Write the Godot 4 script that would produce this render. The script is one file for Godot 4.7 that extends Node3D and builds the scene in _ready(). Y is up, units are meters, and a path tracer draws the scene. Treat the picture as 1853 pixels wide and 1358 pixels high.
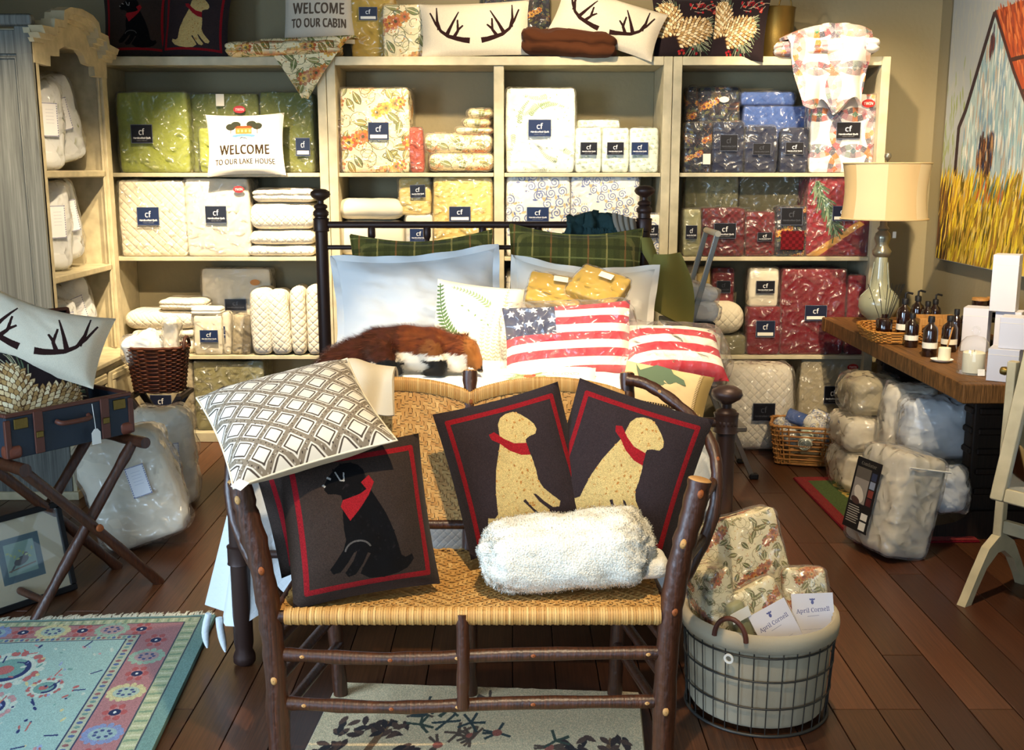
extends Node3D
# A linen shop: bed, hickory settee, white bookcases of packaged quilts, armoire, side table.
# Units are metres, y is up; the bookcases run across the room at z = -5.94.

const F := 1956.0        # focal length for a frame 1853 wide
const EYE := 1.52
var TILT := deg_to_rad(10.8)
var M := {}
var T := {}
var taken := {}
var rng := RandomNumberGenerator.new()
var noise := FastNoiseLite.new()

func _ready():
	rng.seed = 7
	noise.seed = 3
	noise.frequency = 1.0
	noise.noise_type = FastNoiseLite.TYPE_SIMPLEX
	view_and_light()
	textures()
	materials()
	room()
	bookcases()
	armoire()
	table_and_mirror()
	bed()
	settee()
	rugs()
	shelf_stock()
	top_stock()
	armoire_stock()
	floor_stock()
	bed_stock()
	settee_stock()
	table_stock()
	basket_stock()

# ---------------------------------------------------------------- camera, sky, lamps
func view_and_light():
	var cam := Camera3D.new()
	cam.name = "camera"
	add_child(cam)
	cam.fov = 2.0 * rad_to_deg(atan(679.0 / F))
	cam.position = Vector3(0, EYE, 0)
	cam.rotation.x = -TILT
	cam.near = 0.05
	cam.far = 60.0
	cam.current = true
	var env := Environment.new()
	env.background_mode = Environment.BG_SKY
	var sky := Sky.new()
	var sm := ProceduralSkyMaterial.new()
	sm.sky_top_color = Color(0.42, 0.58, 0.86)
	sm.sky_horizon_color = Color(0.78, 0.86, 0.95)
	sm.ground_bottom_color = Color(0.32, 0.32, 0.32)
	sm.ground_horizon_color = Color(0.6, 0.64, 0.68)
	sky.sky_material = sm
	env.sky = sky
	env.background_energy_multiplier = 0.55
	env.tonemap_mode = Environment.TONE_MAPPER_LINEAR
	env.tonemap_exposure = 1.0
	env.sdfgi_enabled = true
	env.ssao_enabled = true
	env.ssil_enabled = true
	var we := WorldEnvironment.new()
	we.name = "world"
	we.environment = env
	add_child(we)
	# daylight of the shop windows behind and beside the viewer
	window_light(Vector3(-0.75, 1.55, 2.5), Vector3(-0.75, 1.5, 0), Vector2(3.2, 1.9), 9.5)
	window_light(Vector3(-2.93, 1.5, -0.7), Vector3(0, 1.4, -0.75), Vector2(2.2, 1.8), 25.0)

func window_light(p: Vector3, to: Vector3, size: Vector2, e: float):
	var l := AreaLight3D.new()
	l.name = "window_daylight"
	add_child(l, true)
	l.position = p
	l.look_at_from_position(p, to)
	l.area_size = size
	l.light_color = Color(0.76, 0.88, 1.0)
	l.light_energy = e
	l.area_range = 14.0
	l.area_attenuation = 2.0
	l.shadow_enabled = true

# ---------------------------------------------------------------- places
func at(px: float, py: float, d: float) -> Vector3:      # the point of a line of sight on the plane z = -d
	var b := -(py - 679.0) / F
	var t := d / (cos(TILT) + b * sin(TILT))
	return Vector3((px - 926.5) / F * t, EYE + (b * cos(TILT) - sin(TILT)) * t, -d)

func lev(px: float, py: float, h: float) -> Vector3:     # the point of a line of sight at height h
	var b := -(py - 679.0) / F
	var t := (h - EYE) / (b * cos(TILT) - sin(TILT))
	return Vector3((px - 926.5) / F * t, h, -(cos(TILT) + b * sin(TILT)) * t)

func mpp(py: float, d: float) -> float:                  # metres in one pixel there
	return at(927.5, py, d).x - at(926.5, py, d).x

func turn(yaw: float, tilt := 0.0, roll := 0.0) -> Basis:
	return Basis(Vector3.UP, deg_to_rad(yaw)) * Basis(Vector3.RIGHT, deg_to_rad(-tilt)) * Basis(Vector3.BACK, deg_to_rad(roll))

func axes(ex: Vector3, ey: Vector3) -> Basis:
	var x := ex.normalized()
	var y := (ey - x * ey.dot(x)).normalized()
	return Basis(x, y, x.cross(y))

# ---------------------------------------------------------------- meshes
class Geo:
	var v := PackedVector3Array()
	var n := PackedVector3Array()
	var u := PackedVector2Array()
	var c := PackedColorArray()
	var ix := PackedInt32Array()
	var col := Color.WHITE
	var tinted := false

	func add(p: Vector3, nn: Vector3, uv := Vector2.ZERO) -> int:
		v.append(p)
		n.append(nn)
		u.append(uv)
		c.append(col)
		return v.size() - 1

	func tri(a: int, b: int, d: int):
		if (v[b] - v[a]).cross(v[d] - v[a]).dot(n[a] + n[b] + n[d]) > 0.0:
			ix.append(a); ix.append(d); ix.append(b)
		else:
			ix.append(a); ix.append(b); ix.append(d)

	func quad(a: int, b: int, d: int, e: int):
		tri(a, b, d)
		tri(a, d, e)

	func face(p: Array, nn: Vector3, uv := []):
		var s := v.size()
		for i in p.size():
			add(p[i], nn, uv[i] if uv.size() else Vector2.ZERO)
		for i in range(1, p.size() - 1):
			tri(s, s + i, s + i + 1)

	func box(ctr: Vector3, size: Vector3, bas := Basis.IDENTITY, r := 0.003):
		var h := size / 2.0
		r = minf(r, minf(h.x, minf(h.y, h.z)) * 0.9)
		var s := v.size()
		for k in 8:
			var sg := Vector3(1 if k & 4 else -1, 1 if k & 2 else -1, 1 if k & 1 else -1)
			for a in 3:
				var q := sg * h
				for b in 3:
					if b != a:
						q[b] -= sg[b] * r
				var nn := Vector3.ZERO
				nn[a] = sg[a]
				var uv := Vector2(q.x / size.x + 0.5, 0.5 - q.y / size.y)
				if a == 0: uv = Vector2(q.z / size.z + 0.5, 0.5 - q.y / size.y)
				if a == 1: uv = Vector2(q.x / size.x + 0.5, q.z / size.z + 0.5)
				add(ctr + bas * q, bas * nn, uv)
		for a in 3:
			var m := [4, 2, 1]
			var o := [(a + 1) % 3, (a + 2) % 3]
			for sgn in 2:
				var k0: int = m[a] * sgn
				var mb: int = m[o[0]]
				var mc: int = m[o[1]]
				quad(s + k0 * 3 + a, s + (k0 + mb) * 3 + a, s + (k0 + mb + mc) * 3 + a, s + (k0 + mc) * 3 + a)
			for k in 4:   # chamfers along axis a
				var k1: int = (m[o[0]] if k & 1 else 0) + (m[o[1]] if k & 2 else 0)
				var k2: int = k1 + m[a]
				quad(s + k1 * 3 + o[0], s + k2 * 3 + o[0], s + k2 * 3 + o[1], s + k1 * 3 + o[1])
		for k in 8:
			tri(s + k * 3, s + k * 3 + 1, s + k * 3 + 2)

	func grid(nu: int, nv: int, f: Callable, flip := false, wrap := false):
		var s := v.size()
		for j in nv + 1:
			for i in nu + 1:
				add(f.call(float(i) / nu, float(j) / nv), Vector3.UP, Vector2(float(i) / nu, float(j) / nv))
		for j in nv + 1:
			for i in nu + 1:
				var i0 := i - 1
				var i1 := i + 1
				if wrap:
					if i0 < 0: i0 = nu - 1
					if i1 > nu: i1 = 1
				else:
					i0 = maxi(i0, 0)
					i1 = mini(i1, nu)
				var j0 := maxi(j - 1, 0)
				var j1 := mini(j + 1, nv)
				var du: Vector3 = v[s + j * (nu + 1) + i1] - v[s + j * (nu + 1) + i0]
				var dv: Vector3 = v[s + j1 * (nu + 1) + i] - v[s + j0 * (nu + 1) + i]
				var nn := du.cross(dv)
				if nn.length_squared() < 1e-16:
					nn = Vector3.UP
				n[s + j * (nu + 1) + i] = (-nn if flip else nn).normalized()
		for j in nv:
			for i in nu:
				var k := s + j * (nu + 1) + i
				quad(k, k + 1, k + nu + 2, k + nu + 1)

	func lathe(prof: Array, seg := 20, o := Vector3.ZERO, bas := Basis.IDENTITY):
		var m := prof.size()
		for k in m - 1:
			var a: Vector2 = prof[k]
			var b: Vector2 = prof[k + 1]
			var t := (b - a).normalized()
			var nr := Vector2(t.y, -t.x)
			var na := nr
			var nb := nr
			if k > 0:
				var t0: Vector2 = (a - prof[k - 1]).normalized()
				if t0.dot(t) > 0.6: na = (nr + Vector2(t0.y, -t0.x)).normalized()
			if k < m - 2:
				var t1: Vector2 = (prof[k + 2] - b).normalized()
				if t1.dot(t) > 0.6: nb = (nr + Vector2(t1.y, -t1.x)).normalized()
			var s := v.size()
			for i in seg + 1:
				var w := TAU * i / seg
				var e := Vector3(cos(w), 0, sin(w))
				add(o + bas * (e * a.x + Vector3(0, a.y, 0)), bas * (e * na.x + Vector3(0, na.y, 0)), Vector2(float(i) / seg, float(k) / m))
				add(o + bas * (e * b.x + Vector3(0, b.y, 0)), bas * (e * nb.x + Vector3(0, nb.y, 0)), Vector2(float(i) / seg, float(k + 1) / m))
			for i in seg:
				quad(s + i * 2, s + i * 2 + 1, s + i * 2 + 3, s + i * 2 + 2)

	func tube(p: Array, rad, sides := 8, caps := true):
		var m := p.size()
		var s := v.size()
		var side := Vector3.ZERO
		for k in m:
			var t: Vector3 = (p[mini(k + 1, m - 1)] - p[maxi(k - 1, 0)]).normalized()
			if k == 0:
				side = t.cross(Vector3.UP if absf(t.y) < 0.9 else Vector3.RIGHT).normalized()
			side = (side - t * side.dot(t)).normalized()
			var up := side.cross(t)
			var r: float = rad[k] if rad is Array else rad
			for i in sides + 1:
				var w := TAU * i / sides
				var e := side * cos(w) + up * sin(w)
				add(p[k] + e * r, e, Vector2(float(i) / sides, float(k) / (m - 1)))
		for k in m - 1:
			for i in sides:
				var q := s + k * (sides + 1) + i
				quad(q, q + 1, q + sides + 2, q + sides + 1)
		if caps:
			for k in [0, m - 1]:
				var t: Vector3 = (p[1] - p[0]).normalized() * -1.0 if k == 0 else (p[m - 1] - p[m - 2]).normalized()
				var ring := []
				for i in sides:
					ring.append(v[s + k * (sides + 1) + i])
				face(ring, t)

	func extrude(poly: PackedVector2Array, depth: float, o: Vector3, bas: Basis, uvr := Rect2(0, 0, 1, 1)):   # outline in the x-y plane of bas, depth along its z
		var t := Geometry2D.triangulate_polygon(poly)
		for z in [0.0, depth]:
			var s := v.size()
			for q in poly:
				add(o + bas * Vector3(q.x, q.y, z), bas.z * (1.0 if z > 0.0 else -1.0), Vector2((q.x - uvr.position.x) / uvr.size.x, 1.0 - (q.y - uvr.position.y) / uvr.size.y))
			for i in range(0, t.size(), 3):
				tri(s + t[i], s + t[i + 1], s + t[i + 2])
		var m := poly.size()
		var area := 0.0
		for i in m:
			area += poly[i].cross(poly[(i + 1) % m])
		for i in m:
			var a := poly[i]
			var b := poly[(i + 1) % m]
			var nn := Vector2(b.y - a.y, a.x - b.x).normalized() * signf(area)
			face([o + bas * Vector3(a.x, a.y, 0), o + bas * Vector3(b.x, b.y, 0), o + bas * Vector3(b.x, b.y, depth), o + bas * Vector3(a.x, a.y, depth)], bas * Vector3(nn.x, nn.y, 0))

	func soft(size: Vector3, r: float, seg: int, f: Callable):   # rounded box whose points pass through f
		var h := size / 2.0
		r = minf(r, minf(h.x, minf(h.y, h.z)) * 0.98)
		var ids := {}
		var s := v.size()
		for a in 3:
			var b := (a + 1) % 3
			var d := (a + 2) % 3
			for sg in [-1.0, 1.0]:
				var g := []
				for j in seg + 1:
					for i in seg + 1:
						var q := Vector3.ZERO
						q[a] = sg * h[a]
						q[b] = h[b] * sin((2.0 * i / seg - 1.0) * PI / 2) * lerpf(1.0, absf(2.0 * i / seg - 1.0) / maxf(absf(sin((2.0 * i / seg - 1.0) * PI / 2)), 1e-5), 0.45)
						q[d] = h[d] * sin((2.0 * j / seg - 1.0) * PI / 2) * lerpf(1.0, absf(2.0 * j / seg - 1.0) / maxf(absf(sin((2.0 * j / seg - 1.0) * PI / 2)), 1e-5), 0.45)
						var inn := q.clamp(-(h - Vector3.ONE * r), h - Vector3.ONE * r)
						var key := (q * 4000.0).round()
						if not ids.has(key):
							var p := inn + (q - inn).normalized() * r
							ids[key] = add(f.call(p), Vector3.ZERO, Vector2(p.x / size.x + 0.5, 0.5 - p.y / size.y))
						g.append(ids[key])
				for j in seg:
					for i in seg:
						var k := j * (seg + 1) + i
						var t := [g[k], g[k + 1], g[k + seg + 2], g[k + seg + 1]]
						if sg > 0: t.reverse()
						for w in [[t[0], t[1], t[2]], [t[0], t[2], t[3]]]:
							ix.append_array(w)
							var fn: Vector3 = (v[w[2]] - v[w[0]]).cross(v[w[1]] - v[w[0]])
							for e in w: n[e] += fn
		for i in range(s, v.size()):
			n[i] = n[i].normalized()

	func mesh() -> ArrayMesh:
		var arr := []
		arr.resize(Mesh.ARRAY_MAX)
		arr[Mesh.ARRAY_VERTEX] = v
		arr[Mesh.ARRAY_NORMAL] = n
		arr[Mesh.ARRAY_TEX_UV] = u
		if tinted: arr[Mesh.ARRAY_COLOR] = c
		arr[Mesh.ARRAY_INDEX] = ix
		var m := ArrayMesh.new()
		m.add_surface_from_arrays(Mesh.PRIMITIVE_TRIANGLES, arr)
		return m

func box_geo(ctr: Vector3, size: Vector3, r := 0.003, bas := Basis.IDENTITY) -> Geo:
	var g := Geo.new()
	g.box(ctr, size, bas, r)
	return g

func tube_geo(p: Array, rad, sides := 8) -> Geo:
	var g := Geo.new()
	g.tube(p, rad, sides)
	return g

func lathe_geo(prof: Array, seg := 20, o := Vector3.ZERO, bas := Basis.IDENTITY) -> Geo:
	var g := Geo.new()
	g.lathe(prof, seg, o, bas)
	return g

func curve_pts(p: Array, k := 6) -> Array:               # smooth line through points
	var out := []
	for i in p.size() - 1:
		for j in k:
			out.append(p[i].cubic_interpolate(p[i + 1], p[maxi(i - 1, 0)], p[mini(i + 2, p.size() - 1)], float(j) / k))
	out.append(p[-1])
	return out

# ---------------------------------------------------------------- nodes
func numbered(parent: Node, called: String) -> String:
	var key := str(parent.get_instance_id()) + called
	var k: int = taken.get(key, 0)
	taken[key] = k + 1
	return called if k == 0 else "%s_%03d" % [called, k]

func thing(called: String, label: String, category: String, tr := Transform3D.IDENTITY, group := "") -> Node3D:
	var o := Node3D.new()
	o.name = numbered(self, called)
	add_child(o)
	o.transform = tr
	tag(o, label, category, group)
	return o

func tag(o: Node, label: String, category: String, group := ""):
	o.set_meta("label", label)
	o.set_meta("category", category)
	if group != "": o.set_meta("group", group)

func spot(p: Vector3, b := Basis.IDENTITY) -> Transform3D:
	return Transform3D(b, p)

func part(parent: Node3D, called: String, g, m: Material) -> MeshInstance3D:
	var o := MeshInstance3D.new()
	o.name = numbered(parent, called)
	parent.add_child(o)
	o.mesh = g.mesh() if g is Geo else g
	o.material_override = m
	o.cast_shadow = GeometryInstance3D.SHADOW_CASTING_SETTING_ON
	return o

func wpart(parent: Node3D, called: String, g, m: Material) -> MeshInstance3D:   # shape given in the room's own coordinates
	var o := part(parent, called, g, m)
	o.transform = parent.transform.affine_inverse() if parent.get_parent() == self else Transform3D.IDENTITY
	return o

func structure(called: String, g: Geo, m: Material, label: String) -> MeshInstance3D:
	var o := part(self, called, g, m)
	o.set_meta("kind", "structure")
	o.set_meta("label", label)
	o.set_meta("category", called.split("_")[0])
	return o

# ---------------------------------------------------------------- prints (flat colour of cloth, paper, wood)
class Art:
	var img: Image
	var w: int
	var h: int
	var tiled := false
	var rg := RandomNumberGenerator.new()

	func _init(pw: int, ph: int, bg: Color, sd := 1):
		w = pw
		h = ph
		img = Image.create(w, h, false, Image.FORMAT_RGB8)
		img.fill(bg)
		rg.seed = sd

	func poly(p: Array, col: Color):
		var lo := Vector2(9, 9)
		var hi := Vector2(-9, -9)
		for q in p:
			lo = lo.min(q)
			hi = hi.max(q)
		for ox in ([-1, 0, 1] if tiled else [0]):
			for oy in ([-1, 0, 1] if tiled else [0]):
				if hi.x + ox < 0 or lo.x + ox > 1 or hi.y + oy < 0 or lo.y + oy > 1:
					continue
				_fill(p, Vector2(ox, oy), lo.y + oy, hi.y + oy, col)

	func _fill(p: Array, o: Vector2, y0: float, y1: float, col: Color):
		var m := p.size()
		for y in range(maxi(0, int(floor(y0 * h))), mini(h, int(ceil(y1 * h)) + 1)):
			var yy := (y + 0.5) / h - o.y
			var xs := []
			for i in m:
				var a: Vector2 = p[i]
				var b: Vector2 = p[(i + 1) % m]
				if (a.y <= yy) != (b.y <= yy):
					xs.append(a.x + (yy - a.y) / (b.y - a.y) * (b.x - a.x))
			xs.sort()
			for k in range(0, xs.size() - 1, 2):
				var xa := clampi(roundi((xs[k] + o.x) * w), 0, w)
				var xb := clampi(roundi((xs[k + 1] + o.x) * w), 0, w)
				if xb > xa:
					img.fill_rect(Rect2i(xa, y, xb - xa, 1), col)

	func ell(cx: float, cy: float, rx: float, ry: float, rot: float, col: Color, k := 14):
		var p := []
		for i in k:
			var e := Vector2(rx * cos(TAU * i / k), ry * sin(TAU * i / k)).rotated(rot)
			p.append(Vector2(cx + e.x, cy + e.y))
		poly(p, col)

	func line(p: Array, wd: float, col: Color, wd2 := -1.0):
		var m := p.size()
		var asp := float(w) / h
		for i in m - 1:
			var a: Vector2 = p[i]
			var b: Vector2 = p[i + 1]
			var ra := wd / 2.0
			var rb := wd / 2.0
			if wd2 >= 0.0:
				ra = lerpf(wd, wd2, float(i) / (m - 1)) / 2.0
				rb = lerpf(wd, wd2, float(i + 1) / (m - 1)) / 2.0
			var t := Vector2((b.x - a.x) * asp, b.y - a.y).normalized()
			var q := Vector2(-t.y / asp, t.x)
			poly([a + q * ra, b + q * rb, b - q * rb, a - q * ra], col)
			if i > 0: ell(a.x, a.y, ra / asp, ra, 0, col, 8)

	func arc(cx: float, cy: float, rx: float, ry: float, a0: float, a1: float, wd: float, col: Color, k := 14):
		var p := []
		for i in k + 1:
			var t := lerpf(a0, a1, float(i) / k)
			p.append(Vector2(cx + rx * cos(t), cy + ry * sin(t)))
		line(p, wd, col)

	func spiral(cx: float, cy: float, r: float, turns: float, wd: float, col: Color, dir := 1.0, a0 := 0.0):
		var p := []
		var k := int(turns * 12)
		for i in k + 1:
			var t := float(i) / k
			p.append(Vector2(cx, cy) + Vector2.from_angle(a0 + dir * t * turns * TAU) * r * (1.0 - t * 0.85))
		line(p, wd, col)

	func leaf(cx: float, cy: float, ln: float, wd: float, rot: float, col: Color, vein = null):
		var p := []
		for i in 9:
			var t := float(i) / 8
			p.append(Vector2((t - 0.5) * ln, sin(PI * pow(t, 0.8)) * wd / 2))
		for i in range(7, 0, -1):
			var t := float(i) / 8
			p.append(Vector2((t - 0.5) * ln, -sin(PI * pow(t, 0.8)) * wd / 2))
		for i in p.size():
			p[i] = Vector2(cx, cy) + p[i].rotated(rot)
		poly(p, col)
		if vein != null:
			line([Vector2(cx, cy) - Vector2.from_angle(rot) * ln * 0.45, Vector2(cx, cy) + Vector2.from_angle(rot) * ln * 0.45], wd * 0.14, vein)

	func bloom(cx: float, cy: float, r: float, petals: int, col: Color, mid: Color, core: Color, a0 := 0.0):
		for i in petals:
			var e := Vector2.from_angle(a0 + TAU * i / petals)
			ell(cx + e.x * r * 0.62, cy + e.y * r * 0.62, r * 0.42, r * 0.3, e.angle(), col, 10)
		for i in petals:
			var e := Vector2.from_angle(a0 + TAU * (i + 0.5) / petals)
			ell(cx + e.x * r * 0.36, cy + e.y * r * 0.36, r * 0.3, r * 0.2, e.angle(), mid, 8)
		ell(cx, cy, r * 0.24, r * 0.24, 0, core, 10)

	func fern(a: Vector2, b: Vector2, bend: float, n: int, ln: float, col: Color):
		var nn := (b - a).orthogonal()
		var p := []
		for i in n + 1:
			var t := float(i) / n
			p.append(a.lerp(b, t) + nn * bend * sin(PI * t))
		line(p, ln * 0.1, col)
		for i in n:
			var d: Vector2 = (p[i + 1] - p[i]).normalized()
			var l := ln * (1.0 - 0.6 * float(i) / n)
			for s in [-1.0, 1.0]:
				var e := d.rotated(s * 0.95)
				leaf(p[i].x + e.x * l * 0.5, p[i].y + e.y * l * 0.5, l, l * 0.36, e.angle(), col)

	func text(s: String, cx: float, cy: float, ht: float, col: Color, font := "Droid Sans", fat := 0.0, rot := 0.0, wmax := 9.0):
		var f := SystemFont.new()
		f.font_names = [font]
		var tm := TextMesh.new()
		tm.font = f
		tm.text = s
		tm.font_size = 64
		tm.pixel_size = 1.0
		tm.depth = 1.0
		tm.curve_step = 2.0
		var a: Array = tm.surface_get_arrays(0)
		var vs: PackedVector3Array = a[Mesh.ARRAY_VERTEX]
		var ns: PackedVector3Array = a[Mesh.ARRAY_NORMAL]
		var ids = a[Mesh.ARRAY_INDEX]
		if ids == null: ids = range(vs.size())
		var lo := Vector2(1e9, 1e9)
		var hi := Vector2(-1e9, -1e9)
		for q in vs:
			lo = lo.min(Vector2(q.x, q.y))
			hi = hi.max(Vector2(q.x, q.y))
		var k := ht / (hi.y - lo.y)
		var asp := float(h) / w
		var kx := minf(k * asp, wmax / (hi.x - lo.x))
		var mid := (lo + hi) / 2
		for i in range(0, ids.size(), 3):
			if ns[ids[i]].z < 0.5 or vs[ids[i]].z < 0.0: continue
			var p := []
			for j in 3:
				var q := vs[ids[i + j]]
				var e := Vector2((q.x - mid.x) * kx / asp, -(q.y - mid.y) * k).rotated(rot)
				p.append(Vector2(cx + e.x * asp, cy + e.y))
			poly(p, col)
			if fat > 0.0:
				for o in [Vector2(fat * asp, 0), Vector2(0, fat)]:
					poly([p[0] + o, p[1] + o, p[2] + o], col)

	func speck(amp: float, warm := 0.0):
		var d := img.get_data()
		for i in range(0, d.size(), 3):
			var k := 1.0 + rg.randf_range(-amp, amp)
			d[i] = clampi(int(d[i] * (k + warm * rg.randf_range(-1, 1))), 0, 255)
			d[i + 1] = clampi(int(d[i + 1] * k), 0, 255)
			d[i + 2] = clampi(int(d[i + 2] * k), 0, 255)
		img = Image.create_from_data(w, h, false, Image.FORMAT_RGB8, d)

	func tex() -> ImageTexture:
		img.generate_mipmaps()
		return ImageTexture.create_from_image(img)

func hexc(s: String) -> Color:
	return Color.html(s)

func dog_shape(mirror: bool) -> Array:
	var p := [[.42,.14],[.47,.12],[.53,.12],[.58,.15],[.63,.20],[.66,.24],[.67,.28],[.65,.31],[.60,.315],[.565,.33],[.56,.38],[.575,.46],[.58,.55],[.575,.62],[.60,.68],[.66,.75],[.70,.79],[.68,.825],[.63,.82],[.58,.77],[.53,.705],[.51,.70],[.54,.76],[.60,.83],[.58,.86],[.53,.85],[.48,.79],[.44,.72],[.42,.73],[.47,.80],[.50,.85],[.44,.89],[.34,.90],[.24,.885],[.17,.86],[.12,.81],[.13,.775],[.18,.79],[.21,.77],[.22,.70],[.24,.60],[.28,.48],[.33,.38],[.37,.30],[.38,.24],[.39,.18]]
	var out := []
	for q in p:
		out.append(Vector2(1.0 - q[0] - 0.06 if mirror else q[0] + 0.06, q[1]))
	return out

func dog_print(bg: Color, coat: Color, fleck: Color, mirror: bool) -> ImageTexture:
	var a := Art.new(400, 400, bg, 5)
	var red := hexc("7c161c")
	for e in [[[.085, .085], [.915, .085]], [[.915, .085], [.915, .915]], [[.915, .915], [.085, .915]], [[.085, .915], [.085, .085]]]:
		a.line([Vector2(e[0][0], e[0][1]), Vector2(e[1][0], e[1][1])], .036, red)
	for e in [[.085, .085], [.915, .085], [.915, .915], [.085, .915]]:
		a.ell(e[0], e[1], .018, .018, 0, red)
	var dog := dog_shape(mirror)
	a.poly(dog, coat)
	for i in 260:
		var p := Vector2(a.rg.randf_range(.1, .9), a.rg.randf_range(.1, .9))
		if Geometry2D.is_point_in_polygon(p, PackedVector2Array(dog)):
			a.ell(p.x, p.y, a.rg.randf_range(.004, .016), a.rg.randf_range(.003, .008), a.rg.randf_range(0, PI), fleck.lerp(coat, a.rg.randf()), 7)
	var band := [[.30,.235],[.345,.225],[.40,.285],[.47,.335],[.565,.355],[.57,.44],[.50,.425],[.42,.375],[.36,.31],[.31,.275]]
	if mirror: band = [[.36,.22],[.42,.26],[.39,.31],[.44,.335],[.56,.36],[.58,.40],[.53,.50],[.45,.43],[.38,.35],[.33,.27]]
	var b := []
	for q in band:
		b.append(Vector2(1.0 - q[0] - 0.06 if mirror else q[0] + 0.06, q[1]))
	a.poly(b, hexc("86191f"))
	if mirror:
		a.arc(.44, .705, .09, .07, PI * 1.05, PI * 1.9, .012, hexc("4a4643"))
		a.line([Vector2(.30, .20), Vector2(.325, .215)], .014, hexc("8d8a86"))
		a.line([Vector2(.36, .17), Vector2(.385, .23), Vector2(.41, .235), Vector2(.415, .18)], .010, hexc("8d8a86"))
		a.line([Vector2(.265, .245), Vector2(.28, .262)], .014, hexc("8d8a86"))
	a.speck(.22, .06)
	return a.tex()

func antler(a: Art, x0: float, sx: float, y0: float, sy: float, col: Color):
	var m := func(pts): 
		var o := []
		for q in pts: o.append(Vector2(x0 + sx * q[0], y0 + sy * q[1]))
		return o
	a.line(m.call([[.92, .84], [.78, .82], [.62, .78], [.44, .72], [.28, .60], [.16, .42], [.06, .16]]), .10, col, .03)
	a.line(m.call([[.24, .56], [.20, .36], [.22, .05]]), .075, col, .02)
	a.line(m.call([[.40, .70], [.52, .48], [.70, .18]]), .08, col, .02)
	a.line(m.call([[.56, .76], [.66, .62], [.66, .36]]), .07, col, .03)
	a.line(m.call([[.66, .60], [.78, .50]]), .05, col, .03)

func cone_fruit(a: Art, c: Vector2, ang: float, ln: float, wd: float, cols: Array):
	var d := Vector2.from_angle(ang)
	for i in 17:
		var t := 1.0 - float(i) / 16
		var wr := wd * sqrt(maxf(0.05, 1.0 - pow(t * 1.5 - 0.55, 2)))
		for j in 6:
			var s := (j + 0.5 * (i % 2) - 2.6) / 2.6
			var p := c + d * (t - 0.5) * ln + d.orthogonal() * s * wr
			var e := d.rotated(s * -1.0)
			a.leaf(p.x + e.x * .02, p.y + e.y * .02, ln * .20, wd * .34, e.angle(), hexc("5b3f26"))
			a.leaf(p.x + e.x * .026, p.y + e.y * .026, ln * .15, wd * .24, e.angle(), cols[(i * 5 + j * 2) % 3])

func needles(a: Art, c: Vector2, ang: float, n: int, ln: float, cols: Array):
	for i in n:
		var e := Vector2.from_angle(ang + a.rg.randf_range(-.9, .9))
		var s := c + Vector2(a.rg.randf_range(-.03, .03), a.rg.randf_range(-.03, .03))
		a.line([s, s + e * ln * a.rg.randf_range(.5, 1.0)], .011, cols[i % cols.size()])

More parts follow.
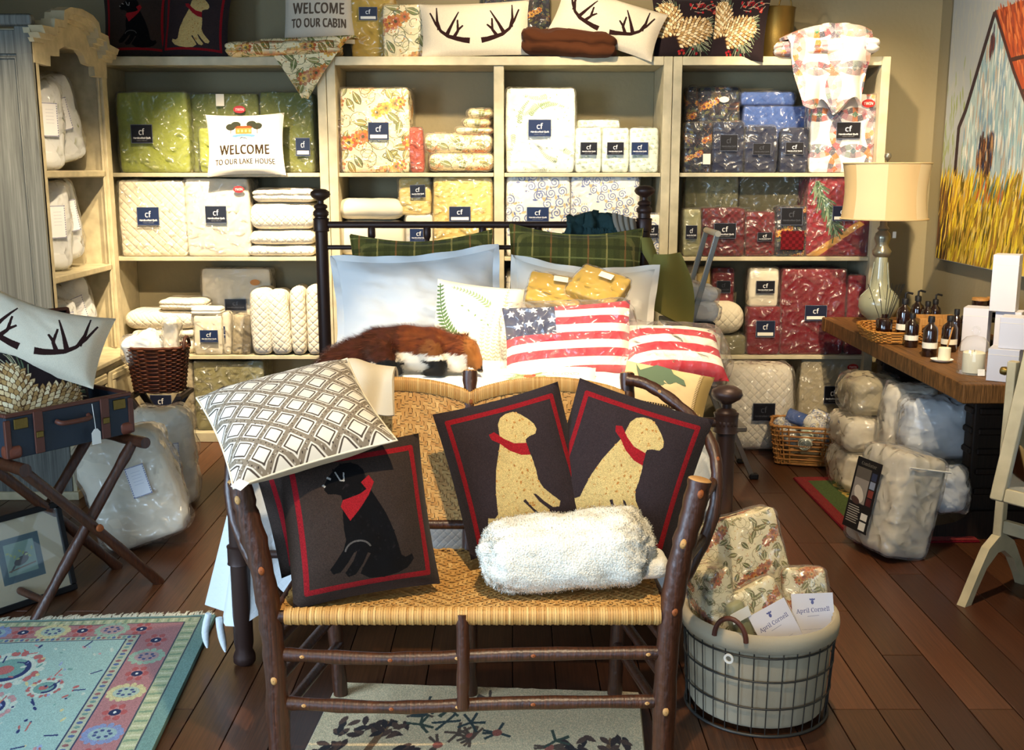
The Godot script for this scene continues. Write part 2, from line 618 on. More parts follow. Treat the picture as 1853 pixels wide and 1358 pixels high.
func textures():
	var a: Art
	var I := 0
	T.dog_tan = dog_print(hexc("2e2526"), hexc("b59c64"), hexc("98602a"), false)
	T.dog_black = dog_print(hexc("322823"), hexc("0c0b0c"), hexc("191618"), true)
	# antlers on knitted ivory
	a = Art.new(512, 256, hexc("d8cdb6"), 2)
	for i in 128:
		a.img.fill_rect(Rect2i(i * 4, 0, 1, 256), hexc("c8bca4"))
	antler(a, .06, .42, .06, .84, hexc("2c1a18"))
	antler(a, .94, -.42, .06, .84, hexc("2c1a18"))
	a.speck(.05)
	T.antler = a.tex()
	# pine cones, needles and berries
	a = Art.new(384, 384, hexc("251c1e"), 3)
	var nd := [hexc("5f6e55"), hexc("8c9478"), hexc("39503e"), hexc("b4ae92")]
	needles(a, Vector2(.62, .5), .2, 40, .36, nd)
	needles(a, Vector2(.3, .35), -2.2, 36, .36, nd)
	needles(a, Vector2(.6, .75), 1.2, 26, .3, nd)
	var cn := [hexc("d8bd8d"), hexc("b08c58"), hexc("e8d6ae")]
	cone_fruit(a, Vector2(.20, .42), -1.7, .5, .17, cn)
	cone_fruit(a, Vector2(.55, .60), -.35, .52, .18, cn)
	for i in 34:
		var p := Vector2(a.rg.randf_range(.5, .92), a.rg.randf_range(.08, .32))
		if i > 26: p = Vector2(a.rg.randf_range(.3, .7), a.rg.randf_range(.88, .97))
		a.ell(p.x, p.y, .02, .02, 0, [hexc("9c2228"), hexc("75161d"), hexc("b5392f")][i % 3], 8)
	for i in 12:
		var p := Vector2(a.rg.randf_range(.5, .9), a.rg.randf_range(.1, .3))
		a.line([p, p + Vector2.from_angle(a.rg.randf_range(-1.2, .3)) * .12], .009, hexc("a89a84"))
	a.speck(.14, .04)
	T.pinecone = a.tex()
	# cream floral
	T.floral = floral_tile(hexc("efe0b4"), [hexc("8d8a4b"), hexc("6f7a45")], [hexc("c87f37"), hexc("b55a31"), hexc("d9a545")], hexc("4f4a2a"), 9, .12, 11)
	T.autumn = floral_tile(hexc("d8cba6"), [hexc("7a7748"), hexc("5e6438")], [hexc("a9572f"), hexc("b98044"), hexc("8f4a3a")], hexc("5d4a30"), 26, .062, 12)
	T.leafy = leaf_tile(hexc("e6e6d6"), hexc("6f8a55"), hexc("9aa68c"), 13)
	T.damask = scroll_tile(hexc("dfe3d2"), hexc("a7b896"), hexc("8aa07a"), 46, .045, 14)
	T.paisley = scroll_tile(hexc("e5e1d2"), hexc("5a6a9c"), hexc("b8a677"), 22, .085, 15)
	T.toile = scroll_tile(hexc("c8ad66"), hexc("ddc98c"), hexc("b5944a"), 60, .05, 16)
	T.midnight = floral_tile(hexc("171a28"), [hexc("6c6a34"), hexc("3b4a3a")], [hexc("b87a2c"), hexc("8b3b26"), hexc("cfa552")], hexc("31324a"), 16, .075, 17)
	T.sage = scroll_tile(hexc("85805a"), hexc("6f6b49"), hexc("979168"), 40, .06, 18)
	# red check
	a = Art.new(256, 256, hexc("7e1a24"), 4)
	for i in 8:
		for j in 8:
			if (i + j) % 2 == 0: a.img.fill_rect(Rect2i(i * 32, j * 32, 32, 32), hexc("5d1119"))
	a.speck(.1)
	T.redcheck = a.tex()
	# red quilt with fir boughs
	a = Art.new(256, 384, hexc("83202a"), 6)
	for i in 12:
		for j in 18:
			if (i + j) % 2 == 0: a.img.fill_rect(Rect2i(i * 22, j * 22, 22, 22), hexc("6d1620"))
	a.poly([Vector2(.02, .98), Vector2(.80, .55), Vector2(.90, .60), Vector2(.10, 1.05)], hexc("b0813c"))
	a.poly([Vector2(.98, .55), Vector2(1, 1), Vector2(.55, .78)], hexc("5d1420"))
	for i in 7:
		needles(a, Vector2(.12 + .05 * i, .08 + .085 * i), 1.2, 26, .22, [hexc("3e5a3a"), hexc("75896a"), hexc("24402c")])
	a.speck(.1)
	T.fir = a.tex()
	T.rings = rings_print()
	# green plaid
	a = Art.new(256, 256, hexc("676230"), 7)
	for i in 4:
		a.img.fill_rect(Rect2i(i * 64, 0, 22, 256), hexc("5a572c"))
		a.img.fill_rect(Rect2i(i * 64 + 38, 0, 6, 256), hexc("c7ab5a") if i % 2 else hexc("b0703a"))
	for i in 3:
		a.img.blend_rect(a.img, Rect2i(0, 0, 1, 1), Vector2i(0, 0))
		a.img.fill_rect(Rect2i(0, i * 86 + 20, 256, 5), hexc("9c9450"))
		a.img.fill_rect(Rect2i(0, i * 86 + 60, 256, 14), hexc("524e29"))
	for i in 4:
		a.img.fill_rect(Rect2i(i * 64 + 40, 0, 3, 256), hexc("c2a558") if i % 2 else hexc("ad7440"))
	a.speck(.12)
	T.plaid = a.tex()
	# flag
	a = Art.new(512, 320, hexc("e9e2d2"), 8)
	for i in 5:
		a.img.fill_rect(Rect2i(0, i * 71, 512, 36), hexc("b02a38"))
	a.img.fill_rect(Rect2i(0, 0, 210, 142), hexc("2a3048"))
	for i in 8:
		var sc := Vector2(.06 + .092 * (i % 4) + .045 * int(i / 4), .12 + .19 * int(i / 4) - .02 * (i % 4))
		var st := []
		for k in 10:
			var e := Vector2.from_angle(-PI / 2 + PI * k / 5) * (.058 if k % 2 == 0 else .024)
			st.append(sc + Vector2(e.x * .625, e.y))
		a.poly(st, hexc("ece8dd"))
	a.speck(.09, .02)
	T.flag = a.tex()
	# welcome pillows
	a = Art.new(512, 400, hexc("ddd6c6"), 9)
	a.ell(.5, .375, .16, .035, 0, hexc("56789a"))
	a.ell(.5, .40, .11, .018, 0, hexc("86a2b4"))
	for q in [[.33, .22], [.40, .18], [.60, .17], [.68, .21]]:
		a.ell(q[0], q[1], .065, .06, 0, hexc("2e3128"))
		a.line([Vector2(q[0], q[1]), Vector2(q[0], .34)], .012, hexc("3a2a20"))
	a.poly([Vector2(.38, .24), Vector2(.42, .20), Vector2(.58, .20), Vector2(.63, .24)], hexc("6b3b22"))
	a.poly([Vector2(.40, .24), Vector2(.61, .24), Vector2(.61, .34), Vector2(.40, .34)], hexc("b06a38"))
	for i in 4:
		a.poly([Vector2(.42 + .05 * i, .27), Vector2(.445 + .05 * i, .27), Vector2(.445 + .05 * i, .31), Vector2(.42 + .05 * i, .31)], hexc("e0b66a"))
	a.line([Vector2(.45, .43), Vector2(.47, .40), Vector2(.52, .41), Vector2(.55, .43)], .012, hexc("2e2a28"))
	a.text("WELCOME", .5, .60, .15, hexc("33291f"), "Droid Sans", .012, 0, .66)
	a.text("TO OUR LAKE HOUSE", .5, .80, .085, hexc("3b3026"), "Droid Sans", .006, 0, .78)
	a.speck(.05)
	T.lake = a.tex()
	a = Art.new(448, 448, hexc("cfc5b2"), 10)
	for i in 9:
		var x := .26 + .06 * i
		var hh := .16 + .06 * ((i * 5) % 3)
		a.poly([Vector2(x - .03, .36), Vector2(x, .36 - hh), Vector2(x + .03, .36)], hexc("4b5a4c"))
	a.poly([Vector2(.34, .27), Vector2(.44, .15), Vector2(.60, .15), Vector2(.68, .27)], hexc("3b2119"))
	a.poly([Vector2(.37, .27), Vector2(.65, .27), Vector2(.65, .37), Vector2(.37, .37)], hexc("57281f"))
	a.ell(.5, .38, .20, .02, 0, hexc("30291f"))
	a.text("WELCOME", .5, .53, .15, hexc("5d4f42"), "Droid Sans", .010, 0, .74)
	a.text("TO OUR CABIN", .5, .74, .12, hexc("5d4f42"), "Droid Sans", .010, 0, .78)
	a.speck(.05)
	T.cabin = a.tex()
	# fern pillow
	a = Art.new(384, 384, hexc("e3dfd0"), 20)
	a.fern(Vector2(.52, .95), Vector2(.03, .06), .16, 22, .13, hexc("54704a"))
	a.fern(Vector2(.62, .30), Vector2(.16, .10), -.08, 13, .07, hexc("7e9570"))
	for i in 6:
		a.fern(Vector2(.60 + .06 * i, 1.0), Vector2(.62 + .075 * i, .28 + .05 * (i % 3)), .06, 16, .05, hexc("a3a48c"))
	a.fern(Vector2(.88, .5), Vector2(.82, .04), .1, 10, .06, hexc("b5aa7e"))
	for i in 5:
		a.leaf(.3 + .08 * i, .34 + .05 * i, .04, .02, i, hexc("6d8560"))
	T.fern = a.tex()
	# lattice pillow
	a = Art.new(512, 512, hexc("cfc8b9"), 21)
	for i in range(-6, 13):
		for s in [0, 1]:
			var o := i * .2
			var p := [Vector2(o, 0), Vector2(o + 1, 1)] if s else [Vector2(o, 1), Vector2(o + 1, 0)]
			a.line(p, .030, hexc("7d7160"))
			for k in 90:
				var q: Vector2 = p[0].lerp(p[1], k / 90.0)
				a.ell(q.x + a.rg.randf_range(-.012, .012), q.y + a.rg.randf_range(-.012, .012), .005, .005, 0, [hexc("3e352e"), hexc("a89e90"), hexc("5b5046")][k % 3], 5)
	for i in range(-1, 12):
		for j in range(-1, 12):
			if posmod(i + j, 2) == 1:
				var cc := Vector2(i * .1, j * .1)
				var e := .060
				a.line([cc + Vector2(e, 0), cc + Vector2(0, e), cc - Vector2(e, 0), cc - Vector2(0, e), cc + Vector2(e, 0)], .009, hexc("4b4138"))
	T.lattice = a.tex()
	# cream pillow printed with a pine spray and words, and the trout
	a = Art.new(384, 256, hexc("ded6c0"), 22)
	needles(a, Vector2(.35, .45), 0.1, 40, .25, [hexc("5d6a48"), hexc("7d8666")])
	needles(a, Vector2(.35, .45), 3.2, 40, .25, [hexc("5d6a48"), hexc("7d8666")])
	a.ell(.36, .45, .06, .05, 0, hexc("8b4a30"))
	a.ell(.40, .42, .02, .03, 0, hexc("a33a30"))
	for i in 3:
		a.spiral(.62 + .09 * i, .40, .05, 1.6, .014, hexc("8a8474"), 1, i)
		a.spiral(.64 + .09 * i, .60, .045, 1.4, .014, hexc("8a8474"), -1, i)
	T.spray = a.tex()
	a = Art.new(512, 300, hexc("cdb384"), 23)
	a.img.fill_rect(Rect2i(0, 235, 512, 65), hexc("3a3028"))
	a.img.fill_rect(Rect2i(455, 0, 57, 300), hexc("8d7648"))
	for i in 34:
		a.line([Vector2(.86, .02 + i * .03), Vector2(.90, .03 + i * .03)], .012, hexc("4e3e28"))
		a.line([Vector2(i * .03, .76), Vector2(i * .03 + .008, .81)], .012, hexc("c8ab78"))
	T.patch = a.tex()
	a = Art.new(512, 512, hexc("d8c298"), 24)
	rug_print(a)
	T.twig = a.tex()
	T.persian = persian()
	T.painting = barn_painting()
	# bird in a frame
	a = Art.new(256, 256, hexc("b9ab8c"), 25)
	a.img.fill_rect(Rect2i(66, 56, 124, 140), hexc("1f4450"))
	a.img.fill_rect(Rect2i(84, 74, 88, 100), hexc("6f8b7d"))
	a.ell(.5, .52, .09, .05, -.3, hexc("2b2a30"))
	a.ell(.56, .46, .03, .03, 0, hexc("2b2a30"))
	a.line([Vector2(.42, .56), Vector2(.36, .63)], .02, hexc("2b2a30"))
	a.line([Vector2(.34, .62), Vector2(.66, .58)], .016, hexc("5b4430"))
	for i in 9: a.leaf(.36 + .035 * i, .40 + .03 * (i % 4), .05, .025, i, hexc("8d9a5a"))
	T.bird = a.tex()
	# cards
	for q in [["cf_black", "15141a", ""], ["cf_navy", "1c2a4c", ""], ["cf_strip", "1a2036", "strip"], ["cf_plain", "121218", "plain"]]:
		a = Art.new(160, 128, hexc(q[1]), 26)
		a.img.fill_rect(Rect2i(0, 0, 160, 3), hexc("6d7488"))
		a.img.fill_rect(Rect2i(0, 125, 160, 3), hexc("6d7488"))
		a.img.fill_rect(Rect2i(0, 0, 3, 128), hexc("6d7488"))
		a.img.fill_rect(Rect2i(157, 0, 3, 128), hexc("6d7488"))
		var ink := hexc("d8d8d8") if q[2] != "plain" else hexc("3d4048")
		a.text("cf", .5, .38 if q[2] == "" else .36, .34, ink, "Droid Sans", .01)
		if q[2] == "strip":
			a.img.fill_rect(Rect2i(14, 90, 132, 26), hexc("e0dccf"))
		else:
			a.text("Handcrafted Quilt", .5, .72, .13, ink, "Droid Sans", .012, 0, .8)
			a.text("Luxury Collection", .5, .86, .08, ink.darkened(.3), "Droid Sans", 0, 0, .5)
		T[q[0]] = a.tex()
	a = Art.new(256, 256, hexc("dcd8de"), 27)
	a.text("April Cornell", .5, .42, .14, hexc("3b3f78"), "Droid Serif", 0, -.06, .8)
	a.ell(.5, .22, .035, .05, 0, hexc("5a5f92"))
	for i in 3: a.ell(.46 + .04 * i, .15, .02, .03, i - 1.0, hexc("5a5f92"))
	a.line([Vector2(.36, .56), Vector2(.64, .54)], .012, hexc("9a9ab0"))
	a.line([Vector2(.2, .88), Vector2(.8, .86)], .010, hexc("b0afbd"))
	T.april = a.tex()
	a = Art.new(96, 160, hexc("d9dade"), 28)
	for i in 14:
		for x in [.04, .96]: a.line([Vector2(x, i * .072), Vector2(x, i * .072 + .045)], .028, hexc("3a4272"))
		for y in [.02, .98]: a.line([Vector2(i * .072, y), Vector2(i * .072 + .05, y)], .022, hexc("3a4272"))
	for i in 5: a.line([Vector2(.25, .2 + .1 * i), Vector2(.75, .2 + .1 * i)], .012, hexc("aeb2c0"))
	T.dash = a.tex()
	a = Art.new(128, 80, hexc("b3241f"), 29)
	a.text("TWIN", .5, .5, .34, hexc("f0d8d0"), "Droid Sans", .01, 0, .7)
	T.twin = a.tex()
	# comforter insert
	a = Art.new(192, 384, hexc("17161a"), 30)
	a.text("Comforter", .5, .07, .05, hexc("8d8578"), "Droid Serif", 0, 0, .7)
	a.img.fill_rect(Rect2i(14, 50, 112, 190), hexc("8e8680"))
	a.img.fill_rect(Rect2i(14, 50, 112, 60), hexc("5d5650"))
	a.ell(.36, .50, .22, .10, .3, hexc("c9c0b4"))
	a.ell(.28, .60, .18, .05, .1, hexc("4a3432"))
	for i in 4: a.img.fill_rect(Rect2i(134, 60 + 46 * i, 40, 40), [hexc("2e3550"), hexc("8590a8"), hexc("7c3a34"), hexc("521f22")][i])
	for i in 8: a.line([Vector2(.08, .68 + .032 * i), Vector2(.5 + .03 * (i % 3), .68 + .032 * i)], .012, hexc("b5aea4"))
	a.img.fill_rect(Rect2i(122, 282, 50, 36), hexc("d8d4cc"))
	a.img.fill_rect(Rect2i(122, 328, 50, 44), hexc("d8d4cc"))
	T.insert = a.tex()
	# hooked welcome mat
	a = Art.new(384, 256, hexc("7c2320"), 31)
	a.img.fill_rect(Rect2i(26, 26, 332, 204), hexc("4a5a2c"))
	a.text("Welcome", .5, .36, .30, hexc("b89a4c"), "Droid Serif", .012, 0, .74)
	a.poly([Vector2(.10, .62), Vector2(.9, .62), Vector2(.9, .88), Vector2(.10, .88)], hexc("a5905a"))
	a.speck(.2)
	T.mat = a.tex()
	# wood
	T.grain = wood_tile(hexc("ffffff"), .35, 40)
	T.bark = wood_tile(hexc("ffffff"), .6, 41)
	# small sheets of white specks for cloth relief
	T.weave_n = normal_noise(FastNoiseLite.TYPE_VALUE, .35, 256, 2.0)
	T.crinkle_n = normal_noise(FastNoiseLite.TYPE_SIMPLEX, .035, 256, 7.0)
	T.film_n = normal_noise(FastNoiseLite.TYPE_SIMPLEX, .011, 256, 9.0, true)
	T.quilt_n = quilt_normal()
	T.plaster_n = normal_noise(FastNoiseLite.TYPE_SIMPLEX, .08, 256, 1.2)
	T.mottle = mottle()

func normal_noise(kind: int, freq: float, size: int, k: float, ridged := false) -> NoiseTexture2D:
	var f := FastNoiseLite.new()
	f.noise_type = kind
	f.frequency = freq
	f.seed = 5
	if ridged:
		f.fractal_type = FastNoiseLite.FRACTAL_RIDGED
		f.fractal_octaves = 2
		f.fractal_gain = .35
	var t := NoiseTexture2D.new()
	t.noise = f
	t.width = size
	t.height = size
	t.seamless = true
	t.as_normal_map = true
	t.bump_strength = k
	return t

func mottle() -> NoiseTexture2D:
	var f := FastNoiseLite.new()
	f.frequency = .02
	f.seed = 9
	var t := NoiseTexture2D.new()
	t.noise = f
	t.width = 256
	t.height = 256
	t.seamless = true
	var gr := Gradient.new()
	gr.set_color(0, Color(.84, .84, .84))
	gr.set_color(1, Color(1, 1, 1))
	t.color_ramp = gr
	return t

func quilt_normal() -> ImageTexture:
	var n := 128
	var im := Image.create(n, n, false, Image.FORMAT_RGB8)
	for y in n:
		for x in n:
			var p := Vector2(x + y, x - y) / n * 4.0
			var q := (p - p.floor()) * 2.0 - Vector2.ONE
			var g := Vector2(pow(absf(q.x), 3) * signf(q.x), pow(absf(q.y), 3) * signf(q.y)) * .7
			var d := Vector3(g.x + g.y, -(g.x - g.y), 1.6).normalized()
			im.set_pixel(x, y, Color(d.x * .5 + .5, d.y * .5 + .5, d.z * .5 + .5))
	im.generate_mipmaps()
	return ImageTexture.create_from_image(im)

func wood_tile(base: Color, amp: float, sd: int) -> ImageTexture:
	var n := 256
	var f := FastNoiseLite.new()
	f.seed = sd
	f.frequency = 1.0
	var im := Image.create(n, n, false, Image.FORMAT_RGB8)
	for y in n:
		for x in n:
			var e := Vector2.from_angle(TAU * x / n) * 2.6
			var g := Vector2.from_angle(TAU * y / n) * .35
			var k := f.get_noise_3d(e.x * 3.0, e.y * 3.0, g.x + g.y * 1.7) * .6 + f.get_noise_3d(e.x * 9.0, e.y * 9.0, g.x * 3.0 + g.y * 4.0) * .5
			im.set_pixel(x, y, base.darkened(clampf(amp * (.5 + k), 0, .9)))
	im.generate_mipmaps()
	return ImageTexture.create_from_image(im)

func floral_tile(bg: Color, greens: Array, blooms: Array, ink: Color, n: int, r: float, sd: int) -> ImageTexture:
	var a := Art.new(512, 512, bg, sd)
	a.tiled = true
	for i in n:
		var p := Vector2(a.rg.randf(), a.rg.randf())
		a.spiral(p.x, p.y, r * 1.5, 1.2, r * .07, ink, 1.0 if i % 2 else -1.0, i * 1.3)
		a.spiral(p.x + r, p.y + r * .6, r, 1.0, r * .06, greens[1], -1.0, i)
	for i in n * 2:
		var p := Vector2(a.rg.randf(), a.rg.randf())
		var ang := a.rg.randf() * TAU
		a.leaf(p.x, p.y, r * 2.1, r * 1.0, ang, ink)
		a.leaf(p.x, p.y, r * 1.9, r * .8, ang, greens[i % 2], bg)
	for i in n:
		var p := Vector2(fmod(i * .618 + .1, 1.0), fmod(i * .381 + .07 * (i % 4), 1.0))
		a.bloom(p.x, p.y, r * a.rg.randf_range(.75, 1.15), 7, blooms[i % 3], blooms[(i + 1) % 3], ink, i)
	for i in n * 5:
		var p := Vector2(a.rg.randf(), a.rg.randf())
		a.ell(p.x, p.y, r * .12, r * .09, i, blooms[i % 3], 7)
	return a.tex()

func leaf_tile(bg: Color, c1: Color, c2: Color, sd: int) -> ImageTexture:
	var a := Art.new(512, 512, bg, sd)
	a.tiled = true
	for i in 9:
		var p := Vector2(fmod(i * .618, 1.0), fmod(i * .37 + .1, 1.0))
		var e := Vector2.from_angle(i * 1.9) * .34
		a.fern(p, p + e, .12, 14, .055, [c1, c2, c2][i % 3])
	for i in 50:
		a.leaf(a.rg.randf(), a.rg.randf(), .03, .014, a.rg.randf() * TAU, c1 if i % 3 == 0 else c2)
	return a.tex()

func scroll_tile(bg: Color, c1: Color, c2: Color, n: int, r: float, sd: int) -> ImageTexture:
	var a := Art.new(512, 512, bg, sd)
	a.tiled = true
	for i in n:
		var p := Vector2(fmod(i * .618 + .03, 1.0), fmod(i * .2857 + .11 * (i % 3), 1.0))
		a.spiral(p.x, p.y, r, 1.7, r * .2, c1, 1.0 if i % 2 else -1.0, i)
		a.leaf(p.x + r * .9, p.y + r * .7, r * 1.1, r * .5, i * 1.1, c2)
		a.leaf(p.x - r * .8, p.y + r * .9, r * .9, r * .4, i * 2.1, c1)
		for k in 3: a.ell(p.x + r * (k - 1) * .5, p.y - r * 1.2, r * .14, r * .14, 0, c2, 7)
	return a.tex()

func rings_print() -> ImageTexture:
	var a := Art.new(512, 512, hexc("e8e2d8"), 19)
	a.tiled = true
	var cl := [hexc("8f8f98"), hexc("b4848a"), hexc("54545e"), hexc("7d8a86"), hexc("c2a49c"), hexc("a85a60"), hexc("6c6470"), hexc("c87440")]
	for i in 2:
		for j in 2:
			var c := Vector2(.25 + .5 * i, .25 + .5 * j)
			for k in 26:
				var t0 := TAU * k / 26.0
				var t1 := TAU * (k + 1) / 26.0
				var r0 := .27
				var r1 := .35
				a.poly([c + Vector2.from_angle(t0) * r0, c + Vector2.from_angle(t1) * r0, c + Vector2.from_angle(t1) * r1, c + Vector2.from_angle(t0) * r1], cl[(k * 5 + i * 3 + j) % 8])
	for i in 2:
		for j in 2:
			for q in [[.0, .25, "c7822e"], [.25, .0, "46606a"], [.5, .25, "b5521f"], [.25, .5, "4a7a58"]]:
				a.poly([Vector2(q[0] + .5 * i - .045, q[1] + .5 * j), Vector2(q[0] + .5 * i, q[1] + .5 * j - .045), Vector2(q[0] + .5 * i + .045, q[1] + .5 * j), Vector2(q[0] + .5 * i, q[1] + .5 * j + .045)], hexc(q[2]))
	for i in 1500:
		a.ell(a.rg.randf(), a.rg.randf(), .003, .003, 0, hexc("d4cdc2"), 5)
	a.speck(.06)
	return a.tex()

func rug_print(a: Art):
	var br := [hexc("3f2f28"), hexc("5a4234"), hexc("2f2826")]
	for q in [[.17, .30, .9], [.86, .34, 1.2], [.2, .8, .7], [.84, .82, 1.3]]:
		a.line([Vector2(q[0] - .02, q[1] + .16), Vector2(q[0] + .01, q[1]), Vector2(q[0] + .05, q[1] - .13)], .022, hexc("7c5c3c"))
		for k in 6:
			var p := Vector2(q[0], q[1]) + Vector2.from_angle(k * 1.05) * Vector2(.10, .10).length() * .8
			for j in 14: a.leaf(p.x + a.rg.randf_range(-.05, .05), p.y + a.rg.randf_range(-.03, .03), .045, .02, a.rg.randf() * 3, br[j % 3])
	for i in 60:
		var p := Vector2(a.rg.randf_range(.3, .75), a.rg.randf_range(.05, .95))
		for k in 5: a.line([p, p + Vector2.from_angle(a.rg.randf() * TAU) * .045], .009, [hexc("3f4a3c"), hexc("5d4a3a"), hexc("37423f")][i % 3])
		if i % 4 == 0: a.ell(p.x, p.y, .016, .014, 0, hexc("a05a48"), 8)
	for j in 12: a.leaf(.5 + a.rg.randf_range(-.06, .06), .4 + a.rg.randf_range(-.05, .05), .05, .02, a.rg.randf() * 3, br[j % 3])
	a.speck(.16, .03)

func persian() -> ImageTexture:      # x runs across the rug from its window side to the aisle, y from the fringe towards the viewer
	var a := Art.new(1024, 1024, hexc("97b2a6"), 33)
	var band := func(x: float, y: float, col: String):
		a.poly([Vector2(0, y * .5), Vector2(1.0 - x * .5, y * .5), Vector2(1.0 - x * .5, 1), Vector2(0, 1)], hexc(col))
	band.call(.0, .0, "6d8b80")
	band.call(.055, .012, "39424a")
	band.call(.060, .015, "a9ab84")
	band.call(.118, .046, "39424a")
	band.call(.124, .050, "a3706e")
	band.call(.275, .128, "2c3550")
	band.call(.281, .131, "a9ab90")
	band.call(.325, .155, "2c3550")
	band.call(.331, .159, "97b2a6")
	for i in 90:
		a.line([Vector2(.943, .03 + i * .0115), Vector2(.968, .029 + i * .0115)], .005, hexc("7f9270") if i % 2 else hexc("bfbc98"))
		a.line([Vector2(.96 - i * .0115, .010), Vector2(.96 - i * .0115, .021)], .005, hexc("7f9270") if i % 2 else hexc("bfbc98"))
		a.ell(.848, .085 + i * .0105, .006, .0035, 0, [hexc("8d5a58"), hexc("4d5f86"), hexc("6d8b80")][i % 3], 8)
		a.ell(.85 - i * .0105, .0715, .004, .004, 0, [hexc("8d5a58"), hexc("4d5f86"), hexc("6d8b80")][i % 3], 8)
	for i in 20:
		for s in [0, 1]:
			var c := Vector2(.900, .085 + i * .052) if s == 0 else Vector2(.855 - i * .062, .044)
			if i % 2 == 0:
				a.bloom(c.x, c.y, .022, 6, hexc("a4524e"), hexc("b07a74"), hexc("1e2648"))
				a.ell(c.x, c.y, .011, .008, 0, hexc("1e2648"))
				a.ell(c.x, c.y, .003, .003, 0, hexc("d8d8cc"))
			else:
				for k in 14: a.ell(c.x + cos(k * .449) * .030, c.y + sin(k * .449) * .019, .008, .006, k, [hexc("8ea48c"), hexc("c0b583"), hexc("7c88a8")][int(i / 2) % 3], 7)
				a.ell(c.x, c.y, .025, .015, 0, [hexc("a58884"), hexc("9fae9a"), hexc("8fa4a0")][int(i / 2) % 3])
				for k in 7: a.ell(c.x + cos(k * .9) * .014, c.y + sin(k * .9) * .008, .004, .003, 0, hexc("3c466e"), 6)
	var cl := [hexc("b0605a"), hexc("c9ba84"), hexc("25305c"), hexc("8f9ab8"), hexc("bcc4b2"), hexc("6f968a"), hexc("b98a86")]
	for q in [[.64, .165, .062], [.42, .33, .075], [.66, .27, .045], [.58, .35, .062], [.44, .17, .045], [.74, .22, .03], [.25, .20, .05], [.62, .50, .07], [.74, .42, .04], [.40, .55, .06], [.2, .4, .07], [.7, .62, .06], [.5, .72, .08], [.3, .8, .07], [.75, .82, .05]]:
		var c := Vector2(q[0], q[1])
		var r: float = q[2]
		var k0 := int(q[0] * 20)
		for k in 22: a.ell(c.x + cos(k * TAU / 22) * r, c.y + sin(k * TAU / 22) * r * .8, r * .16, r * .12, k, cl[k0 % 2 * 6 if k % 3 else 4], 7)
		a.ell(c.x, c.y, r * .86, r * .68, 0, cl[4])
		a.ell(c.x, c.y, r * .7, r * .55, 0, cl[(k0 + 1) % 2 * 4 + 1])
		a.arc(c.x, c.y, r * .62, r * .48, -.9, 1.6, r * .16, cl[2])
		a.ell(c.x - r * .1, c.y, r * .3, r * .22, 0, cl[k0 % 2])
	for i in 900:
		var p := Vector2(a.rg.randf_range(0, .83), a.rg.randf_range(.09, 1.0))
		var c: Color = cl[i % 7]
		a.ell(p.x, p.y, a.rg.randf_range(.002, .008), a.rg.randf_range(.0015, .004), a.rg.randf() * 3, c, 7)
		if i % 4 == 0: a.line([p, p + Vector2.from_angle(a.rg.randf() * TAU) * .022], .003, cl[2] if i % 8 else cl[0])
	a.speck(.13, .03)
	return a.tex()

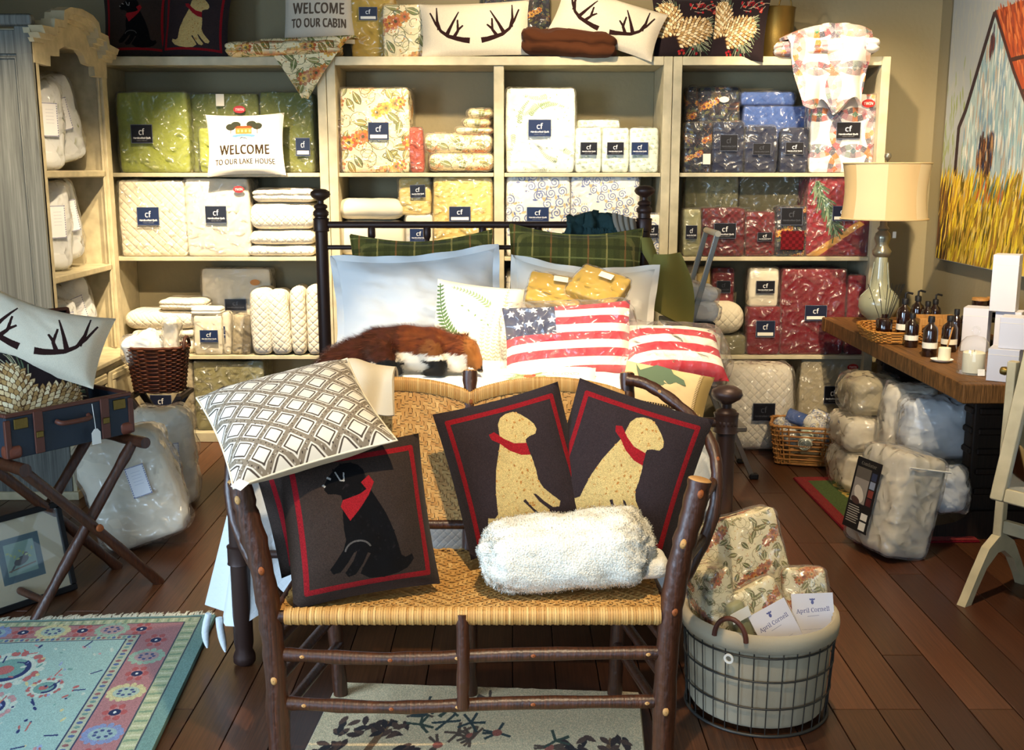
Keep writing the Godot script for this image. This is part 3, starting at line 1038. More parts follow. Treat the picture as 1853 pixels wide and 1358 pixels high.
func barn_painting() -> ImageTexture:    # u from the corner of the room outwards
	var a := Art.new(768, 1024, hexc("a9aca8"), 34)
	var rg := a.rg
	var dab := func(p: Vector2, ln: float, wd: float, ang: float, col: Color):
		a.leaf(p.x, p.y, ln, wd, ang, col)
	for i in 900:
		var p := Vector2(rg.randf(), rg.randf_range(0, .75))
		var base := hexc("a5aaa8").lerp(hexc("8f9a4e") if p.y > .25 + .3 * rg.randf() and p.x < .35 else hexc("b5b4a4"), rg.randf_range(.2, .9))
		dab.call(p, .06, .012, PI / 2 + rg.randf_range(-.4, .4), base)
	a.poly([Vector2(.40, .12), Vector2(.20, .46), Vector2(.20, .70), Vector2(1.0, .74), Vector2(1.0, .45)], hexc("a9bcb6"))
	for i in 900:
		var p := Vector2(rg.randf_range(.2, 1), rg.randf_range(.1, .72))
		if p.y > .12 + (absf(p.x - .40) * (1.75 if p.x < .4 else .62)) + .02:
			dab.call(p, .075, .013, PI / 2 + rg.randf_range(-.05, .05), [hexc("c9d0c4"), hexc("8fb0b0"), hexc("e0dccb"), hexc("9aa39a"), hexc("b7a48c"), hexc("7d9aa8")][i % 6])
	a.line([Vector2(.40, .115), Vector2(.20, .44), Vector2(.145, .50), Vector2(.14, .68)], .022, hexc("3a2c2e"))
	a.poly([Vector2(.40, .11), Vector2(1, .10), Vector2(1, .62), Vector2(.82, .53), Vector2(.60, .33)], hexc("b04a26"))
	for i in 900:
		var p := Vector2(rg.randf_range(.4, 1), rg.randf_range(.08, .54))
		if p.y > .11 and p.y < .10 + (p.x - .40) * .95:
			dab.call(p, .06, .012, 1.1 + rg.randf_range(-.15, .15), [hexc("c4582a"), hexc("8f3a22"), hexc("d97a44"), hexc("9c4630")][i % 4])
	a.line([Vector2(.57, .29), Vector2(1, .285)], .014, hexc("4a2a22"))
	a.line([Vector2(.67, .40), Vector2(1, .385)], .012, hexc("4a2a22"))
	a.line([Vector2(.40, .11), Vector2(.60, .33), Vector2(.82, .54), Vector2(1, .63)], .014, hexc("4a2c28"))
	for i in 26: dab.call(Vector2(.38 + rg.randf() * .04, .17 + rg.randf() * .10), .05, .01, PI / 2, [hexc("4a2e33"), hexc("6d3a34"), hexc("5a5560")][i % 3])
	for i in 90: dab.call(Vector2(.34 + rg.randf() * .14, .55 + rg.randf() * .13), .07, .012, PI / 2 + rg.randf_range(-.1, .1), [hexc("3c2a28"), hexc("2c3c5c"), hexc("7d4a2a"), hexc("b58a5a"), hexc("4a342c")][i % 5])
	for i in 1700:
		var p := Vector2(rg.randf(), .68 + pow(rg.randf(), .8) * .34)
		dab.call(p, .085, .015, -PI / 2 + rg.randf_range(.05, .5), [hexc("d9b622"), hexc("b8952a"), hexc("ecd23a"), hexc("8f7a24"), hexc("cfa53a"), hexc("e8c860"), hexc("6d5c22"), hexc("a87a2c")][i % 8])
	for i in 40: dab.call(Vector2(rg.randf_range(0, .12), rg.randf_range(.72, 1)), .09, .014, -PI / 2 + .2, [hexc("4a3626"), hexc("6b4a2e")][i % 2])
	for i in 30: dab.call(Vector2(.42 + rg.randf_range(-.1, .2), .70 + rg.randf() * .06), .05, .010, -1.2, [hexc("c8682e"), hexc("5d8a86")][i % 2])
	return a.tex()

# ---------------------------------------------------------------- materials
func mat(col, rough := 0.8, o := {}) -> StandardMaterial3D:
	var m := StandardMaterial3D.new()
	m.albedo_color = hexc(col) if col is String else col
	m.roughness = rough
	m.metallic_specular = o.get("spec", 0.4)
	m.metallic = o.get("metal", 0.0)
	if o.has("tex"):
		m.albedo_texture = T[o.tex]
	if o.has("tri"):
		m.uv1_triplanar = true
		m.uv1_scale = o.tri if o.tri is Vector3 else Vector3.ONE * o.tri
		if o.has("off"): m.uv1_offset = o.off
	if o.has("nrm"):
		m.normal_enabled = true
		m.normal_texture = T[o.nrm]
		m.normal_scale = o.get("ns", 1.0)
	if o.has("coat"):
		m.clearcoat_enabled = true
		m.clearcoat = o.coat
		m.clearcoat_roughness = o.get("coatr", 0.15)
	if o.has("rim"):
		m.rim_enabled = true
		m.rim = o.rim
		m.rim_tint = 0.6
	if o.has("tint"): m.vertex_color_use_as_albedo = true
	if o.has("back"):
		m.backlight_enabled = true
		m.backlight = o.back
	return m

func clear(col: String, alpha: float, rough := 0.08, nrm := "", scale := 6.0) -> StandardMaterial3D:
	var m := mat(Color(hexc(col), alpha), rough, {"spec": 0.5})
	m.transparency = BaseMaterial3D.TRANSPARENCY_ALPHA
	if nrm != "":
		m.uv1_triplanar = true
		m.uv1_scale = Vector3.ONE * scale
		m.normal_enabled = true
		m.normal_texture = T[nrm]
		m.normal_scale = 1.9
	return m

func cloth(col, o := {}) -> StandardMaterial3D:
	var d := {"tri": 9.0, "nrm": "weave_n", "ns": .5, "spec": .15, "rim": .25}
	d.merge(o, true)
	return mat(col, .92, d)

func materials():
	M.wall = mat("92876a", .9, {"tri": 1.2, "nrm": "plaster_n", "ns": .25, "spec": .2})
	M.ceiling = mat("8f8878", .95)
	M.paint = mat("c9bfa0", .45, {"tri": 1.5, "tex": "mottle", "spec": .35})
	M.greyblue = mat("7e7f78", .6, {"tri": Vector3(1.1, .35, 1.1), "tex": "grain", "spec": .3})
	M.cream = mat("c3b694", .5, {"tri": 2.0, "tex": "mottle", "spec": .35})
	M.floor_under = mat("1d120c", .8)
	var browns := ["5e3820", "54321b", "694028", "4d2d1c", "5f3b24", "583320"]
	for i in 6:
		M["plank%d" % i] = mat(browns[i], .34, {"tri": Vector3(3.2, 1, .8), "off": Vector3(i * .37, 0, i * .61), "tex": "grain", "spec": .45})
	M.tabletop = mat("946637", .55, {"tri": Vector3(4.0, 1.5, .9), "tex": "bark", "spec": .35})
	M.tabledark = mat("2a1d15", .6, {"tri": Vector3(3, 1, 3), "tex": "grain"})
	M.iron = mat("3d2a24", .42, {"spec": .5, "metal": .35})
	M.bark = mat("5c3119", .42, {"tri": Vector3(3, 1.2, 3), "tex": "bark", "spec": .55, "nrm": "plaster_n", "ns": .5})
	M.cut = mat("b98a52", .7)
	M.knot = mat("8a4a22", .6)
	M.cane = mat(Color(1, 1, 1), .5, {"tint": 1, "spec": .4})
	M.caneunder = mat("bd8a4a", .6)
	M.wicker = mat(Color(1, 1, 1), .55, {"tint": 1, "spec": .35})
	M.wickerunder = mat("4a2616", .7)
	M.steel = mat("9c9a96", .3, {"metal": .85})
	M.blackrub = mat("121114", .5)
	M.brass = mat("75602f", .4, {"metal": .8, "tri": 5.0, "nrm": "plaster_n", "ns": .5})
	M.copper = mat("7a4230", .4, {"metal": .25, "spec": .5})
	M.trunk = mat("28303a", .6, {"tri": 20.0, "nrm": "weave_n", "ns": .6})
	M.leather = mat("5a3022", .5, {"spec": .45})
	M.black = mat("0e0c0c", .6)
	M.white = cloth("ded8cb")
	M.whitequilt = mat("dcd3c0", .9, {"tri": 5.5, "nrm": "quilt_n", "ns": 1.3, "spec": .15})
	M.creamquilt = mat("d4cab2", .9, {"tri": 5.0, "nrm": "quilt_n", "ns": 1.2, "spec": .15})
	M.creamplain = cloth("d6cdb6")
	M.linen = cloth("d8dadb")
	M.sham = cloth("e2e4e4", {"nrm": "weave_n", "ns": .35})
	M.shamb = cloth("e0dcd2", {"nrm": "weave_n", "ns": .35})
	M.spread = mat("dfe2e2", .9, {"tri": 10.0, "nrm": "quilt_n", "ns": .4, "spec": .15})
	M.taupe = mat("a2967a", .85, {"tri": 6.0, "nrm": "quilt_n", "ns": .4})
	M.taupedark = cloth("6d624c")
	M.green = cloth("8c9440", {"tri": 4.0, "nrm": "crinkle_n", "ns": .3})
	M.greendark = cloth("6b7138", {"tri": 4.0, "nrm": "crinkle_n", "ns": .3})
	M.navy = cloth("1c2238", {"tri": 5.0, "nrm": "quilt_n", "ns": .4})
	M.blue = cloth("3a5590", {"tri": 7.0, "nrm": "quilt_n", "ns": .6})
	M.red = cloth("6a0f1c", {"tri": 4.0, "nrm": "crinkle_n", "ns": .4})
	M.sageplain = cloth("8f8c66")
	M.khaki = cloth("6a6447")
	M.brown = cloth("4a2a19", {"rim": .6})
	M.olive = cloth("8c8244", {"rim": .4})
	M.teal = cloth("2f4444")
	M.greyfringe = cloth("93897a")
	M.yellow = cloth("b8963c")
	M.redplain = cloth("a81f26")
	M.beigethrow = cloth("cabba0")
	M.fleece = mat("e2dccb", .95, {"tri": 14.0, "nrm": "crinkle_n", "ns": 1.0, "rim": .5, "spec": .1})
	M.wool = cloth("2c2425", {"tri": 16.0, "rim": .3})
	M.woolblack = cloth("2e2625", {"tri": 16.0, "rim": .3})
	M.ivory = cloth("d2c6ae")
	M.duvet = mat("cfc5b0", .85, {"tri": 1.6, "nrm": "film_n", "ns": .3})
	M.poly = mat("cdd0d2", .8, {"tri": 1.6, "nrm": "film_n", "ns": .35})
	for k in ["floral", "leafy", "damask", "paisley", "toile", "midnight", "sage", "redcheck", "autumn"]:
		var sc: float = {"floral": 3.0, "leafy": 2.6, "damask": 5.5, "paisley": 3.0, "toile": 3.6, "midnight": 4.2, "sage": 3.0, "redcheck": 7.0, "autumn": 4.2}[k]
		M[k] = mat("ffffff", .85, {"tex": k, "tri": sc, "spec": .25})
		if k == "redcheck": M[k].albedo_color = hexc("c8c8c8")
		M[k + "2"] = mat("d0d0d0" if k == "redcheck" else "ffffff", .85, {"tex": k, "tri": sc * 1.15, "off": Vector3(.37, .61, .2), "spec": .25})
	for k in ["dog_tan", "dog_black", "antler", "pinecone", "lake", "cabin", "fern", "lattice", "flag", "spray", "patch", "rings", "fir", "twig", "persian", "mat", "bird"]:
		M["p_" + k] = mat("ffffff", .92, {"tex": k, "spec": .15, "rim": .15})
	M.p_stripes = mat("ffffff", .92, {"tex": "flag", "spec": .15})
	M.p_stripes.uv1_scale = Vector3(.5, .7, 1)
	M.p_stripes.uv1_offset = Vector3(.48, .3, 0)
	M.p_painting = mat("ffffff", .5, {"tex": "painting", "spec": .4})
	M.rings_all = mat("ffffff", .85, {"tex": "rings", "tri": 2.6, "off": Vector3(.1, .2, 0), "spec": .2})
	M.plaid = mat("ffffff", .9, {"tex": "plaid", "tri": 3.0, "rim": .3, "spec": .15})
	for k in ["cf_black", "cf_navy", "cf_strip", "cf_plain", "april", "dash", "twin", "insert"]:
		M[k] = mat("ffffff", .4, {"tex": k, "spec": .4})
	M.amber_sticker = mat("c07c20", .4)
	M.paper = mat("ddd6c4", .6)
	M.wrap = clear("ffffff", .03, .23, "film_n", 2.6)
	M.wrapfog = clear("e8ecf2", .12, .23, "film_n", 2.2)
	M.glass = clear("f4fbf8", .04, .03)
	M.amber = clear("3a1206", .8, .06)
	M.bottle = mat("1c0a06", .08, {"spec": .6, "coat": .6})
	M.bluebox = mat("c3c3cc", .6)
	M.wax = mat("dcd5b8", .5)
	M.shade = mat("bfa67a", .8, {"spec": .2, "back": Color(.2, .16, .1), "tri": 12.0, "nrm": "weave_n", "ns": .3})
	M.shade2 = mat("c9b894", .8, {"spec": .2, "back": Color(.2, .17, .12), "tri": 12.0, "nrm": "weave_n", "ns": .3})
	M.celadon = mat("8f9078", .22, {"spec": .55, "coat": .5})
	M.silver = mat("8d8672", .28, {"metal": .7})
	M.crate = mat("c08a48", .6, {"tri": 4.0, "tex": "grain"})
	M.mirrorglass = mat("d8dadc", .03, {"metal": 1.0})
	M.vinyl = mat("e4e1d8", .6)
	M.canvas = mat("b0a288", .9, {"tri": 12.0, "nrm": "weave_n", "ns": .6})
	M.wire = mat("45433f", .45, {"metal": .6})
	M.fringe = mat("e2decb", .9)
	M.rugside = mat("5d7468", .95)
	M.fur = mat(Color(1, 1, 1), .7, {"tint": 1, "spec": .25, "rim": .2})
	M.lampglow = mat("fff2d8", .5)
	M.lampglow.emission_enabled = true
	M.lampglow.emission = Color(1, .86, .62)
	M.lampglow.emission_energy_multiplier = 3.0

# ---------------------------------------------------------------- the room
const BACK := 6.36
const EAST := 2.42
const WEST := -3.0
const SOUTH := 2.6
const TOP := 2.95

func room():
	var g := Geo.new()
	g.box(Vector3((EAST + WEST) / 2, -.06, (SOUTH - BACK) / 2), Vector3(EAST - WEST + .3, .096, SOUTH + BACK + .3), Basis.IDENTITY, .002)
	var fl := structure("floor", g, M.floor_under, "dark brown hardwood plank floor")
	rng.seed = 11
	var variants := []
	for ln in [.7, 1.05, 1.4]:
		variants.append(box_geo(Vector3.ZERO, Vector3(.128, .012, ln - .002), .0018).mesh())
	var x := WEST + .066
	var row := 0
	while x < EAST:
		var z := -BACK
		while z < -1.8:
			var k := rng.randi_range(0, 2)
			var ln: float = [.7, 1.05, 1.4][k]
			if true:
				var o := part(fl, "plank", variants[k], M["plank%d" % rng.randi_range(0, 5)])
				o.position = Vector3(x, -.006, z + ln / 2)
			z += ln
		x += .1305
		row += 1
	g = box_geo(Vector3((EAST + WEST) / 2, -.006, (SOUTH - .4) / 2), Vector3(EAST - WEST, .0118, SOUTH + .4), .001)
	structure("floor_strip", g, M.plank1, "brown floorboards by the shop windows")
	structure("wall_back", box_geo(Vector3((EAST + WEST) / 2, TOP / 2, -BACK - .06), Vector3(EAST - WEST + .24, TOP, .12)), M.wall, "olive beige wall behind the bookcases")
	structure("wall_side", box_geo(Vector3(EAST + .06, TOP / 2, (SOUTH - BACK) / 2), Vector3(.12, TOP, SOUTH + BACK)), M.wall, "olive beige wall that carries the barn painting")
	structure("ceiling", box_geo(Vector3((EAST + WEST) / 2, TOP + .06, (SOUTH - BACK) / 2), Vector3(EAST - WEST + .24, .12, SOUTH + BACK + .24)), M.ceiling, "plain ceiling of the shop")
	# window walls: an opening each, with frame and pane
	g = Geo.new()
	var zc := (SOUTH - BACK) / 2
	wall_with_opening(g, false, SOUTH + .06, WEST, EAST, -2.35, .85, .6, 2.5)
	structure("wall_front", g, M.wall, "shop front wall with its wide window")
	g = Geo.new()
	wall_with_opening(g, true, WEST - .06, -BACK, SOUTH, -1.8, .4, .6, 2.4)
	structure("wall_window_side", g, M.wall, "side wall with a window onto the street")
	window("window_1", Vector3(-.75, 1.55, SOUTH + .06), Vector2(3.2, 1.9), Basis.IDENTITY)
	window("window_2", Vector3(WEST - .06, 1.5, -.7), Vector2(2.2, 1.8), Basis(Vector3.UP, PI / 2))
	structure("baseboard_back", box_geo(Vector3(EAST / 2 + 1.0, .06, -BACK + .008), Vector3(.78, .12, .016)), M.cream, "painted baseboard of the rear wall")
	structure("baseboard_side", box_geo(Vector3(EAST - .008, .06, -BACK / 2), Vector3(.016, .12, BACK - .1)), M.cream, "painted baseboard under the barn painting")
	# ceiling lamps on two tracks
	for q in [[-4.8, "lamp track before the bookcases"], [-3.0, "lamp track over the foot of the bed"], [-1.5, "lamp track in front of the settee"]]:
		var t := thing("lamp_track", "white ceiling " + q[1], "lamp track", spot(Vector3(-.2, TOP, q[0])))
		part(t, "rail", box_geo(Vector3(0, -.0125, 0), Vector3(3.6, .025, .035)), M.vinyl)
	# where each lamp hangs, what it shines on, its strength and cone
	lamp(Vector3(-1.35, TOP, -4.8), Vector3(-1.55, 1.0, -5.95), 17.5, 27.0, "white quilts of the shelves by the armoire")
	lamp(Vector3(-.45, TOP, -4.8), Vector3(-.6, 1.4, -6.0), 7.4, 27.0, "floral quilts")
	lamp(Vector3(.55, TOP, -4.8), Vector3(.25, 1.3, -6.0), 5.8, 27.0, "leaf and paisley quilts")
	lamp(Vector3(1.15, TOP, -4.8), Vector3(1.62, 1.9, -5.9), 6.2, 30.0, "patchwork quilt over the bookcase edge")
	lamp(Vector3(.15, TOP, -3.0), Vector3(.32, .82, -4.15), 10.5, 20.0, "flag pillows on the bed")
	lamp(Vector3(-1.1, TOP, -3.0), Vector3(-2.2, 1.35, -5.1), 15.0, 17.0, "armoire")
	lamp(Vector3(1.35, TOP, -3.0), Vector3(2.35, 1.5, -5.1), 14.0, 34.0, "barn painting")
	lamp(Vector3(.9, TOP, -3.0), Vector3(1.45, 0, -3.6), 6.0, 30.0, "floor beside the wire basket")
	lamp(Vector3(-.5, TOP, -3.0), Vector3(-.35, .85, -3.9), 12.0, 24.0, "fox on the bed")
	lamp(Vector3(.1, TOP, -4.8), Vector3(.3, 2.3, -6.2), 3.0, 55.0, "pillows on top of the bookcases")
	lamp(Vector3(.1, TOP, -1.5), Vector3(-.1, .7, -2.9), 7.0, 26.0, "cane settee")

func wall_with_opening(g: Geo, across: bool, at_: float, a0: float, a1: float, o0: float, o1: float, h0: float, h1: float):
	for q in [[a0, o0, 0.0, TOP], [o1, a1, 0.0, TOP], [o0, o1, 0.0, h0], [o0, o1, h1, TOP]]:
		var m: float = (q[0] + q[1]) / 2
		var y: float = (q[2] + q[3]) / 2
		if across: g.box(Vector3(at_, y, m), Vector3(.12, q[3] - q[2], q[1] - q[0]), Basis.IDENTITY, .001)
		else: g.box(Vector3(m, y, at_), Vector3(q[1] - q[0], q[3] - q[2], .12), Basis.IDENTITY, .001)

func window(called: String, p: Vector3, s: Vector2, b: Basis):
	var g := Geo.new()
	for k in [-1, 1]:
		g.box(p + b * Vector3(k * (s.x / 2 - .03), 0, 0), Vector3(.06, s.y, .1), b)
		g.box(p + Vector3(0, k * (s.y / 2 - .03), 0), Vector3(s.x - .12, .06, .1), b)
	g.box(p, Vector3(.05, s.y - .12, .08), b)
	var o := structure(called, g, M.vinyl, "shop window with a white frame")
	o.set_meta("category", "window")
	part(o, "pane", box_geo(p, Vector3(s.x - .12, s.y - .12, .006), .001, b), M.glass)

func lamp(p: Vector3, to: Vector3, e: float, cone: float, what: String):
	var d := (to - p).normalized()
	var x := d.cross(Vector3.UP).normalized()
	var b := Basis(x, -d, x.cross(-d))
	var t := thing("track_lamp", "white track lamp aimed at the " + what, "lamp", spot(p), "ceiling track lamps")
	var hd := Vector3(0, -.16, 0)
	part(t, "stem", tube_geo([Vector3(0, -.02, 0), hd - d * .05], .01, 8), M.vinyl)
	part(t, "housing", lathe_geo([Vector2(.001, .07), Vector2(.03, .07), Vector2(.045, .04), Vector2(.05, -.06), Vector2(.044, -.06), Vector2(.04, .03), Vector2(.001, .035)], 18, hd, b), M.vinyl)
	part(t, "bulb", lathe_geo([Vector2(.001, -.01), Vector2(.034, -.01), Vector2(.036, .0), Vector2(.001, .0)], 16, hd, b), M.lampglow)
	var l := SpotLight3D.new()
	l.name = "spot"
	t.add_child(l)
	l.position = hd + d * .045
	l.look_at_from_position(p + hd + d * .075, to + hd)
	l.light_color = Color(1.0, .90, .74)
	l.light_energy = e
	l.spot_angle = cone
	l.spot_angle_attenuation = 0.9
	l.spot_range = 12.0
	l.spot_attenuation = 2.0
	l.light_size = .03
	l.shadow_enabled = true

# ---------------------------------------------------------------- bookcases
const FRONT := 5.94
const SH := [2.106, 1.499, 1.044, .494, .055]

func bookcases():
	for q in [[-2.24, -.990, [], "white bookcase unit beside the armoire"], [-.988, .854, [[-.098, -.043]], "wide white double bookcase behind the bed"], [.857, 2.010, [], "white bookcase unit beside the table lamp"]]:
		var x0: float = q[0]
		var x1: float = q[1]
		var dep := .40
		var t := thing("bookcase", q[3], "bookcase", spot(Vector3((x0 + x1) / 2, 0, -FRONT)), "white bookcases along the rear wall")
		var w := .048
		var zc := -FRONT - dep / 2
		wpart(t, "side_panel", box_geo(Vector3(x0 + w / 2, 1.053, zc), Vector3(w, 2.106, dep)), M.paint)
		wpart(t, "side_panel", box_geo(Vector3(x1 - w / 2, 1.053, zc), Vector3(w, 2.106, dep)), M.paint)
		wpart(t, "top_board", box_geo(Vector3((x0 + x1) / 2, 2.083, zc + .002), Vector3(x1 - x0 - 2 * w, .046, dep)), M.paint)
		wpart(t, "back_panel", box_geo(Vector3((x0 + x1) / 2, 1.05, zc - dep / 2 + .008), Vector3(x1 - x0 - 2 * w, 2.02, .012)), M.wall)
		wpart(t, "plinth", box_geo(Vector3((x0 + x1) / 2, .0275, zc + .002), Vector3(x1 - x0 - 2 * w, .055, dep)), M.paint)
		var cells := [[x0 + w, x1 - w]]
		for dv in q[2]:
			cells = [[x0 + w, dv[0]], [dv[1], x1 - w]]
			wpart(t, "divider", box_geo(Vector3((dv[0] + dv[1]) / 2, 1.06, zc + .001), Vector3(dv[1] - dv[0], 2.0, dep - .02)), M.paint)
		for c in cells:
			for h in [1.499, 1.044, .494]:
				wpart(t, "shelf", box_geo(Vector3((c[0] + c[1]) / 2, h - .011, zc - .006), Vector3(c[1] - c[0], .022, dep - .03)), M.paint)

# ---------------------------------------------------------------- armoire
func armoire():
	var fx := -2.08
	var n := -4.87
	var f := -5.74
	var t := thing("armoire", "grey-blue painted armoire with cream open shelves and a scalloped bonnet top", "armoire", spot(Vector3(-2.33, 0, (n + f) / 2)))
	var zc := (n + f) / 2
	var dz := n - f
	# side towards the viewer: stiles, rails, recessed panel
	var g := Geo.new()
	g.box(Vector3(-2.33, 1.34, n - .014), Vector3(.5, 1.52, .02))
	var side := wpart(t, "side_panel", g, M.greyblue)
	g = Geo.new()
	g.box(Vector3(-2.115, 1.36, n + .002), Vector3(.07, 1.56, .016))
	g.box(Vector3(-2.56, 1.36, n + .002), Vector3(.07, 1.56, .016))
	g.box(Vector3(-2.33, 2.06, n + .003), Vector3(.5, .1, .016))
	g.box(Vector3(-2.33, .62, n + .003), Vector3(.5, .08, .016))
	g.box(Vector3(-2.33, 2.15, n + .012), Vector3(.54, .05, .05), Basis.IDENTITY, .012)
	part(side, "frame_moulding", g, M.greyblue)
	g = Geo.new()
	for q in [[-2.155, 1.34, .012, 1.32], [-2.52, 1.34, .012, 1.32]]:
		g.box(Vector3(q[0], q[1], n + .0), Vector3(q[2], q[3], .014), Basis.IDENTITY, .005)
	g.box(Vector3(-2.338, 1.995, n), Vector3(.38, .012, .014), Basis.IDENTITY, .005)
	part(side, "panel_bead", g, M.greyblue)
	wpart(t, "far_side", box_geo(Vector3(-2.33, 1.34, f + .012), Vector3(.48, 1.52, .022)), M.cream)
	wpart(t, "back_panel", box_geo(Vector3(-2.57, 1.34, zc), Vector3(.02, 1.52, dz - .06)), M.cream)
	wpart(t, "top_board", box_geo(Vector3(-2.33, 2.11, zc), Vector3(.48, .022, dz - .05)), M.cream)
	for s in [[n - .03, .056], [f + .035, .066]]:
		wpart(t, "stile", box_geo(Vector3(fx - .012, 1.29, s[0]), Vector3(.024, 1.43, s[1]), .006), M.cream)
	wpart(t, "stile_bead", box_geo(Vector3(fx - .02, 1.29, f + .082), Vector3(.014, 1.40, .012), .004), M.cream)
	for h in [1.51, 1.03]:
		wpart(t, "shelf", box_geo(Vector3(-2.325, h - .012, zc), Vector3(.46, .024, dz - .05), .008), M.cream)
		wpart(t, "shelf_edge", box_geo(Vector3(fx - .022, h - .014, zc), Vector3(.018, .034, dz - .12), .007), M.cream)
	# bonnet: stepped arch cut from a board, with a stepped cornice in front
	var e := func(d: float, h: float) -> Vector2: return Vector2(d + n, h)
	var arch := PackedVector2Array()
	for q in [[0, 1.975], [.0, 2.07], [-.02, 2.12], [.10, 2.125], [.11, 2.165], [.21, 2.17], [.225, 2.215], [.30, 2.24], [.435, 2.25], [.57, 2.24], [.645, 2.215], [.66, 2.17], [.76, 2.165], [.77, 2.125], [.89, 2.11], [.87, 2.07], [.87, 1.975], [.70, 1.975], [.695, 2.02], [.60, 2.025], [.57, 2.06], [.52, 2.08], [.435, 2.083], [.35, 2.08], [.285, 2.06], [.28, 2.028], [.18, 2.022], [.175, 1.975]]:
		arch.append(Vector2(q[0], q[1]))
	var bas := Basis(Vector3(0, 0, -1), Vector3.UP, Vector3.RIGHT)      # x along the front, z out of it
	g = Geo.new()
	g.extrude(arch, .03, Vector3(fx - .028, 0, n), bas)
	wpart(t, "bonnet", g, M.cream)
	var pts := [[-.03, 2.12], [.10, 2.125], [.11, 2.165], [.21, 2.17], [.225, 2.215], [.30, 2.24], [.435, 2.25], [.57, 2.24], [.645, 2.215], [.66, 2.17], [.76, 2.165], [.77, 2.125], [.90, 2.115]]
	for k in [[.008, .03, .062], [-.022, .022, .046], [-.044, .016, .022]]:       # rise above the arch line, band height, projection
		var step := PackedVector2Array()
		for q in pts: step.append(Vector2(q[0] + k[0] * signf(.435 - q[0]) * .2, q[1] + k[0]))
		for i in range(pts.size() - 1, -1, -1): step.append(Vector2(pts[i][0] + (k[0] * .2 + k[1]) * signf(.435 - pts[i][0]) * (1.0 if absf(pts[i][0] - .435) > .2 else .3), pts[i][1] + k[0] - k[1]))
		g = Geo.new()
		g.extrude(step, k[2], Vector3(fx, 0, n), bas)
		wpart(t, "cornice_moulding", g, M.cream)
	# lower cupboard
	var bx := -2.03
	wpart(t, "base_body", box_geo(Vector3(-2.33, .29, zc), Vector3(.56, .52, dz + .03)), M.greyblue)
	wpart(t, "base_top", box_geo(Vector3(-2.315, .568, zc), Vector3(.62, .032, dz + .08), .01), M.cream)
	wpart(t, "base_front", box_geo(Vector3(bx - .01, .29, zc), Vector3(.02, .52, dz + .02)), M.cream)
	for k in [-1, 1]:
		var dr := wpart(t, "door", box_geo(Vector3(bx + .008, .30, zc + k * .22), Vector3(.018, .44, .40), .005), M.cream)
		g = Geo.new()
		for q in [[0, .19, .36, .03], [0, -.19, .36, .03]]:
			g.box(Vector3(bx + .02, .30 + q[1], zc + k * .22), Vector3(.012, q[3], q[2]), Basis.IDENTITY, .005)
		for q in [-1, 1]:
			g.box(Vector3(bx + .02, .30, zc + k * .22 + q * .165), Vector3(.012, .35, .03), Basis.IDENTITY, .005)
		part(dr, "panel_moulding", g, M.cream)
		part(dr, "knob", lathe_geo([Vector2(.001, .022), Vector2(.010, .02), Vector2(.012, .012), Vector2(.006, .004), Vector2(.006, 0)], 12, Vector3(bx + .018, .32, zc + k * .04), Basis(Vector3(0, 1, 0), Vector3(1, 0, 0), Vector3(0, 0, -1))), M.brass)
	wpart(t, "plinth", box_geo(Vector3(-2.32, .02, zc), Vector3(.60, .04, dz + .05)), M.cream)

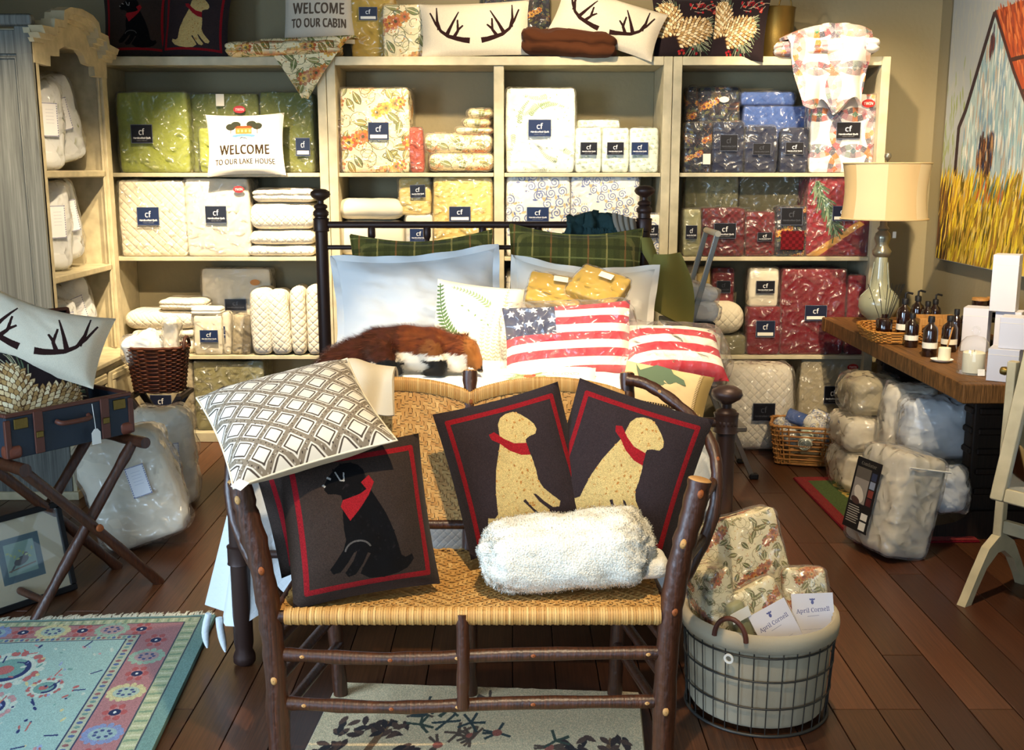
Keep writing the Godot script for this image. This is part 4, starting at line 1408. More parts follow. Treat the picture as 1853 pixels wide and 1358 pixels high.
# ---------------------------------------------------------------- slab table and standing mirror
func table_and_mirror():
	var t := thing("trestle_table", "heavy plank-topped wooden table on a dark carved trestle base", "table", spot(Vector3(2.03, 0, -4.95)))
	var g := Geo.new()
	for k in 4:
		g = box_geo(Vector3(1.705 + .085 + k * .166, .682, -4.95), Vector3(.164, .076, 1.78), .006)
		wpart(t, "plank", g, M.tabletop)
	for k in [-1, 1]:
		wpart(t, "breadboard_end", box_geo(Vector3(2.036, .682, -4.95 + k * .9205), Vector3(.664, .076, .06), .006), M.tabletop)
	for z in [-4.38, -5.5]:
		var tr := wpart(t, "trestle", box_geo(Vector3(2.05, .37, z), Vector3(.30, .54, .09), .012), M.tabledark)
		g = Geo.new()
		for k in 5:
			g.box(Vector3(2.05, .2 + k * .085, z + .046), Vector3(.26, .03, .02), Basis.IDENTITY, .008)
			g.box(Vector3(1.9, .2 + k * .085, z), Vector3(.02, .03, .08), Basis.IDENTITY, .008)
		part(tr, "carved_band", g, M.tabledark)
		var foot := PackedVector2Array([Vector2(-.32, 0), Vector2(-.325, .05), Vector2(-.27, .06), Vector2(-.20, .075), Vector2(-.13, .12), Vector2(.13, .12), Vector2(.2, .075), Vector2(.27, .06), Vector2(.33, .05), Vector2(.33, 0)])
		g = Geo.new()
		g.extrude(foot, .14, Vector3(2.05, 0, z - .07), Basis.IDENTITY)
		wpart(t, "foot", g, M.tabledark)
		wpart(t, "cleat", box_geo(Vector3(2.05, .622, z), Vector3(.5, .044, .12), .008), M.tabledark)
	wpart(t, "stretcher", box_geo(Vector3(2.05, .2, -4.94), Vector3(.06, .1, 1.08), .008), M.tabledark)
	# mirror: panel pivoting between posts on curved legs
	var mx := 1.755
	var mz := -3.72
	t = thing("standing_mirror", "cream painted cheval mirror on curved legs in front of the plank table", "mirror", spot(Vector3(mx + .13, 0, mz + .19)))
	var b := turn(-55)
	for k in [0, 1]:
		var o := Vector3(mx, 0, mz) + b * Vector3(.46 * k, 0, 0)
		var leg := PackedVector2Array([Vector2(-.205, 0), Vector2(-.165, 0), Vector2(-.135, .05), Vector2(-.085, .12), Vector2(-.02, .165), Vector2(.02, .165), Vector2(.085, .12), Vector2(.135, .05), Vector2(.165, 0), Vector2(.205, 0), Vector2(.185, .03), Vector2(.135, .11), Vector2(.08, .19), Vector2(.02, .225), Vector2(-.02, .225), Vector2(-.08, .19), Vector2(-.135, .11), Vector2(-.185, .03)])
		g = Geo.new()
		g.extrude(leg, .032, o + b * Vector3(-.016, 0, 0), b * Basis(Vector3(0, 0, -1), Vector3.UP, Vector3(1, 0, 0)))
		wpart(t, "leg", g, M.cream)
		wpart(t, "post", box_geo(o + Vector3(0, .53, 0), Vector3(.034, .66, .034), .005, b), M.cream)
		wpart(t, "pivot_knob", lathe_geo([Vector2(.001, .03), Vector2(.014, .026), Vector2(.016, .012), Vector2(.008, 0)], 12, o + b * Vector3(-.017 if k == 0 else .017, .82, 0), b * Basis(Vector3.BACK, PI / 2 if k == 0 else -PI / 2)), M.brass)
	wpart(t, "crossbar", box_geo(Vector3(mx, .26, mz) + b * Vector3(.23, 0, 0), Vector3(.425, .05, .026), .005, b), M.cream)
	var fb := b * Basis(Vector3.RIGHT, deg_to_rad(-15.0))
	var fc := Vector3(mx, .82, mz) + b * Vector3(.23, 0, 0)
	var fw := .36
	var fh := .90
	for k in [-1, 1]:
		wpart(t, "frame_stile", box_geo(fc + fb * Vector3(k * fw / 2, 0, 0), Vector3(.05, fh, .03), .006, fb), M.cream)
		wpart(t, "frame_rail", box_geo(fc + fb * Vector3(0, k * (fh / 2 - .025), 0), Vector3(fw - .05, .05, .03), .006, fb), M.cream)
	wpart(t, "mirror_glass", box_geo(fc + fb * Vector3(0, 0, -.004), Vector3(fw - .05, fh - .1, .008), .001, fb), M.mirrorglass)
	# painting
	var pt := thing("barn_painting", "large unframed canvas painting of a white barn with orange roof in yellow grass", "painting", spot(Vector3(EAST, 1.03, -5.3)))
	wpart(pt, "canvas_edge", box_geo(Vector3(EAST - .022, 1.735, -5.43), Vector3(.04, 1.42, 1.32), .004), M.paper)
	g = Geo.new()
	g.face([Vector3(EAST - .0435, 2.44, -6.085), Vector3(EAST - .0435, 2.44, -4.775), Vector3(EAST - .0435, 1.03, -4.775), Vector3(EAST - .0435, 1.03, -6.085)], Vector3.LEFT, [Vector2(0, 0), Vector2(1, 0), Vector2(1, 1), Vector2(0, 1)])
	wpart(pt, "painted_face", g, M.p_painting)

# ---------------------------------------------------------------- bed
func post(t: Node3D, x: float, z: float, h: float, collars: Array):
	var p := wpart(t, "post", lathe_geo([Vector2(.022, 0), Vector2(.034, .01), Vector2(.034, .03), Vector2(.026, .05), Vector2(.030, .07), Vector2(.029, h - .125)], 18, Vector3(x, 0, z)), M.iron)
	var y := h - .125
	part(p, "finial", lathe_geo([Vector2(.029, y), Vector2(.036, y + .008), Vector2(.036, y + .022), Vector2(.024, y + .034), Vector2(.032, y + .042), Vector2(.030, y + .052), Vector2(.015, y + .060), Vector2(.015, y + .072), Vector2(.040, y + .088), Vector2(.047, y + .100), Vector2(.044, y + .113), Vector2(.026, y + .124), Vector2(.001, y + .127)], 20, Vector3(x, 0, z)), M.iron)
	for c in collars:
		part(p, "collar", lathe_geo([Vector2(.029, c - .032), Vector2(.038, c - .028), Vector2(.036, c - .02), Vector2(.036, c + .02), Vector2(.038, c + .028), Vector2(.029, c + .032)], 18, Vector3(x, 0, z)), M.iron)

func bed():
	var zf := -3.15
	var zh := -5.0
	var t := thing("iron_bed", "brown iron bed with turned knob posts and thin rails", "bed", spot(Vector3(-.12, 0, -4.1)))
	post(t, -.835, zf, .885, [.775, .36])
	post(t, .640, zf, .885, [.775, .36])
	post(t, -.875, zh, 1.43, [1.268, .36])
	post(t, .605, zh, 1.445, [1.268, .36])
	for q in [[1.268, .016, zh], [1.165, .011, zh]]:
		wpart(t, "headboard_rail", tube_geo([Vector3(-.875, q[0], q[2]), Vector3(.605, q[0], q[2])], q[1], 10), M.iron)
	for x in [-.645, -.39, -.135, .12, .375]:
		wpart(t, "spindle", tube_geo([Vector3(x, .42, zh), Vector3(x, 1.268, zh)], .011, 8), M.iron)
		wpart(t, "spindle_collar", lathe_geo([Vector2(.011, 1.20), Vector2(.018, 1.215), Vector2(.018, 1.25), Vector2(.011, 1.262)], 12, Vector3(x, 0, zh)), M.iron)
	wpart(t, "footboard_rail", tube_geo([Vector3(-.835, .775, zf), Vector3(.64, .775, zf)], .015, 10), M.iron)
	for y in [.36]:
		wpart(t, "footboard_rail", tube_geo([Vector3(-.835, y, zf), Vector3(.64, y, zf)], .013, 10), M.iron)
		wpart(t, "headboard_rail", tube_geo([Vector3(-.875, y, zh), Vector3(.605, y, zh)], .013, 10), M.iron)
	for k in [0, 1]:
		wpart(t, "side_rail", tube_geo([Vector3([-.835, .64][k], .36, zf), Vector3([-.875, .605][k], .36, zh)], .018, 10), M.iron)
	var m := thing("mattress", "thick mattress under the white bedspread", "mattress", spot(Vector3(-.115, .38, -4.08)))
	var g := Geo.new()
	g.soft(Vector3(1.38, .355, 1.74), .06, 10, func(p: Vector3): return p + Vector3(0, .1775, 0))
	part(m, "ticking", g, M.white)
	bedspread()

func bedspread():
	var t := thing("bedspread", "white textured bedspread hanging down the sides of the iron bed", "bedspread", spot(Vector3(-.115, .72, -4.1)))
	var x0 := -.80
	var x1 := .585
	var z0 := -4.93
	var z1 := -3.235
	var top := .76
	var g := Geo.new()
	g.grid(30, 36, func(u: float, v: float):
		var x := lerpf(x0, x1, u)
		var z := lerpf(z0, z1, v)
		return Vector3(x, top + .008 * noise.get_noise_2d(x * 5, z * 5) - .012 * pow(absf(u * 2 - 1), 8.0) - .012 * pow(v, 14.0), z), true)
	# skirt: down the window side, round the foot, down the aisle side
	var path := []
	for i in 30: path.append([Vector2(x0, lerpf(z0, z1 - .05, i / 30.0)), Vector2(-1, 0)])
	for i in 9:
		var w := PI + PI / 2 * i / 8.0
		path.append([Vector2(x0 + .05, z1 - .05) + Vector2(cos(w), -sin(w)) * .05, Vector2(cos(w), -sin(w))])
	for i in 24: path.append([Vector2(lerpf(x0 + .06, x1 - .06, i / 23.0), z1), Vector2(0, 1)])
	for i in 9:
		var w := PI / 2 * (1.0 - i / 8.0)
		path.append([Vector2(x1 - .05, z1 - .05) + Vector2(cos(w), sin(w)) * .05, Vector2(cos(w), sin(w))])
	for i in 31: path.append([Vector2(x1, lerpf(z1 - .05, z0, i / 30.0)), Vector2(1, 0)])
	var m := path.size() - 1
	g.grid(m, 14, func(u: float, v: float):
		var q: Array = path[roundi(u * m)]
		var s := roundi(u * m) * .055
		var side: bool = absf(q[1].x) > .98
		var corner: float = absf(q[1].x * q[1].y) * 2.0
		var fold := sin(s * 7.0) * .6 + sin(s * 15.0 + 1.0) * .4
		var near: float = clampf((q[0].y + 4.2) / 1.0, 0, 1)
		var out: float = .012 + pow(v, .6) * .012 + v * ((.05 + .07 * near) if side else .012) + v * v * fold * (.022 if side else .008) + corner * v * .11
		var drop := lerpf(.0, .56 + (.07 * corner if q[1].x < 0 else 0.0) + .01 * sin(s * 9.0), v)
		if v == 0.0: out = -.012
		return Vector3(q[0].x + q[1].x * out, top - .012 - drop, q[0].y + q[1].y * out), false)
	wpart(t, "cover", g, M.spread)
	for k in 2:
		g = Geo.new()
		var c := Vector3(-.955 + .04 * k, .115, -3.20 + .03 * k)
		g.tube(curve_pts([c + Vector3(0, .03, 0), c + Vector3(-.012 + .02 * k, -.03, .005), c + Vector3(-.006 + .025 * k, -.08, .012)], 4), [.010, .011, .012, .012, .012, .011, .009, .006, .003], 6)
		wpart(t, "corner_tie", g, M.spread)

# ---------------------------------------------------------------- hickory settee
func branch(t: Node3D, called: String, pts: Array, r: float, knots: int, cut_end := -1, smooth := true) -> MeshInstance3D:
	var p := curve_pts(pts, 7) if smooth else pts
	var rr := []
	for i in p.size():
		rr.append(r * (1.0 + .10 * noise.get_noise_1d(i * .35 + pts[0].x * 40) + .05 * sin(i * 1.7)))
	var o := wpart(t, called, tube_geo(p, rr, 12), M.bark)
	for k in knots:
		var i := clampi(int((k + .6) * p.size() / knots), 1, p.size() - 2)
		var d: Vector3 = (p[i + 1] - p[i - 1]).normalized()
		var nn := Vector3(.25 * sin(k * 2.3), .15, 1.0)
		nn = (nn - d * nn.dot(d)).normalized()
		var b := Basis(d.cross(nn).normalized(), nn, -d)
		part(o, "knot", lathe_geo([Vector2(.001, r * .12), Vector2(r * .20, r * .12), Vector2(r * .28, r * .04), Vector2(r * .38, -.12 * r)], 12, p[i] + nn * rr[i] * .99, b * Basis.from_scale(Vector3(.8, 1, 1.25))), M.cut if k % 2 == 0 else M.knot)
	if cut_end >= 0:
		var e: Vector3 = p[-1]
		var d2: Vector3 = (p[-1] - p[-2]).normalized()
		var x := d2.cross(Vector3.BACK).normalized()
		part(o, "cut_end", lathe_geo([Vector2(.001, .003), Vector2(r * .85, .003), Vector2(r * .98, .0), Vector2(r * .98, -.004)], 14, e, Basis(x, d2, x.cross(d2))), M.cut)
	return o

func weave(g: Geo, nx: int, ny: int, f: Callable, lift: float, tone: Callable):     # herringbone of flat cane over f(u, v)
	var nrm := func(u: float, v: float) -> Vector3:
		var a: Vector3 = f.call(u, v)
		return (f.call(minf(u + .01, 1.0), v) - f.call(u - .01, v)).cross(f.call(u, v - .01) - a).normalized() if v > .02 else (f.call(u + .01, v) - f.call(u - .01, v)).cross(a - f.call(u, v + .01)).normalized()
	var over := func(i: int, j: int) -> bool:
		var k := i if int(i / 12) % 2 == 0 else -i
		return posmod(k + j, 4) < 2
	for dir in 2:
		var na := nx if dir == 0 else ny
		var nb := ny if dir == 0 else nx
		for a in na:
			var b := 0
			while b < nb:
				var up: bool = over.call(a, b) if dir == 0 else not over.call(b, a)
				if not up:
					b += 1
					continue
				var e := b
				while e < nb and (over.call(a, e) if dir == 0 else not over.call(e, a)): e += 1
				g.col = tone.call(a * 31 + b * 7 + dir * 5)
				var s := g.v.size()
				for k in 4:
					var tb := clampf((b + (e - b) * k / 3.0 + (-.25 if k == 0 else .25 if k == 3 else 0.0)) / nb, 0.0, 1.0)
					var z := 0.0 if k == 0 or k == 3 else lift
					for sd in [.07, .93]:
						var ta := (a + float(sd)) / na
						var u := ta if dir == 0 else tb
						var v := tb if dir == 0 else ta
						var n: Vector3 = nrm.call(u, v)
						g.add(f.call(u, v) + n * (z + .0008), n)
				for k in 3: g.quad(s + k * 2, s + k * 2 + 1, s + k * 2 + 3, s + k * 2 + 2)
				b = e
	g.tinted = true

func settee():
	var t := thing("settee", "hickory branch settee with woven cane seat and back", "settee", spot(Vector3(-.1, 0, -2.7)))
	var mir := func(p: Vector3) -> Vector3: return Vector3(-.205 - p.x, p.y, p.z)
	var fr := [Vector3(.380, 0, -2.5), Vector3(.382, .28, -2.5), Vector3(.392, .46, -2.5), Vector3(.412, .60, -2.502), Vector3(.436, .70, -2.505), Vector3(.452, .785, -2.508)]
	var fl := fr.map(mir)
	branch(t, "front_post", fr, .029, 4, 1)
	branch(t, "front_post", fl, .029, 3, 1)
	var hoop := [Vector3(.330, .925, -3.05), Vector3(.39, .912, -3.03), Vector3(.47, .865, -2.96), Vector3(.535, .80, -2.87), Vector3(.55, .72, -2.80), Vector3(.53, .60, -2.75), Vector3(.46, .47, -2.70), Vector3(.40, .42, -2.66)]
	branch(t, "arm_hoop", hoop, .017, 3)
	branch(t, "arm_hoop", hoop.map(mir), .017, 3)
	for q in [[Vector3(.425, .66, -2.51), Vector3(.545, .70, -2.80)], [Vector3(.405, .55, -2.51), Vector3(.51, .56, -2.74)]]:
		branch(t, "arm_rung", q, .012, 0, -1, false)
		branch(t, "arm_rung", q.map(mir), .012, 0, -1, false)
	for x in [-.575, -.122, .335]:
		branch(t, "rear_post", [Vector3(clampf(x, -.5, .3), 0, -2.93), Vector3(clampf(x, -.52, .31), .30, -2.93), Vector3(x, .52, -2.955), Vector3(x, .80, -3.045), Vector3(x, .942 if absf(x + .122) < .1 else .935, -3.09)], .021, 2, 1)
	# rungs under the seat
	for h in [.335, .205]:
		branch(t, "front_rung", [Vector3(-.575, h + .004, -2.5), Vector3(-.3, h - .006, -2.495), Vector3(0, h + .003, -2.5), Vector3(.37, h + .008, -2.5)], .0165, 5)
	branch(t, "rear_rung", [Vector3(-.5, .34, -2.93), Vector3(-.1, .335, -2.93), Vector3(.3, .34, -2.93)], .015, 2)
	for x in [[-.583, -.5], [.382, .3]]:
		for h in [.37, .27, .17]:
			branch(t, "side_rung", [Vector3(x[0], h, -2.5), Vector3(x[1], h, -2.93)], .0135, 0, -1, false)
	branch(t, "centre_support", [Vector3(-.122, .205, -2.485), Vector3(-.120, .33, -2.482), Vector3(-.122, .45, -2.49)], .016, 0)
	# seat: frame rails, caned top, wrapped front
	var sy := .452
	for q in [[Vector3(-.58, sy - .012, -2.5), Vector3(.385, sy - .012, -2.5)], [Vector3(-.56, sy - .012, -2.92), Vector3(.36, sy - .012, -2.92)], [Vector3(-.58, sy - .012, -2.5), Vector3(-.56, sy - .012, -2.92)], [Vector3(.385, sy - .012, -2.5), Vector3(.36, sy - .012, -2.92)]]:
		wpart(t, "seat_rail", tube_geo(q, .017, 10), M.bark)
	var tone := func(k: int) -> Color:
		var r := fposmod(sin(k * 12.9898) * 43758.5, 1.0)
		return hexc("bd8a4a").lerp(hexc("d8ad6a"), r).lerp(hexc("94672f"), .35 * fposmod(r * 7.3, 1.0)).srgb_to_linear()
	var seat := func(u: float, v: float) -> Vector3: return Vector3(lerpf(-.57, .375, u), sy + .008 - .014 * sin(PI * u) * sin(PI * v), lerpf(-2.49, -2.93, v))
	var base := Geo.new()
	base.grid(20, 10, func(u, v): return seat.call(u, v) - Vector3(0, .007, 0))
	var st := wpart(t, "added_seat_sheet", base, M.caneunder)  # plain sheet added under the cane to close off its gaps
	var g := Geo.new()
	weave(g, 84, 40, seat, .0026, tone)
	var o := part(st, "seat_cane", g, M.cane)
	o.set_meta("kind", "stuff")
	g = Geo.new()
	for i in 148:
		g.col = tone.call(i * 3)
		var x := lerpf(-.555, .362, i / 147.0)
		var s := g.v.size()
		for k in 9:
			var w := lerpf(PI * .62, -PI * .62, k / 8.0)
			var nn := Vector3(0, sin(w), cos(w))
			for d in [-.0028, .0028]:
				g.add(Vector3(x + d, sy - .012, -2.5) + nn * (.0215 + .0008 * (i % 3)), nn)
		for k in 8: g.quad(s + k * 2, s + k * 2 + 1, s + k * 2 + 3, s + k * 2 + 2)
	g.tinted = true
	o = part(st, "front_wrapping", g, M.cane)
	o.set_meta("kind", "stuff")
	# back: caned panel with two arched tops
	var back := func(u: float, v: float) -> Vector3:
		var x := lerpf(-.565, .325, u)
		var half := fposmod(u * 2.0, 1.0) if u < 1.0 else 1.0
		var tp := .880 + .042 * pow(sin(PI * half), .7)
		var h := lerpf(.525, tp, v)
		return Vector3(x, h, -2.935 - (h - .52) * .32)
	base = Geo.new()
	base.grid(40, 8, func(u, v): return back.call(u, v) - Vector3(0, 0, .018), true)
	st = wpart(t, "added_back_sheet", base, M.caneunder)  # plain sheet added behind the cane so its gaps go dark
	g = Geo.new()
	weave(g, 80, 36, back, .0034, tone)
	o = part(st, "back_cane", g, M.cane)
	o.set_meta("kind", "stuff")
	g = Geo.new()
	for i in 150:      # cane wrapped over the top edge
		g.col = tone.call(i * 5 + 2)
		var u := (i + .5) / 150.0
		var c: Vector3 = back.call(u, 1.0)
		var s := g.v.size()
		for k in 8:
			var w := lerpf(-.35, PI + .35, k / 7.0)
			var nn := Vector3(0, sin(w), cos(w))
			var p := c + Vector3(0, -.004, -.006) + nn * .0115
			if k == 0: p += Vector3(0, -.022, .007)
			for d in [-.0027, .0027]: g.add(p + Vector3(d, 0, 0), nn)
		for k in 7: g.quad(s + k * 2, s + k * 2 + 1, s + k * 2 + 3, s + k * 2 + 2)
	g.tinted = true
	o = part(st, "top_wrapping", g, M.cane)
	o.set_meta("kind", "stuff")
	wpart(t, "back_lower_rail", tube_geo([Vector3(-.575, .525, -2.945), Vector3(.335, .525, -2.945)], .014, 10), M.bark)

# ---------------------------------------------------------------- rugs
func rug(t: Node3D, w: float, l: float, th: float, m: Material, sm: Material, shag := 0.0):     # corner away from the viewer, aisle side, at the origin
	var g := Geo.new()
	g.box(Vector3(-w / 2, th / 2 - .001, l / 2), Vector3(w, th, l), Basis.IDENTITY, th * .45)
	part(t, "backing", g, sm)
	g = Geo.new()
	g.grid(40, 50, func(u, v): return Vector3(lerpf(-w + .004, -.004, u), th + .001 + .0015 * noise.get_noise_2d(u * 18, v * 22), lerpf(.004, l - .004, v)), true)
	part(t, "pile", g, m)

func rugs():
	var t := thing("persian_rug", "aqua persian rug with pink flowered border and cream fringe", "rug", spot(Vector3(-1.015, 0, -3.50), Basis(Vector3.UP, deg_to_rad(4.5))))
	rug(t, 1.55, 2.3, .014, M.p_persian, M.rugside)
	var g := Geo.new()
	rng.seed = 21
	for i in 420:
		var x := -1.54 + i * 1.53 / 420
		var e := Vector3(rng.randf_range(-.012, .012), 0, -rng.randf_range(.03, .062))
		g.tube([Vector3(x, .008, .004), Vector3(x, .010, 0) + e * .5, Vector3(x, .003, 0) + e], [.003, .003, .0018], 4, false)
	part(t, "fringe", g, M.fringe).set_meta("kind", "stuff")
	t = thing("pinecone_rug", "ivory rug with brown pine cones and twigs under the hickory settee", "rug", spot(Vector3(.375, 0, -2.945), Basis(Vector3.UP, deg_to_rad(-4))))
	rug(t, .90, 1.3, .010, M.p_twig, M.beigethrow)
	t = thing("welcome_mat", "green hooked mat with a red border and gold lettering beside the table", "mat", spot(Vector3(1.40, 0, -5.2), Basis(Vector3.UP, deg_to_rad(91))))
	rug(t, .95, .52, .010, M.p_mat, M.red)

# ---------------------------------------------------------------- pillows, packs, folded cloth
func pillow(called: String, label: String, p: Vector3, b: Basis, w: float, h: float, th: float, mf: Material, mb: Material, o := {}) -> Node3D:
	var t := thing(called, label, o.get("cat", "pillow"), spot(p, b), o.get("group", ""))
	var c: float = o.get("pinch", .07)
	var bend: float = o.get("bend", 0.0)
	var sd: float = p.x * 7 + p.y * 3
	var wr: float = o.get("wrinkle", .006)
	var f := func(u: float, v: float, s: float) -> Vector3:
		var U := 2 * u - 1
		var V := 1 - 2 * v
		var k := pow(maxf(0.0, (1 - pow(absf(U), 2.6)) * (1 - pow(absf(V), 2.6))), o.get("pow", .5))
		var z := s * th / 2 * k + wr * k * (noise.get_noise_3d(U * 1.6 + sd, V * 1.6, s) + .5 * noise.get_noise_3d(U * 4 + sd, V * 4, s))
		var sag: float = o.get("sag", 0.0) * (V + 1) * .5 * cos(U * PI / 2)
		return Vector3(U * w / 2 * (1 - c * (1 - V * V)), V * h / 2 * (1 - c * (1 - U * U)) - sag, z + bend * (U * U - .4) - o.get("bendv", 0.0) * V * V)
	var g := Geo.new()
	g.grid(22, 22, func(u, v): return f.call(u, v, 1.0), true)
	part(t, "front_cover", g, mf)
	g = Geo.new()
	g.grid(18, 18, func(u, v): return f.call(u, v, -1.0))
	part(t, "back_cover", g, mb)
	if o.has("piping"):
		var loop := []
		for i in 81:
			var q := fposmod(i / 20.0, 4.0)
			var e := fposmod(q, 1.0)
			var uv: Vector2 = [Vector2(e, 0), Vector2(1, e), Vector2(1 - e, 1), Vector2(0, 1 - e)][int(q)]
			loop.append(f.call(uv.x, uv.y, 1.0))
		part(t, "piping", tube_geo(loop, o.piping, 6), mb)
	if o.has("flange"):      # flat border beyond the seam
		var fl: float = o.flange
		g = Geo.new()
		for s in [1.0, -1.0]:
			g.grid(96, 2, func(u: float, v: float):
				var q := fposmod(u * 4.0, 4.0)
				var e := fposmod(q, 1.0)
				var uv: Vector2 = [Vector2(e, 0), Vector2(1, e), Vector2(1 - e, 1), Vector2(0, 1 - e)][int(q) % 4]
				var c0: Vector3 = f.call(uv.x, uv.y, 1.0)
				var dir := Vector3(uv.x * 2 - 1, 1 - uv.y * 2, 0)
				dir = Vector3(signf(dir.x) * pow(absf(dir.x), 5.0), signf(dir.y) * pow(absf(dir.y), 5.0), 0).normalized()
				return c0 + dir * fl * (v - .06) + Vector3(0, 0, s * .002 + v * .012 * sin(u * 90.0 + sd)), s > 0)
		part(t, "flange", g, mb)
	return t

func fluff(sz: Vector3, r: float, seg: int, puff: float, rough: float, rolls: int, sd: float, grow := 0.0) -> Geo:
	var g := Geo.new()
	var size := sz + Vector3.ONE * grow * 2
	g.soft(size, r + grow, seg, func(p: Vector3):
		var q := Vector3(p.x / size.x, p.y / size.y, p.z / size.z) * 2.0
		var out := p
		if p.z > 0: out.z += puff * cos(q.x * 1.4) * cos(q.y * 1.4) * clampf(q.z, 0, 1)
		else: out.z -= puff * .6 * cos(q.x * 1.4) * cos(q.y * 1.4) * clampf(-q.z, 0, 1)
		out.x += signf(q.x) * puff * .5 * pow(absf(q.x), 3) * cos(q.y * 1.4)
		if rolls > 0:
			var e := fposmod((q.y * .5 + .5) * rolls * .999, 1.0) * 2 - 1
			var dent := (1 - sqrt(maxf(0.0, 1 - e * e * .96))) * minf(.022, size.y / rolls * .5)
			out.z -= dent * clampf(q.z * 3, -1, 1)
			out.x -= dent * .6 * signf(q.x) * pow(absf(q.x), 6)
		var n := Vector3(noise.get_noise_3d(p.x * 7 + sd, p.y * 7, p.z * 7), noise.get_noise_3d(p.x * 7, p.y * 7 + sd, p.z * 7 + 9), noise.get_noise_3d(p.x * 7 + 5, p.y * 7, p.z * 7 + sd))
		n.y *= .3 + .7 * clampf(q.y + 1.0, 0, 1)
		return out + n * rough + Vector3(0, size.y / 2 - grow, 0))
	return g

func pk(called: String, label: String, group: String, x0: float, y0: float, x1: float, base: float, d: float, dep: float, m: Material, o := {}) -> Node3D:
	var xm := (x0 + x1) / 2
	var by: float = base if not o.has("by") else at(xm, o.by, d).y
	var top := at(xm, y0, d).y
	var h := top - by
	var py := lerpf(y0, o.get("by", y0 + 120.0), .5)
	var w := (x1 - x0) * mpp(py, d)
	var cx := at(xm, py, d).x
	var b := turn(o.get("yaw", 0.0), o.get("tilt", 0.0), o.get("roll", 0.0))
	var t := thing(called, label, o.get("cat", "quilt pack"), spot(Vector3(cx, by + .001, -d - dep / 2), b), group)
	var r: float = o.get("r", minf(.016, minf(dep, minf(w, h)) * .45))
	var puff: float = o.get("puff", .008)
	var rough: float = o.get("rough", .004)
	var seg: int = o.get("seg", 10)
	var rolls: int = o.get("rolls", 0)
	if rolls > 0: seg = maxi(seg, 8 * rolls)
	part(t, o.get("body", "folded_quilt"), fluff(Vector3(w, h, dep), r, mini(seg, 34), puff, rough, rolls, cx * 9 + by * 5), m)
	if o.get("wrap", true):
		var g := fluff(Vector3(w, h, dep), r * .8, 13, puff + .002, rough * 1.2 + .004, 0, cx * 3 + 2.0, .006)
		part(t, "plastic_wrap", g, o.get("film", M.wrap))
	var zf := dep / 2 + puff + .010 + rough
	for c in o.get("cards", []):
		var a := at(c[1], c[2], d)
		var e := at(c[3], c[4], d)
		var g := Geo.new()
		var cc := Vector3((a.x + e.x) / 2 - cx, (a.y + e.y) / 2 - by, zf)
		g.box(cc, Vector3(e.x - a.x, a.y - e.y, .0025), Basis.IDENTITY, .0005)
		part(t, "label_card", g, M[c[0]])
	for c in o.get("spots", []):
		var a := at(c[1], c[2], d)
		var s := mpp(c[2], d)
		var g := Geo.new()
		var ring := []
		var uvs := []
		for i in 20:
			var e := Vector2.from_angle(-TAU * i / 20)
			ring.append(Vector3(a.x - cx + e.x * s * c[3], a.y - by + e.y * s * c[3] * .6, zf + .001))
			uvs.append(Vector2(.5 + e.x * .5, .5 - e.y * .5))
		g.face(ring, Vector3.BACK, uvs)
		part(t, "sticker", g, M[c[0]])
	return t

